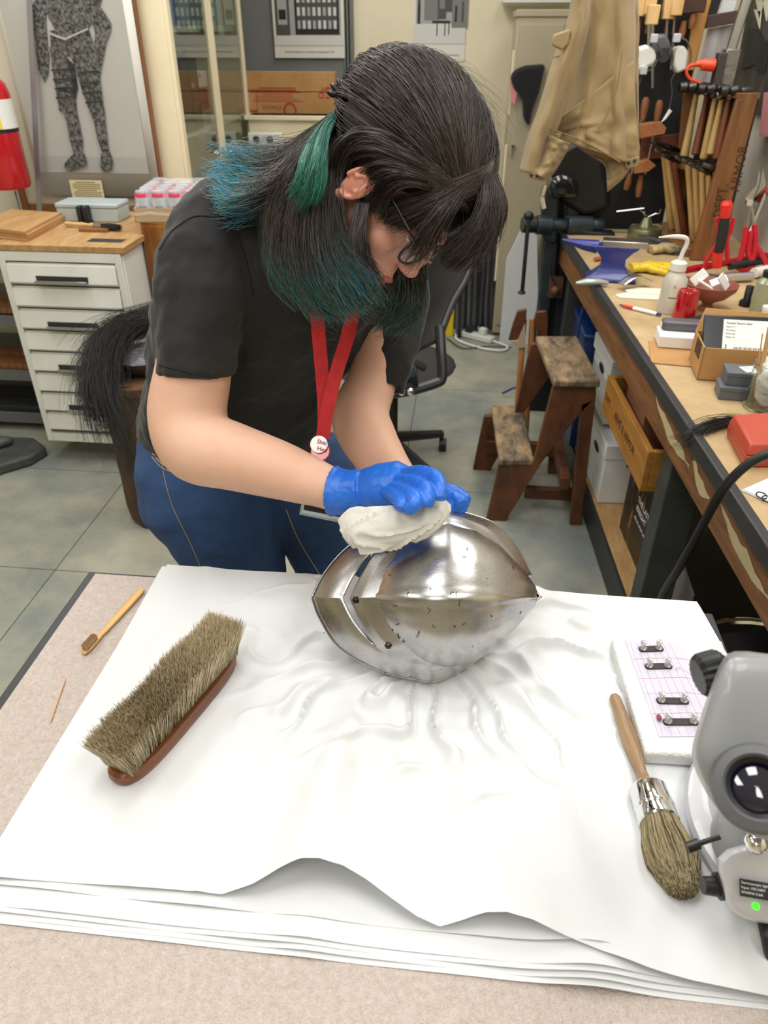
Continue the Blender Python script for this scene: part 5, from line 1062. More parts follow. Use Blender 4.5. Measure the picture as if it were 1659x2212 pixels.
# leather-padded sticks leaning behind the stool
t=thing('crutch_rack','pair of pale wooden rods with brown leather pads on top, behind the stool','tool',Z(1135,990,0)+V((0,.0,0)),world=True)
for k,(x,x2) in enumerate(((1132,1122),(1150,1146))):
    a=Y(x,690,3.15); b=Y(x2,875,3.05); g=G(); g.tube([a,V((b.x,3.05,0))],.013,10); obj('rod',g,wood('rod_wood','b07a3e','946030',(8,8,1)),t)
m_lb=M('brown_leather','6b3d22',.45,0,'4a2817',20)
for q in (((1130,668),(1112,720),(1104,735)),((1160,668),(1172,700),(1182,720))):
    pass
g=G(); A=[Y(x,y,3.12) for x,y in ((1118,672),(1138,668),(1136,700),(1118,735),(1098,737),(1108,700))]; g.slab(A,(0,.02,0)); obj('leather_pad',g,m_lb,t,bev=.004)
A=[Y(x,y,3.12) for x,y in ((1158,674),(1180,672),(1184,690),(1182,745),(1164,735),(1154,690))]; g=G(); g.slab(A,(0,.02,0)); obj('leather_pad',g,m_lb,t,bev=.004)
A=[Y(x,y,3.11) for x,y in ((1100,737),(1118,737),(1134,700),(1136,750),(1122,752))]; g=G(); g.slab(A,(0,.01,0)); obj('canvas_lining',g,M('canvas','a99a80',.8),t)
g=G(); g.tube([Z(1085,850,.02),Z(1105,840,.05),Z(1118,836,.06)],.006,8); o=obj('blue_strap',g,m_blu,None); tag(o,'short blue strap end on the floor left of the stool','strap')
# ---- leg vise ----
m_v=M('vise_paint','38444b',.4,.3,'2b353b',12,.15,50)
t=thing('leg_vise','large blue-grey blacksmith leg vise clamped at the far bench corner','vise',(.45,3.55,0),world=True)
def slabY(pts,y,th,nm,mt,par,bev=.006,**k): g=G(); g.slab([Y(a,b,y) for a,b in pts],(0,th,0)); return obj(nm,g,mt,par,bev=bev,**k)
slabY([(1183,400),(1207,388),(1212,400),(1205,470),(1205,520),(1195,530),(1172,520),(1170,445)],3.40,.09,'front_jaw',m_v,t,.012)
slabY([(1222,385),(1245,392),(1253,445),(1253,520),(1238,535),(1222,500)],3.44,.10,'rear_jaw',m_v,t,.012)
slabY([(1172,520),(1205,520),(1200,600),(1190,660),(1180,735),(1160,780),(1160,700)],3.42,.07,'front_leg',m_v,t,.01)
slabY([(1222,520),(1240,530),(1232,600),(1222,660),(1212,760),(1192,760),(1205,640)],3.48,.07,'rear_leg',m_v,t,.01)
A,B_=Y(1128,485,3.38),Y(1300,487,3.46); 
for a,b,r in ((0,.17,.034),(.17,.36,.040),(.36,.55,.026),(.55,.86,.042),(.86,1.0,.030)):
    g=G(); g.tube([A.lerp(B_,a),A.lerp(B_,a+.012),A.lerp(B_,b-.012),A.lerp(B_,b)],[r*.9,r,r,r*.9],20); obj('screw_housing',g,m_v if a>0 else m_iron,t)
g=G(); g.ell(Y(1142,466,3.37),(.022,.022,.018)); g.tube([Y(1142,470,3.36),Y(1128,630,3.34)],.009,10); g.ell(Y(1127,632,3.34),(.018,.018,.008)); obj('handle_bar',g,m_iron,t)
A,B_=Y(1228,512,3.42),Y(1250,560,3.42); g=G(); g.tube([A,B_],.03,14).ell(Y(1226,528,3.38),.03).ell(Y(1246,545,3.38),.026); obj('mounting_bolt',g,m_iron,t)
slabY([(1222,495),(1330,505),(1330,535),(1290,560),(1230,550)],3.40,.08,'mounting_block',M('black_iron','1f2122',.45,.6,'2e3031',20),t,.008)
slabY([(1190,505),(1218,500),(1205,640),(1178,640)],3.56,.02,'pink_panel',M('pink_paint','a8686c',.5),t,.004)
g=G(); g.tube(cat([Y(1196,540,3.38),Y(1190,590,3.38),Y(1205,625,3.38)],8),.003,6); obj('cord',g,m_black,t)
g=G(); g.ell(Y(1200,628,3.38),.022).box(Y(1200,620,3.41),(.06,.02,.09)); obj('lower_bolt',g,M('rust','6d4b3a',.6,.4),t)
# red thing + leather scrap behind the vise
slabY([(1252,440),(1272,440),(1268,470),(1255,470)],3.47,.03,'red_handle_guard',M('signal_red','c8202a',.4),None).update_tag(); o=bpy.data.objects['red_handle_guard']; tag(o,'small red guard showing behind the vise jaws','guard')
# ---- tall metal cabinet, panels, cap, jacket, coats ----
yc_=4.62; a=Y(1075,735,yc_); b=Y(1200,10,yc_); t=thing('tall_locker','tall beige metal locker standing against the back wall','locker',((a.x+.55)/2,yc_+.2,0),world=True)
m_lk=M('locker_beige','b8ad94',.45,0,'aea389',2); xl=Y(1120,20,4.62).x; xr=xl+.5; zt_=1.715
g=G(); g.bb((xl,yc_,.02),(xr,yc_+.45,zt_)); obj('body',g,m_lk,t,bev=.006); g=G(); g.bb((xl-.008,yc_-.01,zt_-.02),(xr+.01,yc_+.46,zt_+.012)); obj('cap_rim',g,m_lk,t,bev=.004)
g=G(); g.bb((xl+.02,yc_-.014,.08),(xl+.24,yc_,zt_-.05)); d=obj('door',g,m_lk,t,bev=.003); g=G(); g.bb((xl+.25,yc_-.014,.08),(xl+.48,yc_,zt_-.05)); obj('door',g,m_lk,t,bev=.003)
g=G(); g.cyl((xl+.03,yc_-.015,1.1),(xl+.03,yc_-.04,1.1),.01,n=10).tube([(xl+.03,yc_-.03,1.1),(xl+.03,yc_-.03,1.04)],.004,6); obj('handle',g,m_chrome,d)
for z in (.35,.8,1.25): g=G(); g.bb((xl-.012,yc_+.0,z),(xl,yc_+.03,z+.3)); obj('edge_strip',g,m_cream,t)
g=G(); a=Y(1090,3,5.0); g.box((0,0,.012),(.42,.2,.024)); o=obj('wall_shelf',g,m_white,None,bev=.003); o.location=(a.x+.2,5.18,a.z-.005); tag(o,'thin white shelf at the top above the locker','shelf')
slabY([(1128,490),(1160,500),(1165,745),(1078,744),(1094,560)],4.5,.02,'leaning_sheet',M('panel_white','d5d8da',.5),None,.003); tag(bpy.data.objects['leaning_sheet'],'white leaning panel in front of the locker','panel')
t=thing('fabric_hat','black fabric cap hanging on the locker left of the khaki jacket','hat',Y(1130,200,4.55),world=True)
slabY([(1101,168),(1112,150),(1135,142),(1180,138),(1165,200),(1150,240),(1144,275),(1130,258),(1128,215),(1110,192)],4.53,.07,'cap_cloth',M('black_cloth','0f1013',.9,sheen=.3),t,.02)
slabY([(1101,172),(1118,200),(1112,228),(1104,220)],4.55,.01,'pink_ribbon',M('pink_cloth','d9878c',.8),t,.003)
# khaki jacket
jk=thing('khaki_jacket','khaki cotton work jacket hanging on the far right of the locker','jacket',Y(1270,200,3.0),world=True); m_kh=M('khaki','a08a62',.85,0,'927c56',3,.3,200,sheen=.2)
def drape(name,L,R_,n,y,amp,fr,seed,mt,par,thick=.004,dep=0):
    Lc=cat([V((a,b,0)) for a,b in L],24); Rc=cat([V((a,b,0)) for a,b in R_],24)
    def f(u,v):
        i=v*23; k=min(int(i),22); q=i-k; l=Lc[k].lerp(Lc[k+1],q); r=Rc[k].lerp(Rc[k+1],q); p=l.lerp(r,u)
        yy=y+amp*(.35+.65*v)*sin(u*fr+seed+.9*noise.noise(V((u*2,v*2,seed))))+dep*sin(pi*u)+.012*noise.noise(V((u*6,v*7,seed)))
        return Y(p.x,p.y,yy)
    g=G(); g.grid(f,n,40); return obj(name,g,mt,par,solid=thick,ang=180)
drape('body_panel',[(1262,-30),(1240,80),(1225,180),(1195,270),(1178,290)],[(1370,-30),(1372,100),(1370,220),(1375,300),(1378,360)],40,3.0,.035,13,.4,m_kh,jk,dep=-.07)
drape('lower_hem',[(1178,282),(1195,288),(1210,285),(1232,310)],[(1368,130),(1372,230),(1378,300),(1380,355)],30,2.97,.02,9,1.4,m_kh,jk,dep=-.05)
drape('sleeve',[(1238,-20),(1222,60),(1195,130),(1165,230),(1140,300),(1122,370)],[(1275,-20),(1270,60),(1245,160),(1215,250),(1190,320),(1180,385)],22,2.93,.02,7,2.2,m_kh,jk,dep=-.06)
drape('sleeve_cuff',[(1180,290),(1172,320),(1160,350),(1144,365)],[(1232,310),(1222,330),(1205,360),(1182,392)],16,2.90,.012,6,.2,m_kh,jk,dep=-.05)
drape('front_flap',[(1230,300),(1270,330),(1300,350),(1310,360)],[(1378,300),(1380,330),(1350,380),(1312,415)],20,2.98,.02,5,.9,m_kh,jk)
drape('right_sleeve',[(1352,-20),(1360,80),(1362,200),(1350,350)],[(1378,-20),(1380,80),(1378,200),(1382,345)],14,3.06,.012,5,.9,m_kh,jk)
sm=M('khaki_seam','8b754b',.9)
for L in ([(1345,110),(1330,200),(1300,270),(1290,275)],[(1195,125),(1240,110)],[(1205,75),(1232,72)],[(1180,275),(1260,305),(1340,350)],[(1284,0),(1280,90),(1270,190),(1245,290)]):
    g=G(); g.tube(cat([Y(x,y,2.90) for x,y in L],14),.0022,6); obj('seam',g,sm,jk)
slabY([(1145,362),(1180,372),(1176,392),(1142,385)],2.86,.012,'cuff_tab',m_kh,jk,.003); slabY([(1350,345),(1382,338),(1380,360),(1352,365)],2.95,.012,'cuff_tab',m_kh,jk,.003)
for x,y,yy in ((1148,378,2.855),(1160,379,2.855),(1358,352,2.945),(1371,347,2.945)): g=G(); g.ell(Y(x,y,yy),.006); obj('snap_button',g,m_dsteel,jk)
slabY([(1195,75),(1232,62),(1228,95),(1215,110),(1192,98)],2.86,.02,'pocket_flap',m_kh,jk,.006)
# dark things hanging under the jacket and black coats by the wall
m_bc=M('black_coat','101114',.9,sheen=.3)
t=thing('black_coats','row of black coats hanging beyond the office chair','coat',Y(1020,600,4.6),world=True)
drape('coat_body',[(985,420),(980,560),(972,728)],[(1040,400),(1035,560),(1030,725)],22,4.6,.05,14,.3,m_bc,t); drape('coat_body',[(1030,400),(1026,560),(1018,700)],[(1082,400),(1078,560),(1070,715)],22,4.66,.05,14,1.3,m_bc,t)
t=thing('black_welding_gear','black leather gear hanging below the khaki jacket','gear',Y(1270,380,3.3),world=True)
slabY([(1196,330),(1250,300),(1300,340),(1318,400),(1322,450),(1260,470),(1212,440),(1190,380)],3.42,.05,'leather_bag',M('black_leather2','0e0f11',.5,bump=.5,bsc=20),t,.03)
slabY([(1188,400),(1196,385),(1215,378),(1235,380),(1248,396),(1252,430),(1188,430)],3.36,.05,'face_shield',M('shield_black','15181a',.12,coat=.5),t,.02)
g=G(); g.tube(cat([Y(1178,400,3.385),Y(1172,425,3.385),Y(1176,450,3.385)],8),.01,8); o=obj('hanging_chrome_tool',g,m_chrome,None); tag(o,'small chrome tool hanging left of the leg vise','tool')
# ---- office chair ----
t=thing('office_chair','black mesh-backed office swivel chair behind the woman','chair',(-.30,2.95,0),world=True); cc_=Z(845,985,0); cc_=V((-.275,2.93,0))
# mesh back
Lb_=[(940,545),(890,640),(845,760),(840,850)]; Rb=[(1022,530),(1018,585),(985,650),(950,715),(948,790)]
Lc=cat([D(930,520,2.55),D(880,620,2.48),D(840,740,2.42),(D(820,830,2.40))],14); Rc=cat([D(1020,525,2.75),D(1012,590,2.72),D(975,660,2.68),(D(945,740,2.62))],14)
mb=M('chair_mesh','1c1d1c',.6,0,'2a2b28',120,.6,400,alpha=.88)
g=G(); 
def cbk(u,v):
    i=v*13; k=min(int(i),12); q=i-k; p=Lc[k].lerp(Lc[k+1],q).lerp(Rc[k].lerp(Rc[k+1],q),u); return p+V((0,.05*sin(pi*u),0))
g.grid(cbk,14,20); obj('mesh_backrest',g,mb,t,solid=.004)
g=G(); g.tube(Rc,.014,10); g.tube(Lc,.014,10); g.tube([Lc[0],(Lc[0]+Rc[0])/2+V((0,.03,.02)),Rc[0]],.014,10); obj('back_frame',g,M('chair_frame','26282a',.35),t)
g=G(); A=[D(950,705,2.55),D(953,760,2.55),D(955,815,2.56),D(940,828,2.56),D(890,843,2.55),D(848,850,2.54)]; g.tube(cat(A,18),.018,10); g.tube(cat([D(843,790,2.5),D(880,780,2.52),D(918,795,2.55)],8),.014,8); obj('arm_bracket',g,MATS['chair_frame'],t)
slabY([(870,790),(895,790),(905,840),(860,848)],D(880,800,2.45).y,.04,'tilt_plate',MATS['chair_frame'],t,.01)
g=G(); p=D(883,803,2.40); g.cyl(p,p+V((0,.02,0)),.022); 
obj('pivot_bolt',g,m_chrome,t)
for x,y in ((868,846),(887,846)): g=G(); g.ell(D(x,y,2.42),(.012,.012,.014)); obj('adjust_knob',g,m_chrome,t)
g=G(); g.ell((cc_.x,cc_.y+.02,.46),(.27,.25,.04)); obj('seat',g,mb,t)
g=G(); g.cyl((cc_.x,cc_.y,.1),(cc_.x,cc_.y,.44),.028); g.tube([D(883,840,2.46),V((cc_.x,cc_.y,.40))],.02,8); obj('gas_column',g,m_black,t)
C_=V((cc_.x-.02,cc_.y,.12))
for k,(ex,ey) in enumerate((((955,935)),((953,1040)),((760,1090)),((700,960)),((800,880)))):
    e=Z(ex,ey,.09); e=C_+(e-C_).normalized()*.33 if k>1 else e; e.z=.085
    g=G(); g.tube([C_,C_.lerp(e,.5)+V((0,0,.0)),e],[.034,.028,.022],10,flat=.8); obj('base_leg',g,M('chair_base','26292b',.35),t)
    g=G(); g.cyl((e.x-.012,e.y,.03),(e.x+.022,e.y,.03),.03,n=18).cyl((e.x,e.y,.04),(e.x,e.y,.08),.008,n=8); obj('caster',g,m_black,t)
# power strip, level, cables
a=Z(975,712,.02); b=Z(1065,735,.02); d=b-a
t=thing('power_strip','white power strip with plugs on the floor by the black coats','power strip',(a+b)/2-V((0,0,.02)),math.atan2(d.y,d.x)); g=G(); g.box((0,0,.02),(d.length,.06,.035)); obj('strip_body',g,m_white,t,bev=.006)
for k,x in enumerate((-.1,-.02,.08)): g=G(); g.box((x,0,.058),(.045,.04,.05)); obj('plug',g,m_white if k!=1 else m_dark,t,bev=.006)
for k,(L,mt,lab) in enumerate((([(1060,735),(1095,748),(1085,757),(1040,752),(990,735),(985,722)],m_white,'white cable looping from the power strip'),([(1010,720),(990,700),(1020,670),(1045,690),(1040,715)],m_dark,'dark cable arching above the power strip'),([(965,730),(1000,752),(1050,748),(1105,750)],m_dark,'thin grey cable trailing across the floor'),([(1075,690),(1100,700),(1112,712)],m_dark,'thin cable running behind the white panel'))):
    pts=[Z(x,y,.012 if k!=1 else .04+.0) for x,y in L]
    if k==1: 
        for q,z in zip(pts,(.05,.10,.17,.10,.05)): q.z=z
    g=G(); g.tube(cat(pts,24),.008 if k==0 else .004,8); o=obj('power_cable',g,mt,None); tag(o,lab,'cable')
a=Y(968,720,4.3); t=thing('spirit_level','yellow spirit level standing upright behind the chair','level',Z(970,725,0)); g=G(); g.box((0,0,.17),(.05,.03,.34)); g.box((.06,.03,.19),(.02,.02,.38)); obj('level_body',g,M('tool_yellow','d9bd22',.4),t,bev=.004); g=G(); g.box((0,-.016,.2),(.03,.004,.1)); obj('vial_window',g,m_dark,t)
g=G(); g.cyl((-.045,0,0),(-.03,.02,.2),.008,n=8); obj('blue_pen_rod',g,m_blu,t)
# ---------------- back board with clamps ----------------
g=G(); g.bb((.40,3.53,.9),(.86,3.56,2.3)); o=struct('wall_tool_board',g,M('black_board','121315',.7)); 
g=G(); g.bb((.36,3.53,0),(.86,3.56,.88)); struct('wall_board_lower',g,M('black_board','121315',.7))
yB=3.50
slabY([(1505,0),(1537,0),(1498,152),(1490,152),(1478,152)],3.5,.02,'wooden_batten',wood('batten_wood','c08c4c','a37236',(8,8,1)),None,.002); tag(bpy.data.objects['wooden_batten'],'pale wooden batten between the black board and the window','batten')
def barclamp(k,x,y0,hx,hy,lab):
    t=thing('bar_clamp',lab,'clamp',Y(hx,hy,yB-.03),0,'bar clamps on the black board',world=True)
    g=G(); a,b=Y(x,y0,yB-.02),Y(hx,-20,yB-.02); g.tube([a,b],.006,6); obj('steel_bar',g,m_steel,t)
    g=G(); c=Y(hx,hy,yB-.05-.012*k); g.box(c,(.042,.04,.062)); obj('wooden_jaw',g,m_pale,t,bev=.003)
    g=G(); c2=Y(hx-4,hy+42,yB-.0); g.tube([Y(hx-2,hy+26,yB-.015),Y(hx-8,hy+62,yB-.015)],.008,8); obj('wooden_tail',g,m_oak,t)
for k,(x,y0,hx,hy) in enumerate(((1366,120,1386,14),(1400,130,1404,10),(1440,110,1444,20),(1450,150,1462,12),(1410,190,1410,32))):
    barclamp(k,x,y0,hx,hy,('leftmost','second from left','fourth from left, lower','rightmost, steel-barred','third from left, darker')[k]+' pale jawed bar clamp at the top of the black board')
def handscrew(lab,cx,cy,s=1):
    t=thing('hand_screw_clamp',lab,'clamp',Y(cx,cy,yB-.04),0,'hand screw clamps',world=True)
    slabY([(cx-26,cy),(cx+18,cy-6),(cx+32,cy+8),(cx+28,cy+22),(cx-26,cy+32)],yB-.09,.045,'wooden_jaw',wood('clamp_maple','b4784c','935a34',(3,3,3)),t,.003)
    slabY([(cx-38,cy+84),(cx-6,cy+76),(cx+10,cy+90),(cx-8,cy+104),(cx-38,cy+108)],yB-.09,.045,'wooden_jaw',MATS['clamp_maple'],t,.003)
    for dx,dy in ((-12,-58),(18,-52)):
        a=Y(cx+dx,cy+dy,yB-.07); b=Y(cx+dx-8,cy+dy+48,yB-.07); g=G(); g.tube([a,a.lerp(b,.15),a.lerp(b,.6),b],[.009,.015,.015,.010],12); h=obj('handle',g,m_oak,t)
        g=G(); g.tube([b,Y(cx+dx-10,cy+dy+58,yB-.07)],.010,10); obj('ferrule',g,m_steel,h)
        g=G(); g.tube([Y(cx+dx-10,cy+dy+56,yB-.065),Y(cx+dx-32,cy+108,yB-.065)],.004,6); obj('screw',g,m_steel,t)
handscrew('wooden hand screw clamp below the respirator',1408,268)
for k,(x,y,x2,y2) in enumerate(((1362,375,1352,410),(1385,378,1378,425),(1478,45,1470,85),(1500,20,1492,62))):
    a,b=Y(x,y,yB-.05),Y(x2,y2,yB-.05); g=G(); g.tube([a,a.lerp(b,.1),a.lerp(b,.6),b],[.010,.010,.015,.010],12); o=obj('turned_tool',g,m_oak,None); tag(o,('left dark wooden clamp handle below the jacket','right dark wooden clamp handle below the jacket','lower turned wooden handle right of the bar clamps','upper turned wooden handle right of the bar clamps')[k],'handle','turned clamp handles')
for k,(x,y) in enumerate(((1480,12),(1508,10))):
    g=G(); g.box((0,0,0),(.05,.04,.05)); o=obj('wooden_clamp',g,M('dark_wood','3c241a',.5),None,bev=.003); o.location=Y(x,y,yB-.05); tag(o,('left','right')[k]+' dark wooden clamp head at the top by the batten','clamp')
slabY([(1388,300),(1475,288),(1465,340),(1380,345)],yB-.02,.02,'reddish_board',wood('red_wood','7c4227','5e2f1a',(2,2,8)),None,.002); tag(bpy.data.objects['reddish_board'],'reddish board behind the hand screw clamp','board')
# respirator
t=thing('respirator','grey half-mask respirator with two white filters hung on the black board','respirator',Y(1430,115,3.4),world=True); mr_=M('rubber','56585a',.5); yR=3.36
slabY([(1418,75),(1440,72),(1450,95),(1452,125),(1432,135),(1412,128),(1412,95)],yR,.05,'face_piece',mr_,t,.012)
g=G(); c=Y(1434,119,yR-.012); g.cyl(c,c+V((0,.03,0)),.026,n=28); obj('exhale_valve',g,m_dark,t,bev=.002)
slabY([(1368,106),(1398,97),(1414,104),(1420,125),(1414,140),(1372,160)],yR-.03,.06,'filter_cartridge',M('filter_white','d6d6d0',.5),t,.014)
slabY([(1458,103),(1478,98),(1488,112),(1484,150),(1462,160),(1456,140)],yR-.02,.06,'filter_cartridge',MATS['filter_white'],t,.008)
for P_ in ([(1412,80),(1424,100),(1428,120)],[(1462,82),(1452,100),(1446,118)],[(1466,80),(1485,90),(1493,120),(1485,150)],[(1412,76),(1408,73),(1404,74)],[(1420,128),(1412,145),(1392,158)],[(1388,160),(1378,190),(1370,215)],[(1458,158),(1450,175),(1452,200),(1446,235)]):
    g=G(); g.tube(cat([Y(x,y,yR-.02) for x,y in P_],8),.007 if P_[0][1]<150 else .004,8,flat=.4); obj('strap',g,mr_,t)
for x,y in ((1413,83),(1462,82),(1390,152)): g=G(); g.box(Y(x,y,yR-.035),(.026,.02,.028)); obj('buckle',g,M('buckle','b9bcc0',.3),t,bev=.003)
slabY([(1446,235),(1452,240),(1438,258),(1428,265)],yR-.02,.006,'paper_tag',m_paper,t,.001)
# window right, conduit, outlet
w=Y(1545,90,3.6); t=thing('window_frame','brown framed window with pale pane beyond the tool board','window',(.97,3.62,1.5),world=True); br=M('window_brown','4d3a35',.5)
slabY([(1530,33),(1595,22),(1588,50),(1524,62)],3.6,.03,'frame_rail',br,t,.003); slabY([(1530,62),(1588,52),(1560,190),(1500,190)],3.63,.01,'glass_pane',M('window_pale','c9c8c8',.15,0,'9c8d89',5,stretch=(6,1,1)),t,.0); slabY([(1562,0),(1592,0),(1584,28),(1550,30)],3.63,.01,'glass_pane',M('window_bright','dcdfe2',.2),t,0)
slabY([(1500,60),(1522,60),(1490,190),(1478,160)],3.6,.03,'frame_stile',br,t,.003)
slabY([(1536,-10),(1562,-10),(1548,32),(1528,35)],3.61,.03,'dark_bottle_rack',m_black,None,.003); tag(bpy.data.objects['dark_bottle_rack'],'black upright case at the top of the window','case')
t=thing('electrical_outlet','grey steel outlet box with metal conduit, orange plug in it','outlet',Y(1570,150,3.3),world=True); yO=3.28
g=G(); g.tube([Y(1622,-30,yO),Y(1600,40,yO),Y(1577,115,yO)],.018,18); obj('conduit',g,m_steel,t)
g=G(); g.box(Y(1571,152,yO),(.05,.06,.135)); obj('outlet_box',g,M('galvanised','8c8b84',.4,.7,'77766f',30),t,bev=.004); 
for dy in (-20,2,24): g=G(); c=Y(1573-dy*.1,152+dy,yO-.031); g.cyl(c,c+V((0,-.002,0)),.015); obj('knockout',g,MATS['galvanised'],t)
g=G(); c=Y(1552,152,yO-.01); g.box(c,(.03,.05,.11)); obj('socket_face',g,M('socket_brown','3e3532',.5),t,bev=.003)
t=thing('orange_plug','orange extension cord plugged into the outlet box','plug',Y(1530,140,3.2),world=True); mo=M('orange_plastic','e0481f',.4)
g=G(); g.tube([Y(1502,139,yO-.02),Y(1515,137,yO-.02),Y(1518,140,yO-.02),Y(1543,141,yO-.02)],[.009,.012,.019,.021],14); obj('plug_body',g,mo,t)
g=G(); g.tube(cat([Y(1504,139,yO-.02),Y(1490,142,yO-.02),Y(1483,155,yO-.02),Y(1490,170,yO-.02),Y(1508,178,yO-.02),Y(1525,192,yO-.02)],18),.0055,8); obj('cord',g,mo,t)
# ---------------- hammer rack ----------------
t=thing('hammer_rack','wooden hammer rack stencilled DEPT. ARMOR standing at the right of the bench','rack',(.9,3.2,.9),world=True); m_rk=wood('rack_wood','8a5c35','64401f',(6,1,.6),.45,5,.1)
xa,xb=.895,.972; y0,y1=3.02,3.40; zt_=1.44
g=G(); P_=[Y(1592,214,3.02),Y(1637,212,3.02),Y(1549,560,3.02),Y(1494,545,3.02)]; P_[2].z=P_[3].z=.901; g.slab(P_,(0,.022,0)); obj('end_panel',g,m_rk,t,bev=.002)
far=[Y(1478,190,3.42),Y(1500,190,3.42),Y(1475,520,3.42),Y(1448,520,3.42)]; g=G(); g.slab(far,(0,.02,0)); obj('end_panel',g,m_rk,t,bev=.002)
g=G(); a,b=P_[0],far[0]; up=V((0,0,.018)); g.hexa([a,a+V((.075,0,0)),b+V((.07,0,0)),b],[a+up,a+up+V((.075,0,0)),b+up+V((.07,0,0)),b+up]); obj('top_rail',g,m_rk,t,bev=.002)
g=G(); g.hexa([P_[1]+V((.0,.02,-.54)),P_[1]+V((.012,.02,-.54)),far[1]+V((.06,0,-.5)),far[1]+V((.05,0,-.5))],[P_[1]+V((0,.02,0)),P_[1]+V((.012,.02,0)),far[1]+V((.06,0,0)),far[1]+V((.05,0,0))]); obj('back_panel',g,M('rack_dark','2b1d14',.7),t)
L1=Y(1555,375,3.08); L2=Y(1440,345,3.42); g=G(); g.hexa([L1-V((.0,0,.02)),L1+V((.05,0,-.02)),L2+V((.05,0,-.02)),L2-V((0,0,.02))],[L1,L1+V((.05,0,0)),L2+V((.05,0,0)),L2]); obj('low_rail',g,m_rk,t,bev=.002)
g=G(); b1=Z(1500,555,.9); b2=Z(1415,500,.9); g.hexa([b1-V((.05,0,0)),b1+V((.1,0,0)),b2+V((.1,.1,0)),b2-V((.03,0,0))],[b1-V((.05,0,-.03)),b1+V((.1,0,.03)),b2+V((.1,.1,.03)),b2-V((.03,0,-.03))]); obj('base_board',g,m_rk,t,bev=.003)
nv=(P_[1]-P_[0]).normalized(); upv=(P_[0]-P_[3]).normalized(); upv=(upv-nv*upv.dot(nv)).normalized()
text('DEPT.',.05,MATS['stencil'],t,axes(Y(1563,470,3.02)+V((-.006,-.001,0)),upv,-nv,V((0,-1,0))),sx=.9); text('ARMOR',.05,MATS['stencil'],t,axes(Y(1598,415,3.02)+V((-.002,-.001,0)),upv,-nv,V((0,-1,0))),sx=.9)
hm=[wood('ash','c9a56b','b48f55',(6,6,1),.5),wood('hick','7c4324','5c2d16',(6,6,1),.5)]
def hammer(lab,head,foot,y_h,y_f,mt,grp,hl=.11,hr=.017,ang=0,kind=0):
    A=Y(*head,y_h); Bf=Y(*foot,y_f); t=thing('hammer',lab,'hammer',A,0,grp,world=True)
    g=G(); g.tube([A,A.lerp(Bf,.25),A.lerp(Bf,.7),A.lerp(Bf,.97),Bf],[.010,.011,.015,.017,.012],12); obj('handle',g,mt,t)
    d=V((-cos(ang),-sin(ang),.28 if kind else .05)).normalized(); g=G(); C=A+V((0,0,.012))
    prof=[(-.5,.9),(-.42,1),(-.28,1),(-.22,.7),(-.1,.75),(0,1.05),(.1,.75),(.2,.65),(.3,.95),(.42,.9),(.5,.5)]
    if kind: prof=[(-.62,.35),(-.58,.75),(-.3,.85),(-.05,1.0),(.05,1.0),(.2,.75),(.45,.55),(.5,.3)]
    g.tube([C+d*(hl*a) for a,_ in prof],[hr*b for _,b in prof],14); obj('head',g,M('hammer_steel','77787a',.25,1,'3b3b3c',30),t)
up_=[((1505,200),(1478,340),3.38,3.36,0),((1528,205),(1502,335),3.30,3.28,1),((1546,208),(1520,345),3.22,3.2,0),((1560,212),(1535,335),3.16,3.14,0),((1574,216),(1548,345),3.10,3.08,1)]
on=('farthest, pale-handled','second, reddish-handled','middle, yellow-handled','fourth, pale thick-handled','nearest, reddish-handled')
for k,(h,f,a,b,w_) in enumerate(up_): hammer(on[k]+' hammer on the top rail of the rack',h,f,a,b,hm[w_],'hammers on the top rail',.10,.016,.15)
lo_=[((1432,322),(1452,495),3.40,3.40,0),((1440,340),(1470,510),3.36,3.36,0),((1455,350),(1482,515),3.32,3.32,1),((1485,355),(1500,520),3.22,3.2,0),((1500,362),(1512,525),3.17,3.15,0),((1515,370),(1524,530),3.12,3.1,0),((1530,378),(1536,535),3.08,3.07,0),((1546,372),(1548,538),3.05,3.04,0)]
for k,(h,f,a,b,w_) in enumerate(lo_): hammer(('farthest','second','third','fourth','fifth','sixth','seventh','nearest')[k]+' of the lower row of hammers in the rack',h,f,a,b,hm[w_],'hammers in the lower row',.13,.0135,.35,1)
for k,(x,y) in enumerate(((1500,188),(1540,192),(1590,196))):
    g=G(); d=V((.9,.1,0)).normalized(); C=Y(x,y,3.25-.1*k); pr_=[(-.5,.8),(-.3,1),(-.2,.6),(0,1.0),(.15,.6),(.3,.9),(.5,.7)]; g.tube([C+d*(.11*a) for a,_ in pr_],[.018*b for _,b in pr_],12); o=obj('loose_hammer',g,m_dsteel,None); tag(o,('farthest','middle','nearest')[k]+' loose hammer head lying across the rack top','hammer head','hammer heads on the rack')
# ---------------- right wall pictures and tools ----------------
xw=1.14; g=G(); g.bb((xw,1.2,.88),(xw+.03,3.56,2.3)); struct('wall_bench_side',g,M('panel_grey','cfc9bd',.6,0,'bdb6a8',4))
def slabX(pts,x,th,nm,mt,par,bev=.003,**k): g=G(); g.slab([X(a,b,x) for a,b in pts],(th,0,0)); return obj(nm,g,mt,par,bev=bev,**k)
t=thing('feather_poster','dark poster with pale feathers and black shapes, upper right corner','poster',X(1640,80,1.12),world=True)
slabX([(1622,-20),(1720,-20),(1680,260),(1575,230)],1.12,.004,'poster_sheet',M('poster_dark','4b4a45',.5,0,'1d1d1c',8),t,0)
slabX([(1585,-20),(1622,-20),(1577,228),(1548,205)],1.125,.004,'cream_border',M('cream_border','d7d0ba',.6),t,0)
for P_ in ([(1632,0),(1640,40),(1650,0)],[(1645,-10),(1655,46),(1665,0)],[(1628,20),(1640,62),(1644,25)]): slabX(P_,1.113,.003,'pale_feather',M('feather','cfc9ae',.6),t,0)
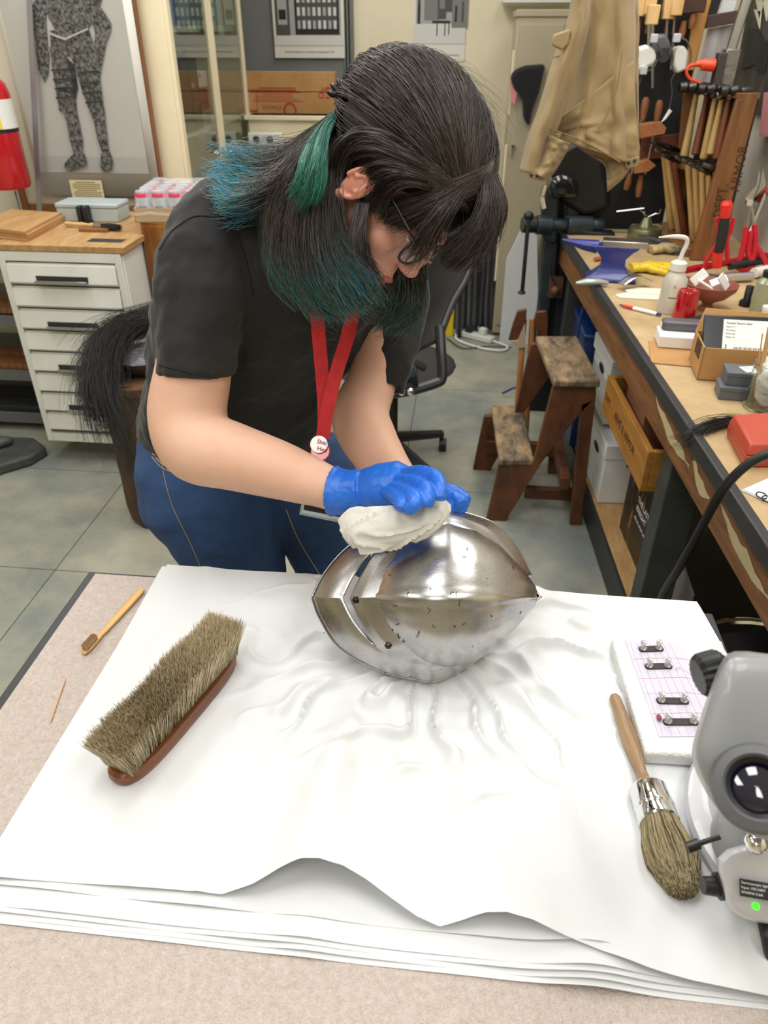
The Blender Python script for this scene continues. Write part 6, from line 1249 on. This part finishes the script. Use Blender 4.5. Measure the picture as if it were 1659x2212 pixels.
for P_ in ([(1615,60),(1640,70),(1630,140),(1602,150)],[(1640,75),(1660,100),(1650,160),(1630,150)]): slabX(P_,1.114,.003,'black_shape',m_ink,t,0)
slabX([(1650,200),(1720,190),(1710,300),(1640,293)],1.11,.003,'pink_note',M('pink_paper','dd8f92',.6),None,0); tag(bpy.data.objects['pink_note'],'pink paper note at the right edge below the dark poster','note')
def shears(lab,piv,tipa,tipb,loops,y):
    t=thing('tin_snips',lab,'snips',Y(*piv,y),0,'red-handled snips',world=True); m_rh=M('red_grip','c81f32',.4)
    for s,tip in ((-1,tipa),(1,tipb)):
        slabY([(piv[0]+s*1,piv[1]+12),(piv[0]+s*10,piv[1]-10),(tip[0]+s*7,(tip[1]+piv[1])/2),(tip[0],tip[1]),(tip[0]-s*6,(tip[1]+piv[1])/2)],y-.003*s,.005,'blade',m_steel,t,.001)
    g=G(); c=Y(*piv,y-.008); g.cyl(c,c+V((0,.02,0)),.011); obj('pivot_bolt',g,m_chrome,t)
    for L in loops:
        g=G(); p=cat([Y(a,b,y) for a,b in L],26); g.tube(p,.010,10); obj('grip',g,m_rh,t)
        g=G(); g.tube([Y(*piv,y),p[0]],.006,8); obj('shank',g,m_steel,t)
shears('large red-handled tin snips standing open-looped at the right wall',(1620,438),(1640,365),(1648,362),([(1612,490),(1606,530),(1598,560),(1592,575),(1608,582),(1624,570),(1616,545),(1622,500)],[(1630,485),(1632,520),(1628,550),(1622,575),(1640,584),(1655,572),(1642,545),(1632,530)]),2.85)
t=thing('utility_snips','red and black gripped cutter leaning on the bench clutter','cutter',Y(1560,500,2.75),world=True)
A=[(1570,442),(1566,470),(1562,500),(1556,530),(1552,545),(1548,578)]; P_=[Y(a,b,2.72) for a,b in A]
g=G(); g.tube(P_[1:5],[.017,.018,.017,.016],12); obj('black_grip',g,M('black_rubber','1b1b1c',.6,bump=.6,bsc=150),t)
g=G(); g.tube([P_[0]+V((.0,0,.01)),P_[0],P_[1]],[.014,.02,.016],12); obj('red_cap',g,M('red_plastic','dd2a22',.35),t); g=G(); g.tube([P_[4],P_[5]],[.018,.016],12); obj('red_end',g,MATS['red_plastic'],t)
g=G(); g.tube(cat([Y(x,y,2.76) for x,y in ((1548,470),(1552,485),(1552,520),(1540,540),(1525,565),(1518,590))],14),.008,8).tube(cat([Y(x,y,2.76) for x,y in ((1585,470),(1578,500),(1570,520),(1572,560))],12),.008,8); obj('red_lever',g,MATS['red_grip'],t)
for k,(a,b,r,mt,lab) in enumerate((((1475,585),(1655,552),.012,M('red_metal','b3122a',.3,.5),'long red metal caulking tool lying at the bench back'),((1575,575),(1665,560),.014,m_black,'black rod lying under the red tool'),((1600,330),(1575,470),.008,m_steel,'steel ruler leaning on the right wall'),((1660,400),(1620,500),.007,m_chrome,'chrome rod leaning at the right edge'))):
    A_,B_=(Z(a[0],a[1],.93),Z(b[0],b[1],.95)) if k<2 else (X(a[0],a[1],1.1),X(b[0],b[1],1.05)); g=G(); g.tube([A_,B_],r,10); o=obj(('caulking_tool','black_rod','steel_ruler','chrome_rod')[k],g,mt,None); tag(o,lab,'tool')
g=G(); a,b=X(1640,430,1.1),X(1622,500,1.08); g.tube([X(1662,410,1.1),a],.014,12); o=obj('red_screwdriver',g,M('amber_red','a8341e',.25),None); tag(o,'red translucent screwdriver handle at the right edge','screwdriver')
# ---------------- things on the bench ----------------
def onB(name,lab,cat_,px,py,rz=0,grp=None,z=BZ): return thing(name,lab,cat_,B(px,py,z),rz,grp)
t=onB('anvil','small blue bench anvil with a bright steel face','anvil',1318,603,R(-8)); m_an=M('blue_paint','26307c',.35,coat=.3)
g=G(); 
g.rings([[(x,y,z) for x,y in ((-a,-b),(a,-b),(a,b),(-a,b))] for a,b,z in ((.085,.05,0),(.085,.05,.012),(.065,.036,.022),(.042,.026,.045),(.040,.026,.075),(.06,.03,.098),(.075,.031,.108),(.085,.031,.118))]); obj('anvil_body',g,m_an,t,bev=.004)
g=G(); g.tube([(-.06,0,.108),(-.11,0,.113),(-.15,0,.12),(-.185,0,.126)],[.028,.022,.013,.004],14,flat=.8); obj('horn',g,m_an,t); g=G(); g.box((.03,0,.125),(.15,.06,.022)); obj('steel_face',g,m_steel,t,bev=.002)
t=onB('alcohol_lamp','round brass-green dish with a three-armed holder on top','burner',1390,515); m_bo=M('olive_brass','8a8a6c',.35,.7,'77775a',20)
obj('dish',G().lathe([(.06,0),(.068,.01),(.07,.03),(.064,.045),(.03,.05),(0,.05)],32),m_bo,t); obj('cone',G().lathe([(.03,.05),(.014,.085),(0,.086)],24),m_bo,t)
for a in (0,2.1,4.2): g=G(); g.tube([(0,0,.085),(.03*cos(a),.03*sin(a),.10),(.045*cos(a),.045*sin(a),.10),(.048*cos(a),.048*sin(a),.118)],.003,6); obj('arm',g,m_steel,t)
g=G(); g.tube([(-.13,0,.105),(-.02,0,.12)],.0035,6); obj('cross_bar',g,m_steel,t)
for nm,px,py,d,rz,mt,lab in (('wood_block',1388,506,(.12,.06,.03),.1,m_pale,'pale wooden block behind the round dish'),('wood_cube',1448,535,(.06,.05,.035),.2,m_oak,'small reddish wooden cube near the rack base'),
    ('foam_cube',1450,752,(.11,.09,.032),-.1,M('white_foam2','e8e8e6',.6),'white foam block under the grey handset'),('cardboard_sheet',1450,775,(.2,.17,.003),-.15,m_card,'flat cardboard sheet under the white foam block')):
    o=obj(nm,G().box((0,0,d[2]/2),d),mt,None,bev=.002); o.location=B(px,py)+V((.05 if 'sheet' in nm else .02,.03,.0005 if 'sheet' not in nm else 0)); o.rotation_euler=(0,0,rz); tag(o,lab,nm.split('_')[1])
bpy.data.objects['foam_cube'].location.z+=.004
p=B(1482,722); t=thing('grey_handset','dark grey plastic handset resting on the white foam block','handset',(p.x+.03,p.y+.0,BZ+.038),R(-5)); g=G(); g.prism(rr(.15,.042,.012),.026); obj('shell',g,M('handset_grey','5a5860',.3),t,bev=.005); g=G(); g.box((-.074,0,.012),(.004,.02,.01)); obj('port',g,m_paper,t)
bpy.data.objects['grey_handset'].location=V((bpy.data.objects['foam_cube'].location.x+.03,bpy.data.objects['foam_cube'].location.y+.02,BZ+.0375))
# wash bottle
t=onB('wash_bottle','translucent plastic wash bottle with bent spout','bottle',1445,672); m_tr2=M('translucent','e6e3d8',.25,trans=.45,alpha=.92,spec=.5)
obj('bottle_body',G().lathe([(0,0),(.037,0),(.039,.004),(.037,.08),(.035,.10),(.026,.118),(.02,.124),(.02,.13)],32),m_tr2,t); obj('screw_cap',G().lathe([(.024,.128),(.024,.15),(.016,.156),(0,.157)],32),m_white,t)
g=G(); g.tube(cat([(0,0,.155),(.004,0,.18),(.010,0,.205),(.004,0,.222),(-.03,0,.226),(-.075,0,.222)],20),[.0065]*15+[.006,.005,.004,.003,.002],10); obj('spout',g,m_white,t)
g=G(); g.add([(.0385*sin(a),-.0385*cos(a),z) for z in (.05,.053) for a in [R(-30+6*i) for i in range(9)]],[(i,i+1,i+10,i+9) for i in range(8)]); g.tube([(.012,-.038,.045),(.028,-.029,.06),(.03,-.026,.035),(.018,-.035,.02),(.012,-.038,.045)],.0008,5); obj('hazard_diamond',g,m_ink,t); text('X',.012,m_ink,t,axes((-.012,-.0385,.082),(1,0,0),(0,0,1),(0,-1,0)))
t=onB('red_ribbed_cup','transparent red ribbed plastic cup standing upside down','cup',1475,692); g=G(); n=48
g.rings([[(r*(1+(.035 if (j//2)%2 and 0<i<3 else 0))*cos(2*pi*j/n),r*(1+(.035 if (j//2)%2 and 0<i<3 else 0))*sin(2*pi*j/n),z) for j in range(n)] for i,(r,z) in enumerate(((.034,0),(.034,.004),(.0305,.085),(.03,.088),(.02,.09)))]); obj('cup_wall',g,M('red_clear','c20d22',.1,trans=.35,coat=.6),t)
g=G(); g.tube([(.028*cos(a),.028*sin(a),.09) for a in [2*pi*i/24 for i in range(25)]],.002,6); obj('rim',g,MATS['red_clear'],t)
t=onB('terracotta_bowl','footed terracotta bowl holding white scraps','bowl',1525,668); obj('bowl',G().lathe([(.0,0),(.026,0),(.024,.006),(.015,.016),(.018,.024),(.05,.04),(.075,.066),(.08,.082),(.076,.082),(.05,.05),(.0,.035)],40),M('terracotta','8d4f3d',.5,0,'804636',8),t)
for k,(x,y,a,mt) in enumerate(((-.02,.0,.5,m_paper),(.025,.02,-.4,m_paper),(.03,-.01,.9,MATS['box_white']),(-.04,.01,-.8,m_paper))):
    g=G(); g.box((0,0,0),(.05,.03,.006),0,MX.Rotation(a,4,'Y')@MX.Rotation(.4*k,4,'X')); o=obj('paper_scrap',g,mt,None,bev=.002); o.location=B(1525,668)+V((x,y,.078+.006*k)); tag(o,('left folded','far upright','right flat','small front')[k]+' white scrap in the terracotta bowl','scrap','scraps in the terracotta bowl')
def pen(a,b):
    t=thing('ballpoint_pen','white ballpoint pen with red grip and blue ends lying on the bench','pen',B(*a),world=True); A=B(*a,BZ+.006); B2=B(*b,BZ+.006)
    for nm,f0,f1,r0,r1,mt in (('tip',0,.1,.001,.004,m_blu),('grip',.1,.35,.0045,.006,MATS['red_plastic']),('barrel',.35,.9,.0058,.0055,m_paper),('button_end',.9,1.0,.005,.004,m_blu)): g=G(); g.tube([A.lerp(B2,f0),A.lerp(B2,f1)],[r0,r1],12); obj(nm,g,mt,t)
pen((1337,658),(1428,680))
# white-grey curved blade, foil strip, envelopes, gloves
p=B(1275,620); g=G(); g.tube([(-.05,0,.012),(-.02,0,.016),(.03,.01,.016),(.06,.015,.012)],[.006,.016,.014,.008],12,flat=.8); o=obj('grey_pliers',g,M('pale_grey_metal','aab0aa',.35,.5),None); o.location=p; tag(o,'pale grey plier jaw lying over the bench edge by the anvil','pliers')
g=G(); g.grid(lambda u,v:(-.06+.12*u,-.02+.04*v,.02+.022*sin(pi*u)+.002*noise.noise(V((u*8,v*8,0)))),14,5); o=obj('foil_strip',g,M('foil','b9bcc2',.22,.9,bump=.5,bsc=60),None,solid=.0015); o.location=B(1370,622); o.rotation_euler=(0,0,.5); tag(o,'curved shiny metal strip in front of the blue anvil','strip')
for k,(px,py,lab) in enumerate(((1375,640,'upper cream envelope beside the foil strip'),(1395,632,'lower cream envelope behind the wash bottle'))):
    g=G(); g.prism([(-.09,-.03),(.08,-.045),(.09,.02),(-.05,.035),(-.1,.0)],.003); o=obj('paper_envelope',g,M('cream_paper','e6dfc8',.7),None); o.location=B(px+20,py)+V((0,0,.003*k)); tag(o,lab,'envelope','cream envelopes')
for k,(px,py,mt,lab) in enumerate(((1405,590,'tool_yellow','yellow leather work glove lying nearest on the bench'),(1440,548,'glove_tan','tan and black work glove lying behind the yellow one'),(1400,535,'black_cloth','black work glove at the back of the glove pile'))):
    if mt=='glove_tan': M('glove_tan','c9b078',.7,0,'3a372e',8)
    g=G(); g.ell((0,0,.018),(.05,.035,.018)); 
    for i in range(4): g.tube([(.03,-.025+.017*i,.016),(.075,-.03+.019*i,.018),(.11-.008*abs(i-1.5),-.034+.021*i,.012)],[.012,.011,.009],8)
    g.tube([(-.01,-.03,.015),(.02,-.05,.015),(.045,-.06,.012)],[.012,.011,.009],8); g.tube([(-.03,0,.016),(-.07,0,.014)],[.03,.034],12,flat=.5)
    o=blob('work_glove',g,MATS[mt],None,.0035,3,[(.006,.02)]); o.location=B(px,py)+V((0,.02,0)); o.rotation_euler=(0,0,(.1,.3,-.2)[k]); tag(o,lab,'glove','work gloves on the bench')
# round grey knob, dark files, tin foil tubes
for k,(a,b,r,mt,nm,lab) in enumerate((((1490,612),(1470,600),.016,m_steel,'aluminium_knob','round aluminium knob behind the wash bottle'),((1515,600),(1560,608),.018,m_dark,'black_cylinder','black lens-like cylinder behind the bowl'),((1560,600),(1625,597),.016,M('foil2','cfcfd2',.15,.9,bump=.8,bsc=60),'clear_wrapped_tool','crinkled clear wrapped tool behind the bowl'),((1480,630),(1550,640),.008,m_iron,'dark_file','dark steel file behind the bowl'),((1628,590),(1660,583),.018,m_white,'white_tube','white tube at the right edge behind the jars'),((1552,685),(1600,705),.008,m_iron,'black_bar','black square bar right of the bowl foot'),((1480,698),(1515,690),.014,m_black,'black_tube','black tube behind the red cup'),((1285,560),(1305,556),.008,M('copper_rod','a8643d',.4),'copper_rod','short copper rod left of the blue anvil'))):
    g=G(); A_,B_=B(*a,BZ+r+.001),B(*b,BZ+r+.001); g.cyl(V(),B_-A_,r,n=20); o=obj(nm,g,mt,None,bev=.001); o.location=A_; tag(o,lab,nm.split('_')[1])
t=onB('steel_bolt','large black threaded bolt standing on its head','bolt',1610,660); obj('bolt_head',G().lathe([(0,0),(.022,0),(.022,.016),(0,.016)],6),m_iron,t); obj('shank',G().lathe([(.012,.016)]+[(.013-.0015*(i%2),.018+.003*i) for i in range(16)]+[(0,.066)],16),m_iron,t)
t=onB('glass_jar','greenish glass jar with a black cap at the right edge','jar',1642,672); obj('jar_wall',G().lathe([(0,0),(.032,0),(.034,.01),(.033,.09),(.02,.105),(.02,.11)],28),M('green_glass','b7c1a8',.08,trans=.6),t); obj('cap',G().lathe([(.022,.108),(.022,.125),(0,.126)],24),m_black,t)
g=G(); g.lathe([(0,0),(.018,0),(.018,.03),(.02,.031),(.02,.04),(0,.041)],24); o=obj('small_white_jar',g,m_white,None); o.location=B(1655,690); tag(o,'small white lidded jar at the right edge','jar')
# open carton with packet
c=B(1590,815); t=thing('open_carton','open brown cardboard box holding a black packet','box',(c.x+.0,c.y+.03,BZ),R(-4)); W2,D2,H2=.20,.13,.085
g=G()
for q in(((-W2/2,-D2/2,0),(W2/2,D2/2,.003)),((-W2/2,-D2/2,0),(W2/2,-D2/2+.003,H2)),((-W2/2,D2/2-.003,0),(W2/2,D2/2,H2)),((-W2/2,-D2/2,0),(-W2/2+.003,D2/2,H2)),((W2/2-.003,-D2/2,0),(W2/2,D2/2,H2))): g.bb(*q)
obj('box_walls',g,m_card,t)
g=G(); g.slab([(-W2/2,D2/2-.002,H2),(W2/2,D2/2-.002,H2),(W2/2-.01,D2/2+.03,H2+.045),(-W2/2+.02,D2/2+.03,H2+.05)],(0,.003,0)); obj('flap',g,m_card,t); g=G()
for k in range(4): g.box((-W2/2-.0008,-.03+.016*k,H2-.022),(.001,.008,.04))
obj('printed_bars',g,m_ink,t)
pk=thing('black_packet','black plastic packet with a white shipping label standing in the open carton','packet',(c.x,c.y+.03,BZ),world=True); 
m4=MX.Translation((c.x,c.y+.015,BZ+.045))@MX.Rotation(R(-4),4,'Z')@MX.Rotation(R(-38),4,'X'); g=G(); g.box((0,0,.05),(.185,.012,.12),0,m4); obj('pouch',g,M('black_poly','1e2127',.25),pk,bev=.004)
g=G(); g.box((.015,-.0068,.055),(.12,.001,.085),0,m4); obj('shipping_label',g,m_paper,pk)
fx_=lambda x,z: m4@axes((x,-.0076,z),(1,0,0),(0,0,1),(0,-1,0))
for k,s in enumerate(('Packed: Return label','Ship to: 12','Workshop','North side','Order ref.')): text(s,.0075 if k==0 else .005,m_ink,pk,fx_(-.038,.086-.009*k))
text('3',.014,m_ink,pk,fx_(-.04,.022)); g=G()
for k in range(22): g.box((-.018+.0038*k,-.0076,.022),(.0018 if k%3 else .0008,.0008,.009),0,m4)
obj('barcode',g,m_ink,pk)
# grey small boxes
for k,(dx,dz,lab) in enumerate(((0,0,'lower small grey lidded box in front of the carton'),(.012,.0325,'upper small grey lidded box with a white sticker'))):
    p=B(1590,862); t=thing('small_grey_box',lab,'box',(p.x+.0+dx,p.y+.02+dx,BZ+dz),R(-6),'small grey boxes'); g=G(); g.box((0,0,.012),(.082,.06,.024)); obj('box_body',g,M('slate_grey','5d6167',.5),t,bev=.001); g=G(); g.box((0,0,.0268),(.085,.063,.010)); obj('lid',g,MATS['slate_grey'],t,bev=.001)
    if k: g=G(); g.box((.012,.0,.0322),(.035,.035,.0006),R(20)); obj('sticker',g,m_paper,t); text('Part 2',.007,m_ink,t,axes((0,.003,.0327),(1,0,0),(0,1,0),(0,0,1)))
# beaker
t=onB('glass_beaker','glass beaker holding bamboo sticks and white paper towel','beaker',1648,880); m_gl=M('glass','f4f8f6',.03,trans=1,spec=.5)
obj('beaker_wall',G().lathe([(.0,.0),(.042,0),(.046,.004),(.046,.105),(.049,.11),(.047,.11),(.0445,.105),(.0445,.006),(0,.004)],40,cap=False),m_gl,t)
for z in (.03,.045,.06,.075): g=G(); g.add([(.0465*sin(R(5+4*i)),-.0465*cos(R(5+4*i)),z+d) for d in (0,.0012) for i in range(5)],[(i,i+1,i+6,i+5) for i in range(4)]); obj('graduation_mark',g,m_paper,t)
text('150',.008,m_paper,t,axes((.004,-.0472,.032),(1,0,0),(0,0,1),(0,-1,0)))
p=B(1648,880); g=G(); g.ell((0,0,.06),(.03,.03,.055)).ell((.0,.01,.1),(.028,.02,.03)); o=blob('paper_towel',g,M('towel','e2e1dc',.8,bump=.5,bsc=60),None,.003,2,[(.016,.03)]); o.location=p; tag(o,'crumpled white paper towel stuffed in the beaker','paper towel')
st_=None
for k in range(14):
    a=random.random()*6; x=-.01+.012*cos(a); y=.008*sin(a)+.012; g=G(); g.cyl((x,y,.02),(x*1.6+random.uniform(-.01,.01),y*1.2,.17+random.random()*.02),.0016,n=6)
    o=obj('bamboo_stick',g,m_pale,None); o.location=p; tag(o,'thin bamboo stick standing in the glass beaker','stick','bamboo sticks in the beaker')
# black hair hank on the bench, red case, drawing
hank('horsehair_tuft','thin black horsehair tuft lying over the bench front edge',[B(1660,915,BZ+.012),B(1600,908,BZ+.012),B(1560,912,BZ+.012),B(1520,925,BZ+.008),B(1490,945,BZ-.01),B(1455,955,BZ-.05)],260,(.003,.006,.012),(.02,.018,.015),.0005,jit=.3)
p=B(1580,955); c0,c1,c2,c3=[B(x,y) for x,y in ((1568,940),(1604,1010),(1720,1010),(1700,930))]
t=thing('red_case','brick-red plastic case on the near part of the bench','case',(c0+c2)/2,world=True); m_rc=M('brick_red','b34631',.45); q=[c1,c2,c3,c0]
ctr=sum(q,V())/4
g=G(); g.hexa(q,[ctr+(v-ctr)*1.03+V((0,0,.028)) for v in q]); obj('case_base',g,m_rc,t,bev=.004); g=G(); g.hexa([ctr+(v-ctr)*1.04+V((0,0,.0285)) for v in q],[ctr+(v-ctr)*.93+V((0,0,.052)) for v in q]); obj('case_lid',g,m_rc,t,bev=.004)
t=thing('drawing_sheet','white sheet with hand drawn rings on the bench near the right edge','drawing',B(1640,1065),world=True)
for k in range(3): q=[B(1600,1060),B(1760,1130),B(1740,1040),B(1690,1020)]; g=G(); g.slab([v+V((.002*k,0,.0012*k)) for v in q],(0,0,.001)); obj('paper_sheet',g,M('bluish_paper','d3dae0',.6),t)
for (x,y) in ((1645,1070),(1658,1078)):
    c=B(x,y,BZ+.0042); g=G(); g.tube([c+V((.009*cos(a),.012*sin(a),0)) for a in [2*pi*i/20 for i in range(19)]],.0012,6); obj('drawn_ring',g,m_ink,t)
# black cable arching in front of the bench
g=G(); pts=[D(1700,965,1.25),D(1620,1000,1.28),D(1560,1060,1.32),D(1510,1150,1.4),D(1465,1230,1.5),D(1425,1300,1.65),D(1400,1400,1.9)]; g.tube(cat(pts,36),.0085,12); o=obj('black_cable',g,m_black,None); tag(o,'thick black cable arching down in front of the bench edge','cable')
